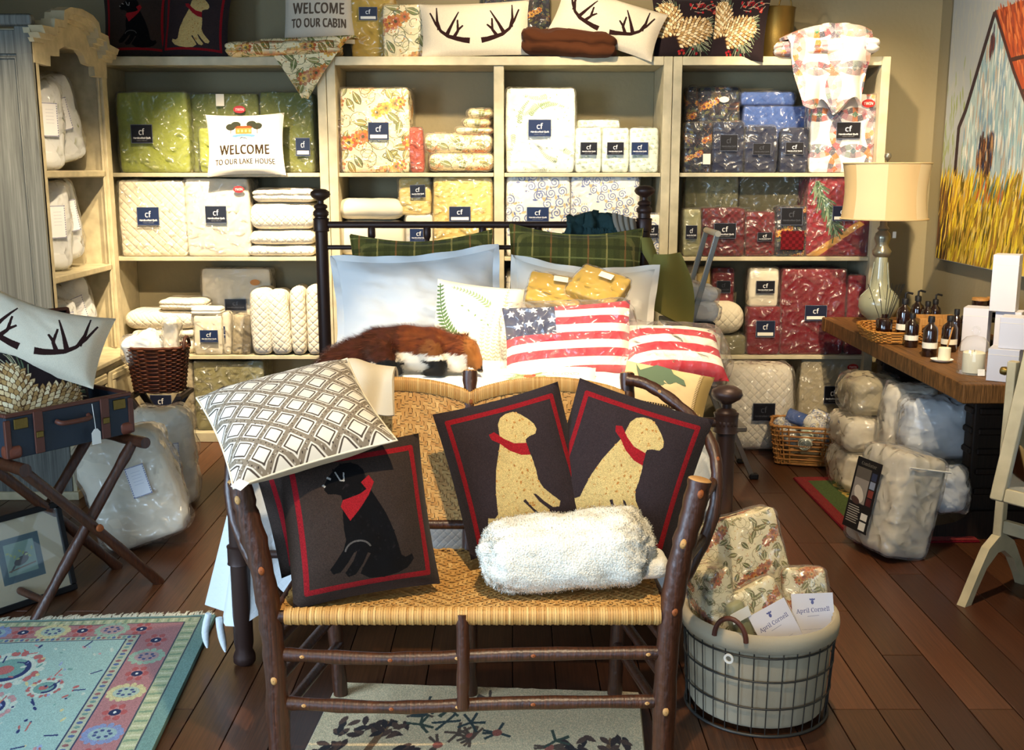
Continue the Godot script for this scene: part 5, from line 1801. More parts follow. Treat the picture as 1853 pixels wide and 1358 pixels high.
func shelf_stock():
	var G := "quilts and linens on the white shelves"
	var A: float = SH[1]
	var B: float = SH[2]
	var C: float = SH[3]
	var D: float = SH[4]
	var d := 5.985
	# --- unit beside the armoire, upper shelf
	pk("quilt_pack", "chartreuse green quilt pack with black label next to the armoire", G, 214, 167, 338, A, d, .27, M.green, {"cards": [["cf_black", 239, 226, 280, 260]], "puff": .014})
	pk("quilt_pack", "olive green wrapped quilt with small paper tag and red oval sticker", G, 345, 170, 468, A, 6.06, .24, M.greendark, {"cards": [["paper", 392, 171, 408, 193]], "spots": [["twin", 435, 199, 11]]})
	pk("quilt_pack", "olive green wrapped quilt behind the lake house pillow", G, 472, 167, 566, A, 6.06, .24, M.greendark, {"cards": [["cf_strip", 536, 250, 563, 283]]})
	pk("sham_pack", "slim green sham pack with white paper slip under the lake house pillow", G, 362, 232, 402, A, 5.975, .05, M.green, {"cards": [["paper", 382, 255, 397, 283]], "cat": "sham pack"})
	pillow("lake_house_pillow", "ivory pillow printed WELCOME TO OUR LAKE HOUSE with a cabin and lake", Vector3(-1.43, A + .148, -5.935), turn(0, 10, 1.5), .425, .335, .09, M.p_lake, M.ivory, {"pinch": .07})
	# --- middle shelf
	pk("quilt_pack", "cream diamond quilt pack with navy label beside another cream pack", G, 217, 327, 334, B, d, .27, M.creamquilt, {"cards": [["cf_navy", 250, 375, 292, 408]], "puff": .014})
	pk("quilt_pack", "plain cream quilt pack with black label and red oval sticker", G, 337, 324, 450, B, d, .27, M.creamplain, {"cards": [["cf_black", 373, 373, 413, 404]], "spots": [["twin", 434, 343, 10]], "puff": .012})
	var ys := [[445, 466, 447, 1, "bottom"], [417, 445, 450, 1, "second from the bottom"], [367, 417, 451, 1, "thickest"], [341, 367, 454, 2, "topmost"]]
	for q in ys:
		pk("folded_quilt", "folded white quilt, %s of the unwrapped stack of four" % q[4], "folded white quilts in a stack of four", q[2], q[0], 568, B, 5.97, .28, M.whitequilt, {"by": q[1], "wrap": false, "rolls": q[3], "r": .05, "cat": "quilt", "rough": .006, "body": "cloth", "puff": .006})
	# --- lower shelf
	pk("quilt_pack", "wide cream quilt pack with orange sticker behind the small packs", G, 367, 487, 490, C, 6.16, .15, M.creamplain, {"cards": [["cf_plain", 408, 541, 448, 562]], "spots": [["amber_sticker", 463, 511, 9]]})
	for q in [[612, 645, 236, 353, 1, "bottom"], [599, 612, 240, 352, 1, "thin middle"], [563, 599, 224, 352, 1, "fat rounded"], [543, 563, 286, 370, 2, "small top"]]:
		pk("folded_blanket", "folded cream blanket, %s one of the stack by the small white packs" % q[5], "folded cream blankets behind the wicker basket", q[2], q[0], q[3], C, 6.0, .26, M.whitequilt, {"by": q[1], "wrap": false, "rolls": q[4], "r": .05, "cat": "blanket", "body": "cloth"})
	pk("standing_pack", "small white pack with navy label standing beside folded cream blankets", G, 353, 572, 402, C, 5.975, .05, M.creamplain, {"cards": [["cf_navy", 363, 597, 397, 619]], "cat": "sham pack"})
	pk("folded_napkin", "small cream checked cloth folded on top of white pack", G, 345, 557, 398, C, 5.975, .10, M.white, {"by": 571, "wrap": false, "rolls": 2, "cat": "cloth", "body": "cloth"})
	pk("standing_pack", "thin white pack with a half hidden navy label", G, 404, 566, 417, C, 5.985, .10, M.creamplain, {"cards": [["cf_navy", 406, 590, 410, 611]], "cat": "sham pack"})
	pk("standing_pack", "thin taupe printed pack leaning beside white packs", G, 419, 570, 437, C, 5.985, .10, M.taupe, {"roll": -6.0, "cat": "sham pack"})
	pk("standing_pack", "narrow taupe pack with crumpled film next to quilted shams", G, 437, 574, 452, C, 5.985, .10, M.taupedark, {"roll": -4.0, "cat": "sham pack"})
	for q in [[452, 490, 524, 0.0, "plump, beside taupe packs"], [489, 527, 527, 5.0, "leaning over"], [526, 552, 521, 1.0, "slim, middle"], [554, 579, 518, 0.0, "slim, against the side board"]]:
		pk("quilted_sham", "white quilted sham standing on edge, %s" % q[4], "white quilted shams standing in a row", q[0], q[2], q[1], C, 5.95, .24, M.whitequilt, {"roll": q[3], "wrap": false, "cat": "sham", "body": "cloth", "r": .045})
	# --- bottom
	pk("quilt_pack", "taupe quilt pack with black label on the floor shelf behind wicker basket", G, 236, 655, 349, D, 5.99, .25, M.taupe, {"cards": [["cf_strip", 273, 714, 314, 745]]})
	pk("quilt_pack", "mossy green scrollwork quilt pack on the floor shelf", G, 352, 655, 478, D, 5.99, .25, M.sage)
	# --- double bookcase, floral side
	pk("towel_stack", "narrow striped pack squeezed beside floral quilt", G, 606, 216, 616, A, 6.0, .2, M.brown, {"cat": "towel pack"})
	pk("quilt_pack", "cream paisley floral quilt pack with navy label standing tall", G, 617, 160, 739, A, d, .27, M.floral, {"cards": [["cf_strip", 667, 222, 705, 254]], "puff": .012})
	pk("candle_pack", "slim terracotta red pack with white cap beside floral quilt", G, 743, 231, 767, A, 5.985, .07, mat("a4442c", .6, {"tri": 5.0, "nrm": "crinkle_n"}), {"roll": 2.0, "cat": "pack"})
	for q in [[277, 309, 777, 892, 1, "bottom"], [242, 277, 769, 889, 1, "second"], [231, 242, 826, 891, 1, "thin middle"], [214, 231, 838, 886, 1, "small"], [197, 214, 847, 892, 1, "topmost small"]]:
		pk("folded_sham", "folded cream floral sham, %s of the leaning pile" % q[5], "folded floral shams in a pile", q[2], q[0], q[3], A, 5.985, .22, M.floral2, {"by": q[1], "rolls": q[4], "cat": "sham", "r": .03})
	for q in [[400, 466, 607, 732, "bottom"], [360, 399, 608, 729, "top"]]:
		pk("folded_comforter", "thick folded cream comforter, %s of two behind the headboard" % q[4], "folded cream comforters", q[2], q[0], q[3], B, 5.985, .28, M.creamplain, {"by": q[1], "wrap": false, "rolls": 1, "r": .06, "cat": "comforter", "body": "cloth"})
	pk("quilt_pack", "cream pack with navy label standing under tan pack", G, 735, 390, 782, B, 5.985, .12, M.creamplain, {"cards": [["cf_navy", 742, 414, 775, 437]]})
	pk("quilt_pack", "tan toile pack with dark label tipped on a cream pack", G, 724, 322, 780, B, 6.02, .12, M.toile, {"by": 389, "roll": 2.0, "cards": [["cf_black", 744, 335, 772, 358]]})
	pk("quilt_pack", "golden yellow toile quilt pack with navy label", G, 785, 321, 891, B, d, .26, M.toile2, {"cards": [["cf_strip", 813, 374, 852, 401]]})
	# --- double bookcase, leafy side
	pk("quilt_pack", "white quilt pack with green fern sprigs and navy label", G, 917, 160, 1039, A, d, .27, M.leafy, {"cards": [["cf_navy", 956, 217, 997, 248]], "puff": .012})
	pk("sham_pack", "flat green damask pack standing behind three small packs", G, 1044, 217, 1120, A, 6.12, .12, M.damask2, {"cat": "sham pack"})
	for q in [[1042, 1087, "cf_black", 1050, 258, "next to the fern quilt"], [1090, 1137, "cf_black", 1098, 258, "middle one"], [1140, 1190, "cf_navy", 1142, 258, "with a white streak of film"]]:
		pk("sham_pack", "small pale green damask pack with dark label, %s" % q[5], "small damask packs in a row", q[0], 232, q[1], A, 5.975, .08, M.damask if q[0] < 1138 else M.damask2, {"cards": [[q[2], q[3], q[4], q[3] + 30, q[4] + 23]], "cat": "sham pack"})
	pk("quilt_pack", "blue and tan paisley quilt pack with navy label", G, 917, 318, 1031, B, d, .26, M.paisley, {"cards": [["cf_navy", 953, 375, 993, 401]]})
	pk("quilt_pack", "blue paisley quilt pack behind the fringed throw", G, 1034, 318, 1156, B, d, .26, M.paisley2)
	pk("sham_pack", "small blue paisley pack with dark label beside the head post", G, 1168, 389, 1197, B, 5.975, .1, M.paisley, {"cards": [["cf_black", 1171, 407, 1190, 431]], "cat": "sham pack"})
	for q in [[917, 490, 1040, "paisley", "blue paisley"], [1046, 490, 1180, "damask", "pale green damask"], [700, 490, 880, "creamquilt", "cream"]]:
		pk("quilt_pack", "%s quilt pack half hidden on the low shelf behind bed pillows" % q[4], G, q[0], q[1], q[2], C, 6.02, .24, M[q[3]])
	# --- unit beside the lamp
	pk("quilt_pack", "midnight floral pack in the shelf corner above another pack", G, 1242, 157, 1262, A, 6.14, .14, M.midnight2)
	pk("quilt_pack", "midnight blue floral quilt pack with pale oval sticker", G, 1264, 158, 1336, A, 6.14, .16, M.midnight, {"spots": [["paper", 1309, 181, 9]]})
	pk("sham_pack", "black floral sham pack with white bar code slip", G, 1240, 222, 1287, A, 5.975, .10, M.midnight2, {"cards": [["paper", 1271, 279, 1284, 298]], "cat": "sham pack"})
	pk("sham_pack", "dark navy sham pack with hardly legible label", G, 1290, 221, 1345, A, 5.975, .10, M.navy, {"cards": [["cf_plain", 1302, 244, 1333, 274]], "cat": "sham pack"})
	pk("sham_pack", "navy sham pack in glossy film with plain dark label", G, 1349, 229, 1403, A, 5.975, .09, M.navy, {"cards": [["cf_plain", 1361, 260, 1393, 281]], "cat": "sham pack"})
	pk("sham_pack", "navy sham pack with readable label beside patchwork quilt", G, 1413, 232, 1461, A, 5.975, .09, M.navy, {"cards": [["cf_black", 1420, 258, 1452, 280]], "cat": "sham pack"})
	pk("blue_quilt", "royal blue quilt pack standing behind navy shams", G, 1345, 192, 1464, A, 6.13, .16, M.blue, {"cat": "quilt pack"})
	pk("blue_quilt", "folded royal blue quilt lying on top of another blue quilt", G, 1343, 166, 1438, A, 6.13, .16, M.blue, {"by": 191, "cat": "quilt pack"})
	pk("quilt_pack", "double wedding ring patchwork quilt pack with red oval sticker", G, 1469, 170, 1584, A, d, .22, M.rings_all, {"cards": [["cf_black", 1512, 222, 1554, 252]], "spots": [["twin", 1569, 188, 12]]})
	pk("quilt_pack", "sage scrollwork quilt pack behind small sage pack", G, 1240, 318, 1335, B, 6.18, .14, M.sage)
	pk("quilt_pack", "dull khaki quilt pack behind red packs", G, 1338, 318, 1448, B, 6.2, .13, M.khaki)
	pk("sham_pack", "small sage pack with black label beside red check pack", G, 1238, 380, 1267, B, 5.975, .12, M.sageplain, {"cards": [["cf_black", 1240, 408, 1260, 433]], "cat": "sham pack"})
	pk("sham_pack", "red check pack with black label behind the ladder handle", G, 1271, 378, 1347, B, 5.975, .14, M.redcheck, {"cards": [["cf_black", 1291, 404, 1330, 432]], "cat": "sham pack"})
	pk("sham_pack", "dark red pack with small label between other red packs", G, 1350, 385, 1402, B, 5.985, .12, M.redcheck2, {"roll": 1.0, "cards": [["cf_black", 1370, 421, 1396, 437]], "cat": "sham pack"})
	pk("sham_pack", "black and red pack with dark flap beside the fir quilt", G, 1405, 374, 1458, B, 5.985, .12, M.midnight, {"cards": [["cf_plain", 1412, 376, 1450, 408], ["redcheck", 1412, 418, 1452, 452]], "cat": "sham pack"})
	pk("quilt_pack", "red Christmas quilt pack with green fir boughs and tan stripe", G, 1462, 320, 1578, B, d, .24, M.p_fir, {"cards": [["cf_strip", 1505, 373, 1542, 400]]})
	pk("sham_pack", "beige pack with dark label in the shelf corner behind the ladder", G, 1240, 482, 1260, C, 6.1, .1, M.creamplain, {"cat": "sham pack", "cards": [["cf_black", 1243, 515, 1257, 530]]})
	pk("sham_pack", "tan pack with dark label beside dark red pack", G, 1262, 484, 1284, C, 6.1, .1, M.toile, {"cat": "sham pack", "cards": [["cf_black", 1266, 515, 1280, 530]]})
	pk("sham_pack", "dark red pack behind the ladder rails", G, 1288, 486, 1327, C, 6.1, .1, M.red, {"cat": "sham pack", "cards": [["cf_plain", 1296, 508, 1320, 530]]})
	pk("sham_pack", "small red pack with label strip under cream pack", G, 1353, 557, 1411, C, 5.975, .1, M.red, {"cat": "sham pack", "cards": [["cf_strip", 1367, 580, 1400, 610]]})
	pk("sham_pack", "cream pack with black label on top of a red pack", G, 1357, 487, 1408, C, 6.0, .09, M.creamplain, {"by": 556, "cat": "sham pack", "cards": [["cf_black", 1367, 508, 1400, 531]]})
	pk("quilt_pack", "large plain red quilt pack with label strip", G, 1415, 488, 1529, C, d, .25, M.red, {"cards": [["cf_strip", 1455, 552, 1493, 580]], "puff": .012})
	pk("quilt_pack", "narrow red pack partly behind the table edge", G, 1534, 500, 1580, C, d, .2, M.red)
	pk("quilt_pack", "beige pack under the rolled cream quilt", G, 1256, 609, 1303, C, 5.99, .18, M.creamplain, {"by": 644})
	pk("quilt_pack", "olive brown pack under the rolled cream quilt", G, 1306, 609, 1349, C, 5.99, .18, M.khaki, {"by": 644})
	pk("folded_quilt", "plump rolled cream quilt on the shelf behind the ladder", G, 1250, 549, 1349, C, 5.97, .2, M.creamquilt, {"by": 609, "wrap": false, "rolls": 1, "r": .08, "cat": "quilt", "body": "cloth"})
	pk("quilt_pack", "puffy white quilt pack with black label on the floor by rattan basket", G, 1320, 663, 1436, 0.0, 5.73, .19, M.whitequilt, {"cards": [["cf_plain", 1359, 727, 1398, 759]], "puff": .03, "rough": .010, "r": .06})
	pk("quilt_pack", "taupe quilt pack with red oval sticker on the floor shelf", G, 1448, 650, 1572, D, 5.99, .25, M.taupe, {"cards": [["cf_black", 1490, 698, 1520, 730]], "spots": [["twin", 1541, 664, 10]]})

# ---------------------------------------------------------------- on top of the bookcases
func sheet(t: Node3D, called: String, nu: int, nv: int, f: Callable, th: float, m: Material):      # cloth with thickness
	var g := Geo.new()
	g.grid(nu, nv, f)
	var s := g.v.size()
	for i in s:
		g.add(g.v[i] - g.n[i] * th, -g.n[i], g.u[i])
	for k in range(0, g.ix.size(), 3):
		g.tri(g.ix[k] + s, g.ix[k + 1] + s, g.ix[k + 2] + s)
	var rim := []
	for i in nu: rim.append([i, i + 1])
	for i in nu: rim.append([nv * (nu + 1) + i, nv * (nu + 1) + i + 1])
	for j in nv: rim.append([j * (nu + 1), (j + 1) * (nu + 1)])
	for j in nv: rim.append([j * (nu + 1) + nu, (j + 1) * (nu + 1) + nu])
	for e in rim:
		var a: Vector3 = g.v[e[0]]
		var b: Vector3 = g.v[e[1]]
		if a.distance_squared_to(b) < 1e-10: continue
		var nn: Vector3 = (b - a).cross(g.n[e[0]]).normalized()
		g.face([a, b, b - g.n[e[1]] * th, a - g.n[e[0]] * th], nn, [g.u[e[0]], g.u[e[1]], g.u[e[1]], g.u[e[0]]])
	return wpart(t, called, g, m)

func top_stock():
	var H: float = SH[0]
	var G := "goods along the top of the bookcases"
	var P := func(px: float, w: float, dd: float) -> Vector3: return Vector3(at(px, 40, dd).x, H + w, -dd)
	pillow("black_dog_pillow", "dark hooked pillow with a black dog on top of the bookcase beside the armoire", P.call(248, .175, 6.06), turn(4, 12, 0), .36, .36, .10, M.p_dog_black, M.woolblack, {"group": "hooked dog pillows"})
	pillow("tan_dog_pillow", "dark hooked pillow with a tan dog on top of the bookcase", P.call(355, .178, 6.05), turn(-2, 12, -3), .37, .37, .10, M.p_dog_tan, M.wool, {"group": "hooked dog pillows"})
	pillow("cabin_pillow", "beige pillow printed WELCOME TO OUR CABIN above a floral throw", P.call(579, .27, 6.14), turn(0, 10, 0), .385, .385, .10, M.p_cabin, M.ivory, {"pinch": .04})
	pk("quilt_pack", "golden yellow pack with dark label on top of the bookcase", G, 636, -14, 712, H, 6.12, .18, M.yellow, {"cards": [["cf_strip", 650, 14, 684, 38]]})
	pk("quilt_pack", "cream floral pack on top of the bookcase beside an antler pillow", G, 694, 8, 782, H, 6.06, .10, M.floral)
	pillow("antler_pillow", "ivory lumbar pillow with two brown antlers standing straight beside brown throw", P.call(860, .145, 6.02), turn(0, 14, 2.5), .59, .30, .11, M.p_antler, M.ivory, {"pinch": .05, "group": "antler pillows"})
	pk("film_pack", "black plaid pack in shiny film behind antler pillow", G, 878, -30, 994, H, 6.2, .12, M.midnight2, {"by": 92})
	var t := thing("brown_throw", "chocolate brown throw folded over the top edge of the bookcase", "throw", spot(Vector3(.3, H, -6.0)), G)
	var g := fluff(Vector3(.50, .135, .20), .045, 20, .012, .022, 2, 2.0)
	var o := part(t, "cloth", g, M.brown)
	o.transform = Transform3D(turn(-5, -4, -3.5), Vector3(.0, .002, .005))
	pillow("antler_pillow", "ivory lumbar pillow with two brown antlers lying tilted on brown throw", at(1100, 40, 5.99) + Vector3(0, .0, 0), turn(-4, 16, -18.5), .58, .27, .11, M.p_antler, M.ivory, {"pinch": .05, "group": "antler pillows"})
	pillow("pinecone_pillow", "dark pillow with tan pine cones and red berries next to tilted antler pillow", P.call(1244, .155, 6.05), turn(6, 12, 0), .38, .34, .11, M.p_pinecone, M.woolblack, {"group": "pine cone pillows"})
	pillow("pinecone_pillow", "dark pine cone pillow slipping over the shelf edge beside brass pail", P.call(1338, .150, 6.0), turn(-22, 12, -3), .30, .36, .11, M.p_pinecone, M.brown, {"group": "pine cone pillows"})
	t = thing("brass_pail", "tall hammered brass pail with a thin loop handle", "pail", spot(Vector3(at(1402, 60, 6.12).x, H, -6.12)))
	part(t, "body", lathe_geo([Vector2(.001, .002), Vector2(.088, .002), Vector2(.092, .01), Vector2(.098, .13), Vector2(.104, .262), Vector2(.108, .268), Vector2(.102, .27), Vector2(.094, .13), Vector2(.088, .012), Vector2(.001, .012)], 28), M.brass)
	var hp := []
	for i in 15: hp.append(Vector3(.035 * cos(PI * i / 14.0) + .045, .262 + .075 * sin(PI * i / 14.0), .02))
	part(t, "handle", tube_geo(hp, .004, 6), M.brass)
	# floral throw: folded slab on top, a corner hanging over the front
	t = thing("floral_throw", "cream floral throw folded on the bookcase with one corner hanging down", "throw", spot(Vector3(-1.15, H, -6.0)))
	g = fluff(Vector3(.60, .075, .30), .034, 16, .004, .006, 2, 4.0)
	o = part(t, "folded_part", g, M.floral)
	o.transform = Transform3D(turn(6, 0, 2), Vector3(-.06, .002, -.01))
	sheet(t, "hanging_corner", 24, 22, func(u: float, v: float):
		var drop := v * .40
		var half := lerpf(.255, .012, pow(maxf(v - .18, 0) / .82, .9))
		var mid := lerpf(-1.075, -1.105, v)
		var y := H + .085 - maxf(0.0, drop - .10)
		var z := -FRONT - .09 + minf(drop, .10) * 1.12 + .010 * sin(u * 7 + v * 3) * v
		if drop > .10: z = -FRONT + .022 + .010 * sin(u * 7 + v * 3) * v
		y += .025 * (u - .5) * (1 - v)
		return Vector3(mid + (u - .5) * 2 * half, y, z), .012, M.floral2)
	# patchwork quilt spilling over the end
	t = thing("patchwork_quilt", "wedding ring patchwork quilt bunched over the bookcase corner in bright light", "quilt", spot(Vector3(1.64, H, -6.0)))
	g = fluff(Vector3(.54, .085, .26), .04, 16, .01, .014, 2, 6.0)
	o = part(t, "folded_part", g, M.rings_all)
	o.transform = Transform3D(turn(-6, 0, 2), Vector3(.03, .004, 0.0))
	sheet(t, "hanging_part", 26, 26, func(u: float, v: float):
		var y0 := lerpf(.145, .165, u) - .05 * pow(absf(u - .55) * 2, 2.0)
		var drop := v * (.56 - .16 * absf(u - .58) + .03 * sin(u * 13.0))
		var arc := minf(drop, .16)
		var x := lerpf(1.435, 1.875, u) + (.5 - u) * .13 * v * v + .03 * v
		var y := H + y0 - maxf(0.0, drop - .13) - .02 * arc
		var z := -FRONT - .12 + arc * 1.05 + .045 * sin(u * 9.0 + 1.0) * (v + .2) + .02 * sin(v * 8 + u * 5)
		return Vector3(x, y, maxf(z, -FRONT + .03) if drop > .12 else z), .016, M.rings_all)

func armoire_stock():
	var rows := [[1.515, -5.24, .26, .41, 0.0, "upper shelf, against the near upright"], [1.515, -5.50, .30, .42, 13.0, "upper shelf, leaning over"],
		[1.035, -5.24, .26, .42, 0.0, "middle shelf, against the near upright"], [1.035, -5.47, .22, .40, 9.0, "middle shelf, leaning over"],
		[.59, -5.25, .25, .30, 0.0, "lowest shelf, standing straight"], [.59, -5.52, .30, .34, 15.0, "lowest shelf, tipped over"]]
	for q in rows:
		var b := turn(58) * Basis(Vector3.BACK, deg_to_rad(q[4]))
		var t := thing("duvet_pack", "white wrapped duvet on the armoire %s" % q[5], "duvet pack", spot(Vector3(-2.28, q[0] + .002 + (.03 if q[4] > 0 else 0.0), q[1]), b), "white duvets in the armoire")
		part(t, "folded_duvet", fluff(Vector3(q[2], q[3], .17), .045, 12, .025, .012, 0, q[1] * 5), M.poly)
		part(t, "plastic_wrap", fluff(Vector3(q[2], q[3], .17), .05, 10, .028, .018, 0, q[1] * 3, .006), M.wrap)
		part(t, "label_card", box_geo(Vector3(.02, q[3] * .56, .128), Vector3(.085, .155, .002), .0005), M.dash)

# ---------------------------------------------------------------- things that stand about
func wicker(t: Node3D, called: String, f: Callable, rings: int, stakes: int, r: float, c0: Color, c1: Color, m: Material, dense := true) -> MeshInstance3D:      # f(angle, height 0..1, outset)
	var g := Geo.new()
	g.tinted = true
	for j in rings + 1:
		var h := float(j) / rings
		g.col = c0.lerp(c1, fposmod(j * .618, 1.0)).srgb_to_linear()
		var p := []
		var k := stakes * 4
		for i in k + 1:
			var w := TAU * i / k
			p.append(f.call(w, h, r * 1.1 * sin(w * stakes / 2.0 + PI * j)))
		g.tube(p, r if j < rings else r * 1.5, 6, false)
	for i in stakes:
		var w := TAU * i / stakes
		g.col = c0.lerp(c1, fposmod(i * .37, 1.0)).srgb_to_linear()
		var p := []
		for j in 5: p.append(f.call(w, j / 4.0, 0.0))
		g.tube(p, r * .9, 5, false)
	var o := part(t, called, g, m)
	o.set_meta("kind", "stuff")
	return o

func bag(called: String, label: String, group: String, p: Vector3, s: Vector3, yaw: float, m: Material, film: Material, puff := .03, roll := 0.0, tilt := 0.0) -> Node3D:
	var t := thing(called, label, "bedding pack", spot(p, turn(yaw, tilt, roll)), group)
	part(t, "folded_bedding", fluff(s, minf(s.y, minf(s.x, s.z)) * .26, 18, puff, .020, 0, p.x * 9 + p.y), m)
	part(t, "plastic_wrap", fluff(s, minf(s.y, minf(s.x, s.z)) * .25, 16, puff + .004, .026, 0, p.x * 5 + 1.0, .008), film)
	return t

func floor_stock():
	# trunk on its crossed stand
	var ex := Vector3(.593, 0, -.805)
	var ez := Vector3(.805, 0, .593)
	var b := Basis(ex, Vector3.UP, ez)
	var c0 := Vector3(-1.655, .578, -3.44)
	var L := .47
	var W := .30
	var H := .15
	var t := thing("luggage_stand", "folding luggage stand of round hickory rods crossed in an X", "stand", spot(Vector3(-1.6, 0, -3.7)))
	for k in [0.0, -.26]:
		var q = ez * k
		branch(t, "leg", [Vector3(-1.63, 0, -3.47) + q, Vector3(-1.49, .30, -3.645) + q, Vector3(-1.372, .552, -3.81) + q], .019, 0)
		branch(t, "leg", [Vector3(-1.345, 0, -3.845) + q + ez * .036, Vector3(-1.49, .27, -3.66) + q + ez * .036, Vector3(-1.645, .552, -3.45) + q + ez * .036], .019, 0)
	for e in [Vector3(-1.372, .552, -3.81), Vector3(-1.645, .552, -3.45)]:
		branch(t, "top_bar", [e + ez * .07, e - ez * .14, e - ez * .34], .021, 0)
	branch(t, "stretcher", [Vector3(-1.6, .06, -3.50), Vector3(-1.6, .06, -3.50) - ez * .26], .013, 0, -1, false)
	wpart(t, "pivot", lathe_geo([Vector2(.001, .01), Vector2(.012, .008), Vector2(.014, 0)], 10, Vector3(-1.49, .285, -3.65) + ez * .058, Basis(ex, ez, -Vector3.UP)), M.knot)
	t = thing("open_trunk", "small navy trunk with brown leather straps and copper corners, lid open", "trunk", spot(c0 + ex * L / 2 - ez * W / 2, b))
	part(t, "front_panel", box_geo(Vector3(0, H / 2, W / 2 - .005), Vector3(L, H, .01)), M.trunk)
	part(t, "rear_panel", box_geo(Vector3(0, H / 2, -W / 2 + .005), Vector3(L, H, .01)), M.trunk)
	for s in [-1, 1]: part(t, "end_panel", box_geo(Vector3(s * (L / 2 - .005), H / 2, 0), Vector3(.01, H, W - .02)), M.trunk)
	part(t, "bottom_panel", box_geo(Vector3(0, .005, 0), Vector3(L - .02, .01, W - .02)), M.trunk)
	for s in [-1, 1]:
		part(t, "rim_binding", box_geo(Vector3(0, H - .004, s * (W / 2 - .004)), Vector3(L + .006, .014, .016), .004), M.leather)
		part(t, "rim_binding", box_geo(Vector3(s * (L / 2 - .004), H - .004, 0), Vector3(.016, .014, W - .02), .004), M.leather)
		part(t, "edge_binding", box_geo(Vector3(s * (L / 2 - .004), H / 2 - .008, W / 2 - .002), Vector3(.022, H - .02, .014), .004), M.leather)
		var st := part(t, "strap", box_geo(Vector3(s * .125, H / 2, W / 2 + .004), Vector3(.034, H - .004, .008), .003), M.leather)
		part(st, "buckle", box_geo(Vector3(s * .125, H * .45, W / 2 + .010), Vector3(.026, .022, .006), .003), M.brass)
		part(t, "latch", box_geo(Vector3(s * .185, H - .035, W / 2 + .003), Vector3(.05, .036, .006), .003), M.brass)
		var cp := Geo.new()
		cp.soft(Vector3(.06, .05, .05), .018, 8, func(p): return p + Vector3(s * (L / 2 - .022), .022, W / 2 - .018))
		part(t, "corner_cap", cp, M.copper)
	part(t, "handle", tube_geo(curve_pts([Vector3(-.06, H * .66, W / 2 + .004), Vector3(-.045, H * .62, W / 2 + .026), Vector3(.045, H * .62, W / 2 + .026), Vector3(.06, H * .66, W / 2 + .004)], 6), .009, 8), M.leather)
	var g := Geo.new()
	var lb := Basis(Vector3.RIGHT, deg_to_rad(-12))
	var lo := Vector3(0, H + .004, -W / 2 - .01)
	g.box(lo + lb * Vector3(0, .14, -.05), Vector3(L, .28, .01), lb)
	for s in [-1, 1]: g.box(lo + lb * Vector3(s * (L / 2 - .005), .14, -.02), Vector3(.01, .28, .06), lb)
	g.box(lo + lb * Vector3(0, .275, -.02), Vector3(L - .02, .01, .06), lb)
	var lid := part(t, "lid", g, M.black)
	g = Geo.new()
	for s in [-1, 1]: g.box(lo + lb * Vector3(s * (L / 2 - .003), .14, .006), Vector3(.014, .285, .014), lb, .004)
	g.box(lo + lb * Vector3(0, .278, .006), Vector3(L, .014, .014), lb, .004)
	part(lid, "lid_binding", g, M.leather)
	var tg := thing("price_tag", "white paper price tag on a string hanging over the trunk front", "price tag", spot(c0 + ex * .30 + Vector3(0, .05, 0) + ez * .035, b))
	part(tg, "string", tube_geo([Vector3(.0, .09, -.012), Vector3(0, .035, -.004), Vector3(0, .0, 0)], .0012, 5), M.vinyl)
	g = Geo.new()
	g.extrude(PackedVector2Array([Vector2(-.017, -.052), Vector2(.017, -.052), Vector2(.017, -.01), Vector2(.006, .003), Vector2(-.006, .003), Vector2(-.017, -.01)]), .0012, Vector3.ZERO, Basis.IDENTITY)
	part(tg, "card", g, M.vinyl)
	pillow("pinecone_pillow", "dark pine cone pillow standing inside the open trunk", c0 + ex * .20 - ez * .135 + Vector3(0, .165, 0), b * turn(0, 8, -3), .40, .34, .12, M.p_pinecone, M.woolblack, {"group": "pine cone pillows"})
	pillow("antler_pillow", "ivory knitted antler pillow tumbled on top of the trunk", at(62, 604, 3.72), axes(Vector3(.30, -.11, -.08), Vector3(.07, .2, -.12)), .48, .27, .17, M.p_antler, M.ivory, {"pinch": .05, "group": "antler pillows", "sag": .03})
	# framed print
	var pb := b * turn(0, 13)
	t = thing("framed_bird_print", "dark framed print of a bird with teal mat leaning under the stand", "picture", spot(Vector3(-1.69, .004, -3.60) - ez * .02, pb))
	for s in [-1, 1]:
		part(t, "frame_rail", box_geo(Vector3(0, .165 + s * .155, 0), Vector3(.36, .022, .022), .004), M.black)
		part(t, "frame_stile", box_geo(Vector3(s * .169, .165, 0), Vector3(.022, .288, .022), .004), M.black)
	g = Geo.new()
	g.face([Vector3(-.16, .31, .0), Vector3(.16, .31, .0), Vector3(.16, .02, .0), Vector3(-.16, .02, .0)], Vector3.BACK, [Vector2(0, 0), Vector2(1, 0), Vector2(1, 1), Vector2(0, 1)])
	part(t, "print", g, M.p_bird)
	part(t, "backing", box_geo(Vector3(0, .165, -.006), Vector3(.33, .30, .006)), M.black)
	part(t, "glass", box_geo(Vector3(0, .165, .006), Vector3(.32, .29, .002), .0005), M.glass)
	# duvets on the floor by the armoire
	t = bag("duvet_pack", "cream wrapped duvet slumped behind the luggage stand", "cream duvets on the floor by the armoire", Vector3(-1.47, .03, -4.22), Vector3(.33, .46, .17), 8, M.duvet, M.wrap, .03, 17, 10)
	part(t, "label_card", box_geo(Vector3(.05, .25, .126), Vector3(.075, .125, .002), .0005), M.dash)
	t = bag("duvet_pack", "cream wrapped duvet standing upright before the wicker basket", "cream duvets on the floor by the armoire", Vector3(-1.575, .002, -4.78), Vector3(.25, .45, .19), 14, M.duvet, M.wrap, .025, 3, 6)
	part(t, "label_card", box_geo(Vector3(.04, .24, .130), Vector3(.07, .115, .002), .0005), M.dash)
	# wicker basket on a dark stand
	var bc := Vector3(-1.80, .40, -5.42)
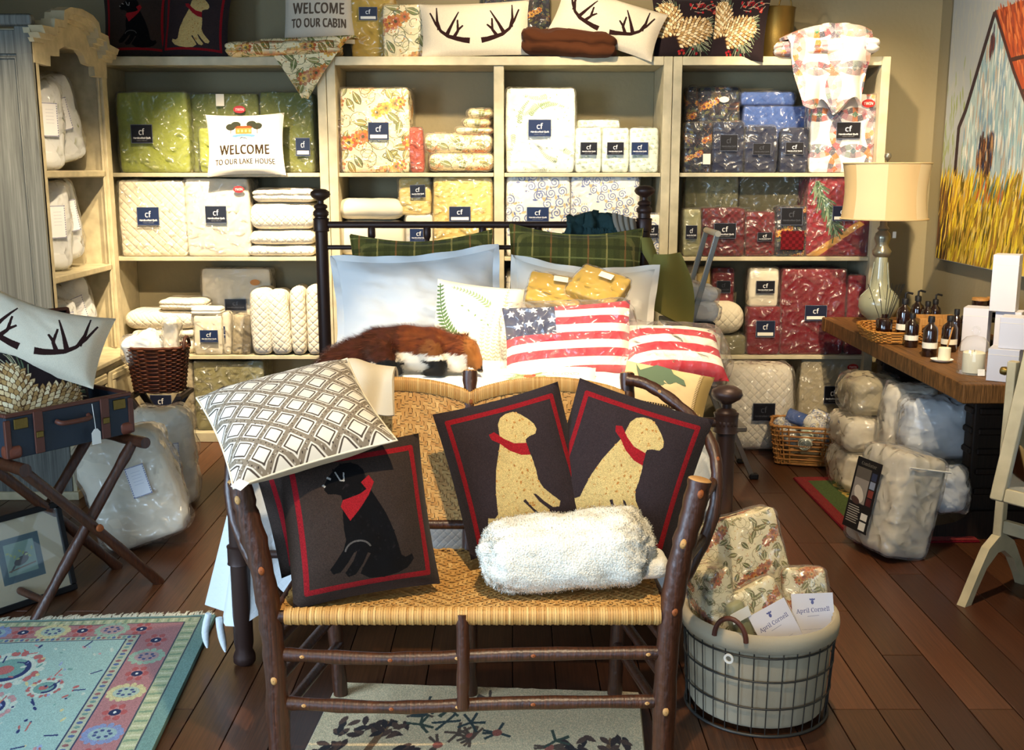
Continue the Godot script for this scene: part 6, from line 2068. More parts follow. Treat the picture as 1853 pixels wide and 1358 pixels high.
	t = thing("basket_stand", "dark brown wooden folding stand under the wicker basket", "stand", spot(Vector3(bc.x, 0, bc.z)))
	for s in [-1, 1]:
		wpart(t, "leg", box_geo(bc + Vector3(-.005, -.21, s * .08), Vector3(.03, .50, .025), .004, Basis(Vector3.BACK, deg_to_rad(-32))), M.tabledark)
		wpart(t, "leg", box_geo(bc + Vector3(.005, -.21, s * .08 + .026), Vector3(.03, .50, .025), .004, Basis(Vector3.BACK, deg_to_rad(32))), M.tabledark)
		wpart(t, "top_rail", box_geo(bc + Vector3(s * .125, -.012, 0), Vector3(.03, .024, .22), .004), M.tabledark)
	t = thing("wicker_basket", "dark brown wicker basket with loop handles full of wrapped linens", "basket", spot(bc + Vector3(0, .002, 0)))
	var bf := func(w: float, h: float, o: float) -> Vector3: return Vector3((.118 + .03 * h + o) * signf(cos(w)) * pow(absf(cos(w)), .7), .01 + h * .225, (.085 + .02 * h + o) * signf(sin(w)) * pow(absf(sin(w)), .7))
	part(t, "lining", lathe_geo([Vector2(.001, .004), Vector2(.105, .004), Vector2(.112, .02), Vector2(.138, .22)], 20, Vector3.ZERO, Basis.from_scale(Vector3(1, 1, .72))), M.wickerunder)
	wicker(t, "weave", bf, 22, 26, .0055, hexc("3a1d12"), hexc("5b2f1c"), M.wicker)
	for s in [-1, 1]:
		var hp := []
		for i in 13: hp.append(Vector3(s * .147 + .0 , .225 + .055 * sin(PI * i / 12.0), .05 * cos(PI * i / 12.0)))
		part(t, "handle", tube_geo(hp, .009, 8), mat("3a1d12", .6))
	bag("linen_pack", "white wrapped linens lying in the wicker basket", "white packs in the wicker basket", bc + Vector3(-.05, .17, .0), Vector3(.17, .14, .12), 10, M.poly, M.wrap, .02, 20)
	bag("linen_pack", "tall clear pack standing in the wicker basket", "white packs in the wicker basket", bc + Vector3(.07, .12, .01), Vector3(.07, .26, .07), -8, M.duvet, M.wrap, .008, -4)
	# ladder
	t = thing("step_ladder", "silver folding step ladder with a grip bar beside the bed", "ladder", spot(Vector3(.9, 0, -5.35)))
	for z in [-5.20, -5.50]:
		wpart(t, "front_rail", box_geo(Vector3(1.03, .385, z), Vector3(.026, .86, .022), .003, Basis(Vector3.BACK, atan2(.345, .77))), M.steel)
		wpart(t, "rear_rail", box_geo(Vector3(.83, .61, z - .024), Vector3(.026, 1.24, .020), .003, Basis(Vector3.BACK, -atan2(.31, 1.2))), M.steel)
		wpart(t, "rubber_foot", box_geo(Vector3(1.205, .015, z), Vector3(.045, .03, .035), .006), M.blackrub)
		wpart(t, "rubber_foot", box_geo(Vector3(.675, .015, z - .024), Vector3(.045, .03, .035), .006), M.blackrub)
	wpart(t, "grip_bar", tube_geo([Vector3(.985, 1.215, -5.20), Vector3(.985, 1.215, -5.548)], .015, 10), M.beigethrow)
	wpart(t, "grip_cap", tube_geo([Vector3(.985, 1.215, -5.524), Vector3(.985, 1.215, -5.555)], .018, 10), M.blackrub)
	for q in [[.77, .87, .24], [.51, 1.0, .10], [.25, 1.115, .10]]:
		wpart(t, "tread", box_geo(Vector3(q[1], q[0], -5.35), Vector3(q[2], .025, .28), .004), M.blackrub if q[0] > .7 else M.steel)
	bag("rolled_blanket_pack", "white blanket in clear plastic lying on the ladder platform", "packs on the ladder platform", Vector3(.90, .784, -5.31), Vector3(.20, .10, .17), 0, M.poly, M.wrapfog, .01)
	bag("rolled_blanket_pack", "clear wrapped white blanket with dark band, upper one on the ladder", "packs on the ladder platform", Vector3(.865, .888, -5.31), Vector3(.24, .075, .17), 4, M.poly, M.wrapfog, .01, -6)
	# rattan basket of rolled packs
	var rb := Vector3(1.545, .0, -5.52)
	t = thing("rattan_basket", "honey coloured open weave rattan basket on the floor", "basket", spot(rb, turn(-14)))
	var rf := func(w: float, h: float, o: float) -> Vector3: return Vector3((.150 + .03 * h + o) * signf(cos(w)) * pow(absf(cos(w)), .28), .012 + h * .20, (.105 + .02 * h + o) * signf(sin(w)) * pow(absf(sin(w)), .28))
	wicker(t, "open_weave", rf, 8, 34, .005, hexc("8a5a2c"), hexc("b07c44"), M.wicker)
	part(t, "floor_panel", box_geo(Vector3(0, .010, 0), Vector3(.29, .008, .20), .003), M.caneunder)
	rng.seed = 5
	for q in [[-.10, .165, .03, 14, .042, "paisley", "pale grey-blue spiral roll at the basket corner"], [.0, .15, .05, -20, .036, "damask", "small sage roll sunk between others"], [.075, .185, .02, 25, .056, "paisley2", "fat blue paisley roll on top of the others"], [-.02, .21, -.05, 70, .040, "blue", "plain blue roll across the back"], [.11, .22, -.05, 60, .034, "paisley", "grey roll standing at the rim"]]:
		roll_pack("rolled_throw", q[6] + " in the rattan basket", "rolled packs in the rattan basket", rb + turn(-14) * Vector3(q[0], q[1], q[2]), turn(q[3], -18), q[4], .17, M[q[5]])
	# boxed comforter, pillows in plastic under the table
	var cz := Vector3(-.94, 0, .34)
	var cb := axes(Vector3.UP.cross(cz), Vector3(.2, 1, -.08))
	t = thing("comforter_pack", "white comforter in a zipped clear bag with black photo insert leaning by the mat", "comforter pack", spot(Vector3(1.50, .012, -4.16), cb), "bedding in plastic under the table")
	part(t, "folded_bedding", fluff(Vector3(.28, .41, .20), .035, 16, .010, .007, 0, 3.0), M.duvet)
	part(t, "plastic_wrap", fluff(Vector3(.28, .41, .20), .03, 12, .012, .010, 0, 1.0, .007), M.wrapfog)
	part(t, "photo_insert", box_geo(Vector3(-.035, .20, .136), Vector3(.15, .29, .002), .0005), M.insert)
	part(t, "zip", tube_geo([Vector3(.146, .365, .10), Vector3(.15, .37, -.10)], .004, 6), M.vinyl)
	var UG := "bedding in plastic under the table"
	bag("pillow_pack", "cream pillow in plastic, bottom of the pile by rattan basket", UG, Vector3(1.70, .004, -5.05), Vector3(.27, .20, .30), 0, M.duvet, M.wrap, .01)
	bag("pillow_pack", "cream pillow in plastic, middle of the pile by rattan basket", UG, Vector3(1.70, .21, -5.05), Vector3(.27, .155, .30), 0, M.duvet, M.wrap, .01)
	bag("pillow_pack", "cream wrapped blanket on top of the pillow pile under the table", UG, Vector3(1.72, .372, -5.08), Vector3(.24, .18, .26), 0, M.taupe, M.wrap, .01)
	bag("pillow_pack", "tall clear bag of white bedding beside pillow pile under table top", UG, Vector3(1.80, .10, -4.77), Vector3(.22, .46, .16), -6, M.duvet, M.wrapfog, .02)
	bag("pillow_pack", "white fibre filled bag lowest under the table behind comforter", UG, Vector3(1.885, .004, -4.6), Vector3(.32, .27, .16), 0, M.duvet, M.wrapfog, .03)
	bag("pillow_pack", "fat bluish white pillow in plastic under the table top", UG, Vector3(1.885, .285, -4.585), Vector3(.34, .26, .16), 0, M.poly, M.wrapfog, .035)
	bag("pillow_pack", "small clear bag slumped between comforter and table foot", UG, Vector3(1.80, .13, -4.30), Vector3(.13, .18, .12), 0, M.poly, M.wrapfog, .02)

func roll_pack(called: String, label: String, group: String, p: Vector3, b: Basis, r: float, ln: float, m: Material):
	var t := thing(called, label, "throw", spot(p, b), group)
	var g := Geo.new()
	var pts := []
	var k := 64
	for i in k + 1:
		var f := float(i) / k
		pts.append(Vector2.from_angle(f * TAU * 3.6) * r * (1.0 - f * .86))
	for s in [1.0, -1.0]:
		g.grid(k, 2, func(u: float, v: float):
			var q: Vector2 = pts[roundi(u * k)] * (1.0 + s * .035)
			return Vector3(q.x, q.y, (v - .5) * ln + .003 * sin(u * 40)), s > 0)
	for i in k:
		for e in [-.5, .5]:
			var a: Vector2 = pts[i]
			var c: Vector2 = pts[i + 1]
			g.face([Vector3(a.x * 1.035, a.y * 1.035, e * ln), Vector3(c.x * 1.035, c.y * 1.035, e * ln), Vector3(c.x * .965, c.y * .965, e * ln), Vector3(a.x * .965, a.y * .965, e * ln)], Vector3(0, 0, signf(e)))
	part(t, "rolled_cloth", g, m)
	part(t, "plastic_wrap", lathe_geo([Vector2(.001, ln / 2 + .008), Vector2(r * .8, ln / 2 + .007), Vector2(r * 1.07, ln / 2 - .004), Vector2(r * 1.09, 0), Vector2(r * 1.07, -ln / 2 + .004), Vector2(r * .8, -ln / 2 - .007), Vector2(.001, -ln / 2 - .008)], 20, Vector3.ZERO, Basis(Vector3.RIGHT, PI / 2)), M.wrap)

# ---------------------------------------------------------------- on the bed
func bed_stock():
	var TOPB := .765
	pillow("plaid_pillow", "green plaid pillow behind the pale blue sham", at(765, 505, 4.88), turn(0, 12, 2), .64, .42, .13, M.plaid, M.plaid, {"pinch": .05, "piping": .006, "group": "green plaid pillows", "sag": .035})
	pillow("plaid_pillow", "green plaid pillow below the fringed teal throw", at(1040, 502, 4.88), turn(0, 12, -2), .60, .46, .14, M.plaid, M.plaid, {"pinch": .05, "piping": .006, "group": "green plaid pillows", "sag": .03})
	pillow("pillow_sham", "pale blue white pillow sham with a wavy flange behind the fox", at(758, 548, 4.70), turn(3, 16, 4), .70, .43, .19, M.sham, M.sham, {"pinch": .06, "flange": .03, "group": "white pillow shams", "wrinkle": .045, "sag": .02, "pow": .8})
	pillow("pillow_sham", "off white pillow sham with a wavy flange behind yellow towels", at(1052, 562, 4.66), turn(-3, 16, -4), .61, .41, .19, M.shamb, M.shamb, {"pinch": .06, "flange": .028, "group": "white pillow shams", "wrinkle": .045, "sag": .03, "pow": .8})
	pillow("fern_pillow", "ivory pillow printed with green fern fronds leaning on the shams", at(863, 588, 4.36), turn(6, 24, -8), .36, .35, .13, M.p_fern, M.ivory, {"pinch": .05})
	for q in [[998, 535, 4.43, 8.0, -14.0, "lower, leaning"], [1065, 525, 4.40, -10.0, -24.0, "upper, with a paper slip"]]:
		var t := thing("towel_pack", "folded yellow towels in clear film above the flag pillow, %s pack" % q[5], "towel pack", spot(at(q[0], q[1] + 22, q[2]), turn(q[3], 50, q[4])), "yellow towel packs")
		part(t, "folded_towels", fluff(Vector3(.22, .17, .06), .012, 26, .003, .006, 0, q[0]), M.yellow)
		part(t, "plastic_wrap", fluff(Vector3(.22, .17, .06), .012, 12, .005, .010, 0, q[0], .006), M.wrap)
		part(t, "label_card", box_geo(Vector3(.02, .12, .053), Vector3(.06, .03, .001), .0003), M.paper)
	var fp := pillow("flag_pillow", "stars and stripes pillow in clear plastic beside fern pillow", at(1028, 618, 4.12), turn(-3, 24, 4), .50, .30, .15, M.p_flag, M.redplain, {"pinch": .05, "group": "flag pillows"})
	film_over(fp, .50, .30, .15)
	fp = pillow("flag_pillow", "striped flag pillow in clear plastic tipped over with red back showing", at(1218, 640, 4.12), turn(14, 50, -6), .40, .26, .15, M.p_stripes, M.redplain, {"pinch": .05, "group": "flag pillows"})
	film_over(fp, .40, .26, .15)
	pillow("spray_pillow", "small cream pillow printed with pine spray and script lying flat", at(985, 700, 3.86), turn(0, 62, 3), .40, .20, .09, M.p_spray, M.ivory, {"pinch": .05})
	var t := pillow("trout_pillow", "tan patch pillow with a green trout standing at the settee corner", at(1200, 715, 3.50), turn(-12, 38, -10), .30, .20, .10, M.p_patch, M.brown, {"pinch": .05})
	var fish := PackedVector2Array([Vector2(-.085, .02), Vector2(-.06, .005), Vector2(-.02, .045), Vector2(.03, .052), Vector2(.045, .04), Vector2(.085, .035), Vector2(.10, .02), Vector2(.06, .012), Vector2(.045, -.01), Vector2(.03, -.045), Vector2(.005, -.055), Vector2(-.02, -.03), Vector2(-.055, -.015)])
	var g := Geo.new()
	g.extrude(fish, .006, Vector3(-.03, .03, .045), Basis(Vector3.BACK, -.25))
	var fo := part(t, "trout_applique", g, mat("5a6a50", .9))
	part(fo, "eye", lathe_geo([Vector2(.001, .003), Vector2(.005, .002), Vector2(.007, 0)], 10, Vector3(-.022, -.012, .052), Basis(Vector3.RIGHT, PI / 2)), M.vinyl)
	fox(Vector3(at(735, 650, 4.02).x, TOPB + .002, -4.02))
	# throws on the headboard
	t = thing("teal_throw", "teal throw with dark fringe thrown over the headboard rail", "throw", spot(Vector3(.36, 1.27, -5.0)))
	sheet(t, "cloth", 18, 14, func(u: float, v: float):
		var s := lerpf(-.22, .20, v)
		var w := clampf(s / .05, -1.6, 1.6)
		var x := lerpf(.255, .50, u)
		var y := 1.268 + .028 * cos(w) - maxf(0.0, absf(s) - .08) * (.75 + .1 * sin(u * 9)) + .02 * sin(PI * u)
		x += .025 * noise.get_noise_2d(u * 6, v * 6)
		y += .030 * noise.get_noise_2d(u * 7 + 9, v * 5)
		return Vector3(x + .01 * sin(v * 6), y, -5.0 + .030 * sin(clampf(w, -1.57, 1.57)) + .034 * sin(u * 17.0) * absf(v - .5) * 2 + .016 * sin(u * 31.0) * v), .008, M.teal)
	sheet(t, "striped_end", 16, 12, func(u: float, v: float):
		var x := lerpf(.46, .56, u) + .07 * v * v
		return Vector3(x, 1.325 - .03 * u - v * .16, -4.965 + .012 * sin(u * 24.0) + .03 * v), .006, M.greyfringe)
	g = Geo.new()
	rng.seed = 31
	for i in 90:
		var x := .33 + .15 * rng.randf()
		var y := 1.26 - .02 * rng.randf()
		g.tube(curve_pts([Vector3(x, y, -4.945), Vector3(x + rng.randf_range(-.008, .008), y - .05, -4.938), Vector3(x + rng.randf_range(-.018, .018), y - .11, -4.945 + rng.randf_range(-.01, .01))], 3), .0022, 4, false)
	wpart(t, "fringe", g, M.teal).set_meta("kind", "stuff")
	t = thing("olive_throw", "olive felt throw draped from the head post down the bed side", "throw", spot(Vector3(.62, .9, -4.9)))
	sheet(t, "wide_fall", 14, 20, func(u: float, v: float):
		var a := at(1186, 462, 4.88).lerp(at(1231, 458, 4.88), u)
		var c := at(1180, 560, 4.80).lerp(at(1252, 600, 4.80), u)
		var p := a.lerp(c, v)
		p.x += .03 * sin(PI * v) * (u - .35) * 2
		p.z += .02 * sin(u * 5.0) + .015 * sin(v * 4 + u * 3)
		return p, .010, M.olive)
	sheet(t, "narrow_fall", 8, 14, func(u: float, v: float):
		var a := at(1148, 428, 4.94).lerp(at(1176, 432, 4.94), u)
		var c := at(1180, 480, 4.90).lerp(at(1206, 520, 4.90), u)
		var p := a.lerp(c, v)
		p.z += .02 * sin(PI * u)
		return p, .010, M.olive)
	# throw over the settee back
	t = thing("beige_throw", "beige fleece throw hanging over the top of the settee back", "throw", spot(Vector3(-.40, .93, -3.05)))
	sheet(t, "cloth", 20, 20, func(u: float, v: float):
		var s := lerpf(-.20, .17, v)
		var w := clampf(s / .03, -1.57, 1.57)
		var x := lerpf(-.52, -.345, u) + .02 * v * (u - .3)
		var fall := maxf(0.0, absf(s) - .05)
		var y := .930 + .03 * cos(w) - fall * (.95 - .25 * u * v)
		return Vector3(x, y + .012 * sin(u * 5), -3.07 + .045 * sin(w) + (fall * .30 if s > 0 else -fall * .05) + .012 * sin(u * 11 + v * 3)), .010, M.beigethrow)

func film_over(t: Node3D, w: float, h: float, th: float):
	part(t, "plastic_wrap", fluff(Vector3(w + .02, h + .02, th * .8), th * .36, 14, .018, .016, 0, w * 9), M.wrap).position = Vector3(0, -h / 2 - .01, .004)

# ---------------------------------------------------------------- fox
func fox(o: Vector3):
	var bones := [
		[Vector3(-.10, .105, 0), .062, Vector3(.0, .112, 0), .060], [Vector3(.0, .112, 0), .060, Vector3(.10, .105, .01), .062],
		[Vector3(.10, .105, .01), .058, Vector3(.185, .095, .03), .045], [Vector3(.185, .095, .03), .044, Vector3(.235, .088, .05), .042],
		[Vector3(.235, .088, .05), .036, Vector3(.262, .055, .065), .024], [Vector3(.262, .055, .065), .022, Vector3(.280, .022, .075), .012],
		[Vector3(-.12, .10, 0), .045, Vector3(-.19, .075, .01), .046], [Vector3(-.19, .075, .01), .048, Vector3(-.26, .048, .03), .042], [Vector3(-.26, .048, .03), .04, Vector3(-.315, .028, .04), .016],
		[Vector3(-.08, .09, .05), .05, Vector3(-.055, .05, .07), .030], [Vector3(-.055, .05, .07), .026, Vector3(-.085, .022, .075), .018], [Vector3(-.085, .022, .075), .018, Vector3(-.02, .016, .085), .016],
		[Vector3(.105, .09, .06), .042, Vector3(.125, .05, .08), .024], [Vector3(.125, .05, .08), .021, Vector3(.135, .016, .09), .017], [Vector3(.135, .016, .09), .016, Vector3(.085, .013, .10), .014],
		[Vector3(.14, .06, .03), .048, Vector3(.20, .045, .045), .040], [Vector3(.0, .062, .02), .045, Vector3(.07, .055, .02), .045],
		[Vector3(.205, .125, .055), .016, Vector3(.198, .148, .062), .004], [Vector3(.225, .122, .015), .016, Vector3(.222, .146, .012), .004]]
	var df := func(p: Vector3) -> float:
		var s := 0.0
		for q in bones:
			var a: Vector3 = q[0]
			var ab: Vector3 = q[2] - a
			var t := clampf((p - a).dot(ab) / ab.length_squared(), 0.0, 1.0)
			var e: float = p.distance_to(a + ab * t) - lerpf(q[1], q[3], t)
			if e < .09: s += exp(-e * 130.0)
		return -log(maxf(s, 1e-9)) / 130.0
	var tone := func(p: Vector3) -> Color:
		var k := noise.get_noise_3d(p.x * 26, p.y * 26, p.z * 26)
		var c := hexc("4f2410").lerp(hexc("6d3616"), clampf(k + .5, 0, 1))
		if p.x < -.02 and k > -.28 - minf(0.0, p.x + .12) * -2.0: c = hexc("3a1a0c").lerp(hexc("4f2410"), clampf(k * 1.5, 0, 1))     # darker coat of haunch and brush, in tufts
		if p.distance_to(Vector3(.11, .09, .07)) < .042 + k * .02: c = hexc("6d421e")     # tan shoulder patch
		if p.x > .225 + k * .02: c = hexc("75481f")
		if p.y < .080 + k * .012 and p.x > -.03 and p.x < .235: c = hexc("ddd6c8").lerp(hexc("c4bbab"), clampf(k, 0, 1))
		var hind := p.distance_to(Vector3(-.06, .025, .078)) < .045 and p.z > .052
		if hind or (p.z > .058 and p.x > -.11 and p.x < .0 and p.y < .05): c = hexc("100e10")
		if p.z > .068 and p.x > .07 and p.x < .16 and p.y < .062: c = hexc("100e10")
		if p.distance_to(Vector3(.284, .02, .077)) < .015: c = hexc("0b0a0c")
		return c.srgb_to_linear()
	var cell := .008
	var lo := Vector3(-.36, -.012, -.09)
	var dim := Vector3i(84, 26, 28)
	var val := PackedFloat32Array()
	val.resize(dim.x * dim.y * dim.z)
	for z in dim.z:
		for y in dim.y:
			for x in dim.x:
				val[(z * dim.y + y) * dim.x + x] = df.call(lo + Vector3(x, y, z) * cell)
	var g := Geo.new()
	g.tinted = true
	var ids := {}
	for z in dim.z - 1:
		for y in dim.y - 1:
			for x in dim.x - 1:
				var i0 := (z * dim.y + y) * dim.x + x
				var neg := 0
				var vs := []
				for c in 8:
					var e := val[i0 + (c & 1) + ((c >> 1) & 1) * dim.x + ((c >> 2) & 1) * dim.x * dim.y]
					vs.append(e)
					if e < 0: neg += 1
				if neg == 0 or neg == 8: continue
				var sum := Vector3.ZERO
				var cnt := 0
				for c in 8:
					for bit in [1, 2, 4]:
						if c & bit: continue
						var va: float = vs[c]
						var vb: float = vs[c | bit]
						if (va < 0) == (vb < 0): continue
						var t := va / (va - vb)
						var pa := Vector3(c & 1, (c >> 1) & 1, (c >> 2) & 1)
						var pc := Vector3((c | bit) & 1, ((c | bit) >> 1) & 1, ((c | bit) >> 2) & 1)
						sum += pa.lerp(pc, t)
						cnt += 1
				var p := lo + (Vector3(x, y, z) + sum / cnt) * cell
				var gr := Vector3(vs[1] + vs[3] + vs[5] + vs[7] - vs[0] - vs[2] - vs[4] - vs[6], vs[2] + vs[3] + vs[6] + vs[7] - vs[0] - vs[1] - vs[4] - vs[5], vs[4] + vs[5] + vs[6] + vs[7] - vs[0] - vs[1] - vs[2] - vs[3]).normalized()
				g.col = tone.call(p)
				p.y = maxf(p.y, 0.0)
				ids[i0] = g.add(p, gr)
	for z in range(1, dim.z - 1):
		for y in range(1, dim.y - 1):
			for x in range(1, dim.x - 1):
				var i0 := (z * dim.y + y) * dim.x + x
				for ax in 3:
					var st: int = [1, dim.x, dim.x * dim.y][ax]
					if (val[i0] < 0) == (val[i0 + st] < 0): continue
					var sb: int = [dim.x, dim.x * dim.y, 1][ax]
					var sc: int = [dim.x * dim.y, 1, dim.x][ax]
					var q := [i0, i0 - sb, i0 - sb - sc, i0 - sc]
					if q.all(func(e): return ids.has(e)): g.quad(ids[q[0]], ids[q[1]], ids[q[2]], ids[q[3]])
	var t := thing("fox", "red fox with black legs and white belly lying on the bed with lowered head", "fox", spot(o))
	part(t, "body", g, M.fur)
	var f := Geo.new()
	f.tinted = true
	rng.seed = 77
	var flow := Vector3(-1, -.35, .1)
	for i in g.v.size():
		for k in 7:
			var nn := g.n[i]
			var p := g.v[i] + Vector3(rng.randf_range(-1, 1), rng.randf_range(-1, 1), rng.randf_range(-1, 1)) * cell * .5
			if p.x > .268 or p.y < .006: continue
			var ln := rng.randf_range(.010, .024)
			if p.x < -.13: ln *= 1.5
			if (p.z > .06 and p.y < .05) or p.x > .235: ln *= .4
			var dir := (nn + (flow - nn * flow.dot(nn)) * .9 + Vector3(rng.randf_range(-.3, .3), rng.randf_range(-.3, .3), rng.randf_range(-.3, .3))).normalized()
			var sd := dir.cross(nn).normalized() * .0007
			if sd.length_squared() < 1e-9: continue
			f.col = g.c[i]
			var s := f.v.size()
			f.add(p - sd, nn)
			f.add(p + sd, nn)
			f.add(p + dir * ln, nn)
			f.tri(s, s + 1, s + 2)
	part(t, "fur", f, M.fur).set_meta("kind", "stuff")
	part(t, "nose", fluff(Vector3(.016, .014, .014), .006, 6, 0, 0, 0, 1.0), M.bottle).position = Vector3(.285, .010, .077)

# ---------------------------------------------------------------- on the settee
func settee_stock():
	var G := "hooked dog pillows"
	pillow("black_dog_pillow", "dark hooked pillow with red border squeezed behind the front black dog pillow", Vector3(-.515, .625, -2.86), turn(28, 16, 8), .34, .34, .11, M.p_dog_black, M.woolblack, {"group": G, "pinch": .04})
	pillow("black_dog_pillow", "hooked pillow with a black dog in red bandana leaning on the cane back", at(667, 1080, 2.56) + turn(19, 18, 3).y * .195, turn(19, 18, 3), .375, .39, .15, M.p_dog_black, M.woolblack, {"group": G, "pinch": .04})
	pillow("tan_dog_pillow", "hooked pillow with a tan dog in the middle of the settee", at(932, 850, 2.86), turn(4, 20, 14), .36, .41, .14, M.p_dog_tan, M.wool, {"group": G, "pinch": .04})
	pillow("tan_dog_pillow", "hooked pillow with a tan dog leaning against the settee arm", at(1128, 850, 2.86), turn(-8, 18, -16), .385, .41, .14, M.p_dog_tan, M.wool, {"group": G, "pinch": .04})
	var lb := axes(Vector3(.345, .07, -.152), Vector3(-.163, .14, -.28))
	var t := pillow("lattice_pillow", "ivory pillow with beaded diamond lattice lying over the black dog pillow", at(533, 758, 2.645), lb, .405, .375, .14, M.p_lattice, M.ivory, {"pinch": .06, "piping": .003})
	part(t, "price_tag", box_geo(Vector3(-.19, -.215, .03), Vector3(.03, .03, .001), .0003, Basis(Vector3.BACK, .6)), M.vinyl)
	# rolled fleece throw
	var p := at(1030, 1022, 2.60)
	t = thing("fleece_throw", "fluffy white fleece throw rolled up on the cane seat", "throw", spot(Vector3(p.x + .01, .475, -2.63), turn(-4, 0, 10)))
	var g := Geo.new()
	g.soft(Vector3(.43, .185, .19), .075, 34, func(q: Vector3):
		var k := noise.get_noise_3d(q.x * 9, q.y * 9, q.z * 9) * .024 + noise.get_noise_3d(q.x * 40, q.y * 40, q.z * 40) * .005
		return q * (1.0 + k * 4.0) + Vector3(0, .088 - .012 * sin(q.x * 6.0), 0))
	part(t, "rolled_part", g, M.fleece)
	g = Geo.new()
	rng.seed = 13
	var base: Geo = Geo.new()
	base.soft(Vector3(.43, .185, .19), .075, 60, func(q: Vector3):
		var k := noise.get_noise_3d(q.x * 9, q.y * 9, q.z * 9) * .024 + noise.get_noise_3d(q.x * 40, q.y * 40, q.z * 40) * .005
		return q * (1.0 + k * 4.0) + Vector3(0, .088 - .012 * sin(q.x * 6.0), 0))
	for i in base.v.size():
		for k in 2:
			var nn := base.n[i]
			var q := base.v[i] + Vector3(rng.randf_range(-1, 1), rng.randf_range(-1, 1), rng.randf_range(-1, 1)) * .004
			var sd := nn.cross(Vector3(rng.randf_range(-1, 1), rng.randf_range(-1, 1), rng.randf_range(-1, 1))).normalized() * .0012
			var e := (nn + Vector3(rng.randf_range(-1, 1), rng.randf_range(-1, 1), rng.randf_range(-1, 1)) * .7).normalized() * rng.randf_range(.002, .0045)
			var s := g.v.size()
			g.add(q - sd, nn)
			g.add(q + sd, nn)
			g.add(q + e, nn)
			g.tri(s, s + 1, s + 2)
	part(t, "nap", g, M.fleece).set_meta("kind", "stuff")
	part(t, "loose_end", fluff(Vector3(.16, .05, .13), .022, 16, .0, .010, 0, 8.0), M.fleece).transform = spot(Vector3(.165, -.002, -.01), turn(0, 0, -4))

# ---------------------------------------------------------------- on the table
func bottle(label: String, p: Vector3, r: float, h: float, pump: bool, band: bool):
	var t := thing("amber_bottle", label, "bottle", spot(p), "amber bottles on the plank table")
	part(t, "body", lathe_geo([Vector2(.001, 0), Vector2(r * .95, 0), Vector2(r, h * .03), Vector2(r, h * .60), Vector2(r * .85, h * .69), Vector2(r * .42, h * .76), Vector2(r * .38, h * .82)], 20), M.bottle)
	part(t, "cap", lathe_geo([Vector2(r * .46, h * .81), Vector2(r * .46, h * .93), Vector2(r * .40, h * .945), Vector2(.001, h * .95)], 16), M.blackrub)
	if pump:
		part(t, "pump", tube_geo([Vector3(0, h * .94, 0), Vector3(0, h * 1.06, 0), Vector3(r * .3, h * 1.08, 0), Vector3(r * 1.0, h * 1.05, 0)], r * .16, 8), M.blackrub)
	if band:
		part(t, "paper_band", lathe_geo([Vector2(r * 1.01, h * .20), Vector2(r * 1.02, h * .20), Vector2(r * 1.02, h * .34), Vector2(r * 1.01, h * .34)], 20), M.paper)

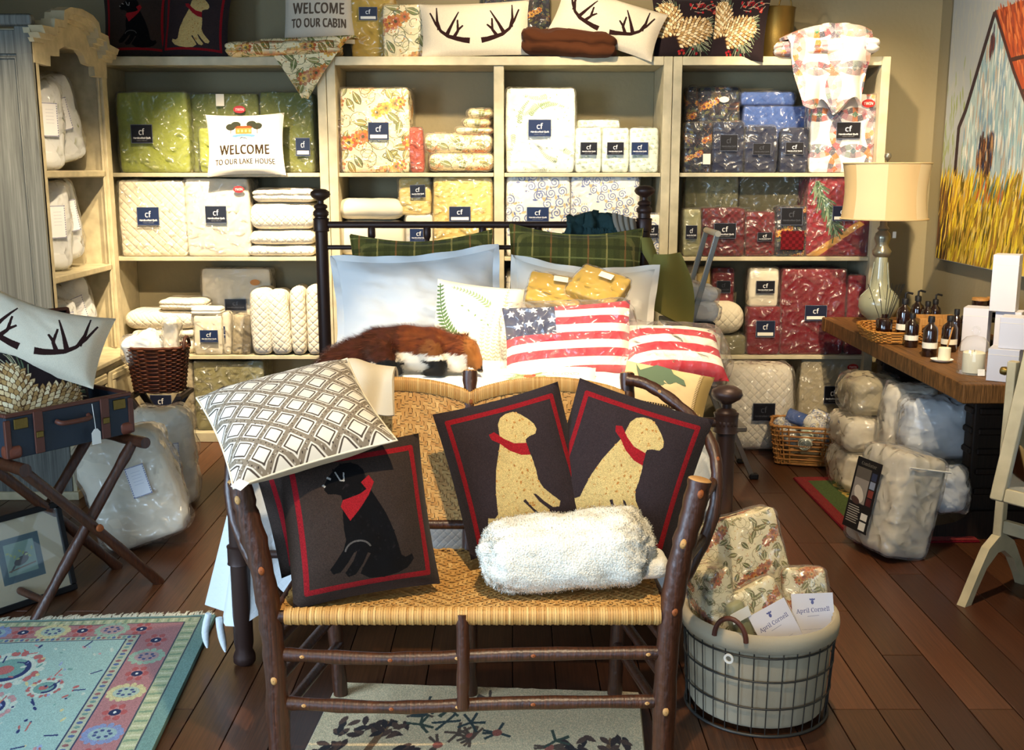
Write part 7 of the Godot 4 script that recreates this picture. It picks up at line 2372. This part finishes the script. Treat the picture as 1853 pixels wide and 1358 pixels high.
func table_stock():
	var H := .721
	# lamp
	var lp := Vector3(1.895, H, -5.56)
	var t := thing("table_lamp", "celadon table lamp with silver neck and tan drum shade", "lamp", spot(lp))
	part(t, "ceramic_body", lathe_geo([Vector2(.001, 0), Vector2(.06, 0), Vector2(.065, .015), Vector2(.05, .03), Vector2(.085, .06), Vector2(.102, .10), Vector2(.10, .14), Vector2(.075, .175), Vector2(.05, .20), Vector2(.04, .25), Vector2(.034, .32), Vector2(.03, .36)], 24), M.celadon)
	part(t, "neck", lathe_geo([Vector2(.03, .355), Vector2(.044, .365), Vector2(.048, .385), Vector2(.034, .405), Vector2(.03, .42), Vector2(.042, .45), Vector2(.036, .475), Vector2(.022, .49), Vector2(.03, .50), Vector2(.018, .515), Vector2(.016, .58), Vector2(.001, .582)], 20), M.silver)
	for i in 8:
		var w := TAU * i / 8
		part(t, "rib", tube_geo([Vector3(cos(w) * .098, .15, sin(w) * .098), Vector3(cos(w) * .05, .20, sin(w) * .05), Vector3(cos(w) * .035, .33, sin(w) * .035)], .003, 6), M.celadon)
	part(t, "harp_rod", tube_geo([Vector3(0, .58, 0), Vector3(0, .84, 0)], .004, 6), M.silver)
	part(t, "finial", lathe_geo([Vector2(.004, .835), Vector2(.012, .845), Vector2(.018, .86), Vector2(.015, .875), Vector2(.001, .88)], 14), M.silver)
	for i in 8:      # eight gores of the shade, alternately darker silk
		var g := Geo.new()
		for s in [1.0, -1.0]:
			g.grid(5, 8, func(u: float, v: float):
				var w := TAU * (i + u) / 8.0 + .3
				var r := lerpf(.215, .212, v) - .014 * sin(PI * v) - (.002 if s < 0 else 0.0)
				return Vector3(cos(w) * r, .55 + (1 - v) * .277, sin(w) * r), s > 0)
		part(t, "shade_panel", g, M.shade if i % 2 else M.shade2)
	for y in [.55, .827]:
		var rg := []
		for i in 33: rg.append(Vector3(cos(TAU * i / 32) * .2145, y, sin(TAU * i / 32) * .2145))
		part(t, "shade_trim", tube_geo(rg, .004, 6), M.shade)
	for i in 3:
		var w := TAU * i / 3
		part(t, "shade_spoke", tube_geo([Vector3(0, .82, 0), Vector3(cos(w) * .212, .826, sin(w) * .212)], .002, 5), M.silver)
	part(t, "price_tag", box_geo(Vector3(.045, .47, .04), Vector3(.018, .032, .001), .0003), M.paper)
	# tray and what stands in it
	var tp := lev(1600, 588, H)
	t = thing("wicker_tray", "low honey wicker tray holding a reed diffuser", "tray", spot(Vector3(1.82, H, -5.13), turn(-6)))
	var tf := func(w: float, h: float, o: float) -> Vector3: return Vector3((.125 + .016 * h + o) * signf(cos(w)) * pow(absf(cos(w)), .55), .006 + h * .048, (.19 + .016 * h + o) * signf(sin(w)) * pow(absf(sin(w)), .55))
	wicker(t, "weave", tf, 7, 44, .0038, hexc("9a6428"), hexc("c08a44"), M.wicker)
	part(t, "tray_floor", lathe_geo([Vector2(.001, .006), Vector2(.128, .006), Vector2(.13, .003), Vector2(.001, .002)], 24, Vector3.ZERO, Basis.from_scale(Vector3(.95, 1, 1.45))), M.crate)
	var q := Vector3(1.775, H + .008, -5.11)
	t = thing("reed_diffuser", "dark glass reed diffuser with black sticks in the tray", "diffuser", spot(q))
	part(t, "jar", lathe_geo([Vector2(.001, 0), Vector2(.036, 0), Vector2(.038, .006), Vector2(.038, .085), Vector2(.032, .092), Vector2(.014, .096), Vector2(.014, .112), Vector2(.011, .112)], 20), M.bottle)
	rng.seed = 3
	for i in 8: part(t, "reed", tube_geo([Vector3(0, .03, 0), Vector3(rng.randf_range(-.09, .09), .255, rng.randf_range(-.04, .04))], .0017, 5), M.black)
	bottle("tall amber pump bottle standing in the wicker tray", Vector3(1.865, H + .008, -5.10), .034, .20, true, true)
	bottle("black pump bottle behind the wooden crate beside the lamp base", Vector3(2.02, H, -5.35), .034, .19, true, false)
	bottle("small black pump bottle behind the crate, beyond the other", Vector3(2.10, H, -5.33), .03, .175, true, false)
	bottle("amber bottle with cream band standing next to the tray", lev(1648, 628, H), .030, .165, false, true)
	bottle("amber bottle with cream band at the plank edge beside candle dish", lev(1681, 645, H), .031, .185, false, true)
	bottle("amber bottle behind the little candle dish", lev(1716, 636, H), .034, .17, false, true)
	bottle("amber bottle half hidden behind the banded bottles", lev(1668, 606, H) + Vector3(.02, 0, 0), .028, .175, false, false)
	bottle("amber bottle close to the white boxes", lev(1732, 626, H) + Vector3(-.012, 0, .0), .027, .18, false, false)
	# crate
	t = thing("wooden_crate", "pale wooden crate with slots behind amber bottles", "crate", spot(Vector3(2.03, H, -5.08), turn(-4)))
	part(t, "front_board", box_geo(Vector3(-.02, .095, .075), Vector3(.20, .035, .012)), M.crate)
	part(t, "front_board", box_geo(Vector3(-.02, .018, .075), Vector3(.20, .035, .012)), M.crate)
	for x in [-.113, -.04, .073]: part(t, "upright", box_geo(Vector3(x, .056, .075), Vector3(.014, .112, .014)), M.crate)
	part(t, "rear_board", box_geo(Vector3(-.02, .056, -.075), Vector3(.20, .112, .012)), M.crate)
	for x in [-.113, .073]: part(t, "end_board", box_geo(Vector3(x, .056, 0), Vector3(.012, .112, .138)), M.crate)
	part(t, "bottom_board", box_geo(Vector3(-.02, .005, 0), Vector3(.20, .010, .138)), M.crate)
	# jars on a round stand
	t = thing("round_stand", "small dark round stand carrying two lidded jar candles", "stand", spot(Vector3(2.18, H, -4.95)))
	part(t, "top", lathe_geo([Vector2(.001, .13), Vector2(.095, .13), Vector2(.10, .125), Vector2(.10, .115), Vector2(.001, .112)], 24), M.tabledark)
	part(t, "stem", lathe_geo([Vector2(.06, 0), Vector2(.062, .012), Vector2(.02, .03), Vector2(.016, .11), Vector2(.03, .114)], 16), M.tabledark)
	for k in 2:
		t = thing("jar_candle", ["dark jar candle with wooden lid and cream band on the round stand", "dark jar candle with wooden lid partly behind a tall white box"][k], "candle", spot(Vector3(2.145 + .075 * k, H + .131, -4.93 - .02 * k)), "jar candles on the round stand")
		part(t, "jar", lathe_geo([Vector2(.001, 0), Vector2(.032, 0), Vector2(.034, .005), Vector2(.034, .075)], 20), M.bottle)
		part(t, "lid", lathe_geo([Vector2(.001, .088), Vector2(.034, .088), Vector2(.036, .085), Vector2(.036, .076), Vector2(.001, .075)], 20), M.crate)
		part(t, "paper_band", lathe_geo([Vector2(.0345, .022), Vector2(.035, .022), Vector2(.035, .05), Vector2(.0345, .05)], 20), M.paper)
	# boxes
	var ba := lev(1764, 634, H)
	var bb := lev(1822, 640, H)
	var bc := lev(1822, 690, H)
	for e in [[ba.x, ba.z, .105, .195, .105, 0.0, "tall white candle box beside amber bottles"], [bb.x, bb.z, .105, .19, .105, 0.0, "white candle box carrying the tallest box"], [bb.x - .03, bb.z, .105, .245, .105, .191, "tallest white candle box on top of another box"],
		[bc.x, bc.z - .03, .11, .125, .11, 0.0, "low white candle box at the plank end"], [bc.x + .03, bc.z - .03, .10, .12, .10, .126, "white candle box stacked on the low box"], [bc.x + .16, bc.z - .05, .10, .25, .09, 0.0, "white candle box behind the standing mirror"]]:
		t = thing("candle_box", e[6], "box", spot(Vector3(e[0], H + e[5], e[1]), turn(-32)), "white candle boxes on the plank table")
		part(t, "carton", box_geo(Vector3(0, e[3] / 2, 0), Vector3(e[2], e[3], e[4]), .0015), M.bluebox)
		part(t, "lid_seam", box_geo(Vector3(0, e[3] * .82, 0), Vector3(e[2] + .001, .0015, e[4] + .001), .0003), M.paper)
	# cloche and small candles
	var cp := lev(1760, 676, H)
	t = thing("glass_cloche", "clear glass bell cloche with ring knob over a cream candle", "cloche", spot(cp))
	part(t, "dome", lathe_geo([Vector2(.058, .002), Vector2(.060, .002), Vector2(.060, .09), Vector2(.052, .125), Vector2(.034, .145), Vector2(.010, .152)], 26), M.glass)
	var rk := []
	for i in 17: rk.append(Vector3(.016 * cos(TAU * i / 16), .170 + .016 * sin(TAU * i / 16), 0))
	part(t, "ring_knob", tube_geo(rk, .004, 8), M.glass)
	part(t, "base_plate", lathe_geo([Vector2(.001, .001), Vector2(.062, .001), Vector2(.062, .004), Vector2(.001, .005)], 24), M.glass)
	t = thing("cream_candle", "cream pillar candle standing under the glass cloche", "candle", spot(cp + Vector3(0, .006, 0)))
	part(t, "wax", lathe_geo([Vector2(.001, 0), Vector2(.040, 0), Vector2(.042, .004), Vector2(.042, .078), Vector2(.036, .082), Vector2(.001, .080)], 22), M.wax)
	part(t, "wick", tube_geo([Vector3(0, .078, 0), Vector3(.001, .09, 0)], .001, 5), M.black)
	t = thing("candle_dish", "small white dish under a votive candle", "dish", spot(lev(1704, 655, H)))
	part(t, "dish", lathe_geo([Vector2(.001, .002), Vector2(.03, .002), Vector2(.044, .010), Vector2(.046, .012), Vector2(.042, .011), Vector2(.028, .005), Vector2(.001, .005)], 24), M.vinyl)
	t = thing("votive_candle", "small cream votive candle on the white dish", "candle", spot(lev(1708, 654, H) + Vector3(0, .006, 0)))
	part(t, "glass_cup", lathe_geo([Vector2(.001, 0), Vector2(.024, 0), Vector2(.025, .004), Vector2(.025, .052), Vector2(.023, .052), Vector2(.022, .044), Vector2(.001, .042)], 20), M.wax)
	t = thing("wooden_stick", "thin wooden stick leaning in front of amber bottle", "stick", spot(lev(1712, 652, H) + Vector3(0, .05, 0)))
	part(t, "stick", tube_geo([Vector3(0, 0, 0), Vector3(.022, .09, -.01)], .0035, 6), M.crate)
	t = thing("price_ticket", "tiny white price ticket before the glass cloche", "price tag", spot(lev(1775, 681, H)))
	part(t, "card", box_geo(Vector3(0, .014, 0), Vector3(.028, .026, .002), .0005, turn(0, 14)), M.vinyl)

# ---------------------------------------------------------------- wire basket
func basket_stock():
	var c := Vector3(.705, 0, -2.90)
	var r0 := .198
	var r1 := .213
	var h := .285
	var t := thing("wire_basket", "round wire basket with canvas liner and leather loop handles", "basket", spot(c))
	part(t, "canvas_liner", lathe_geo([Vector2(.001, .02), Vector2(r0 - .012, .02), Vector2(r0 - .006, .03), Vector2(r1 - .008, h), Vector2(r1 - .014, h), Vector2(r0 - .014, .034), Vector2(.001, .026)], 44), M.canvas)
	part(t, "rolled_cuff", lathe_geo([Vector2(r1 - .012, h + .008), Vector2(r1 - .004, h + .014), Vector2(r1 + .006, h + .008), Vector2(r1 + .009, h - .01), Vector2(r1 + .007, h - .034), Vector2(r1 + .001, h - .038)], 44), M.canvas)
	for i in 34:
		var w := TAU * i / 34
		part(t, "upright_wire", tube_geo([Vector3(cos(w) * r0, .004, sin(w) * r0), Vector3(cos(w) * r1, h - .03, sin(w) * r1)], .0016, 6), M.wire)
	for q in [.004, .085, .165, .235]:
		var rr := lerpf(r0, r1, q / h) + .002
		var p := []
		for i in 49: p.append(Vector3(cos(TAU * i / 48) * rr, q, sin(TAU * i / 48) * rr))
		part(t, "hoop_wire", tube_geo(p, .0026 if q > .01 else .005, 6), M.wire)
	for w in [2.15, -1.0]:
		var hp := []
		var e := Vector3(cos(w), 0, sin(w))
		var s := Vector3(-e.z, 0, e.x)
		for i in 15: hp.append(e * (r1 + .006) + s * .045 * cos(PI * i / 14.0) + Vector3(0, h - .005 + .058 * sin(PI * i / 14.0), 0))
		part(t, "handle", tube_geo(hp, .007, 8), M.leather)
		part(t, "handle_ring", lathe_geo([Vector2(.008, -.002), Vector2(.014, -.002), Vector2(.014, .002), Vector2(.008, .002), Vector2(.008, -.002)], 14, e * (r1 + .010) + Vector3(0, h - .06, 0), Basis(s, e, Vector3.UP)), M.vinyl)
	var G := "floral bedding packs in the wire basket"
	var put := func(label: String, p: Vector3, b: Basis, s: Vector3, m: Material, slip: String):
		var k := thing("floral_pack", label, "bedding pack", spot(p, b), G)
		part(k, "folded_bedding", fluff(s, minf(.014, s.z * .4), 12, .006, .005, 0, p.x * 30), m)
		part(k, "plastic_wrap", fluff(s, minf(.014, s.z * .4), 12, .008, .008, 0, p.x * 20, .005), M.wrap)
		if slip == "april": part(k, "paper_slip", box_geo(Vector3(.015, s.y * .48, s.z / 2 + .022), Vector3(.115, .115, .001), .0003, Basis(Vector3.BACK, .02)), M.april)
		if slip == "band": part(k, "paper_slip", box_geo(Vector3(-s.x / 2 + .02, s.y - .03, s.z / 2 + .014), Vector3(.06, .03, .001), .0003), M.vinyl)
	put.call("large autumn floral quilt pack, tallest in the wire basket", Vector3(.705, .10, -2.98), turn(8, 14, 11), Vector3(.32, .42, .10), M.autumn, "band")
	put.call("narrow autumn floral pack wedged at the basket rim by the settee", Vector3(.60, .11, -2.87), turn(25, 6, 8), Vector3(.08, .32, .12), M.autumn2, "")
	put.call("autumn floral pack with a tilted white name slip", Vector3(.755, .165, -2.82), turn(6, 16, 24), Vector3(.155, .23, .06), M.autumn2, "april")
	put.call("autumn floral pack with name slip behind the tilted one", Vector3(.845, .165, -2.89), turn(-8, 14, 4), Vector3(.12, .235, .06), M.autumn, "april")
	put.call("slim sage green pack between floral packs", Vector3(.665, .17, -2.83), turn(20, 10, 18), Vector3(.05, .18, .08), M.sageplain, "band")
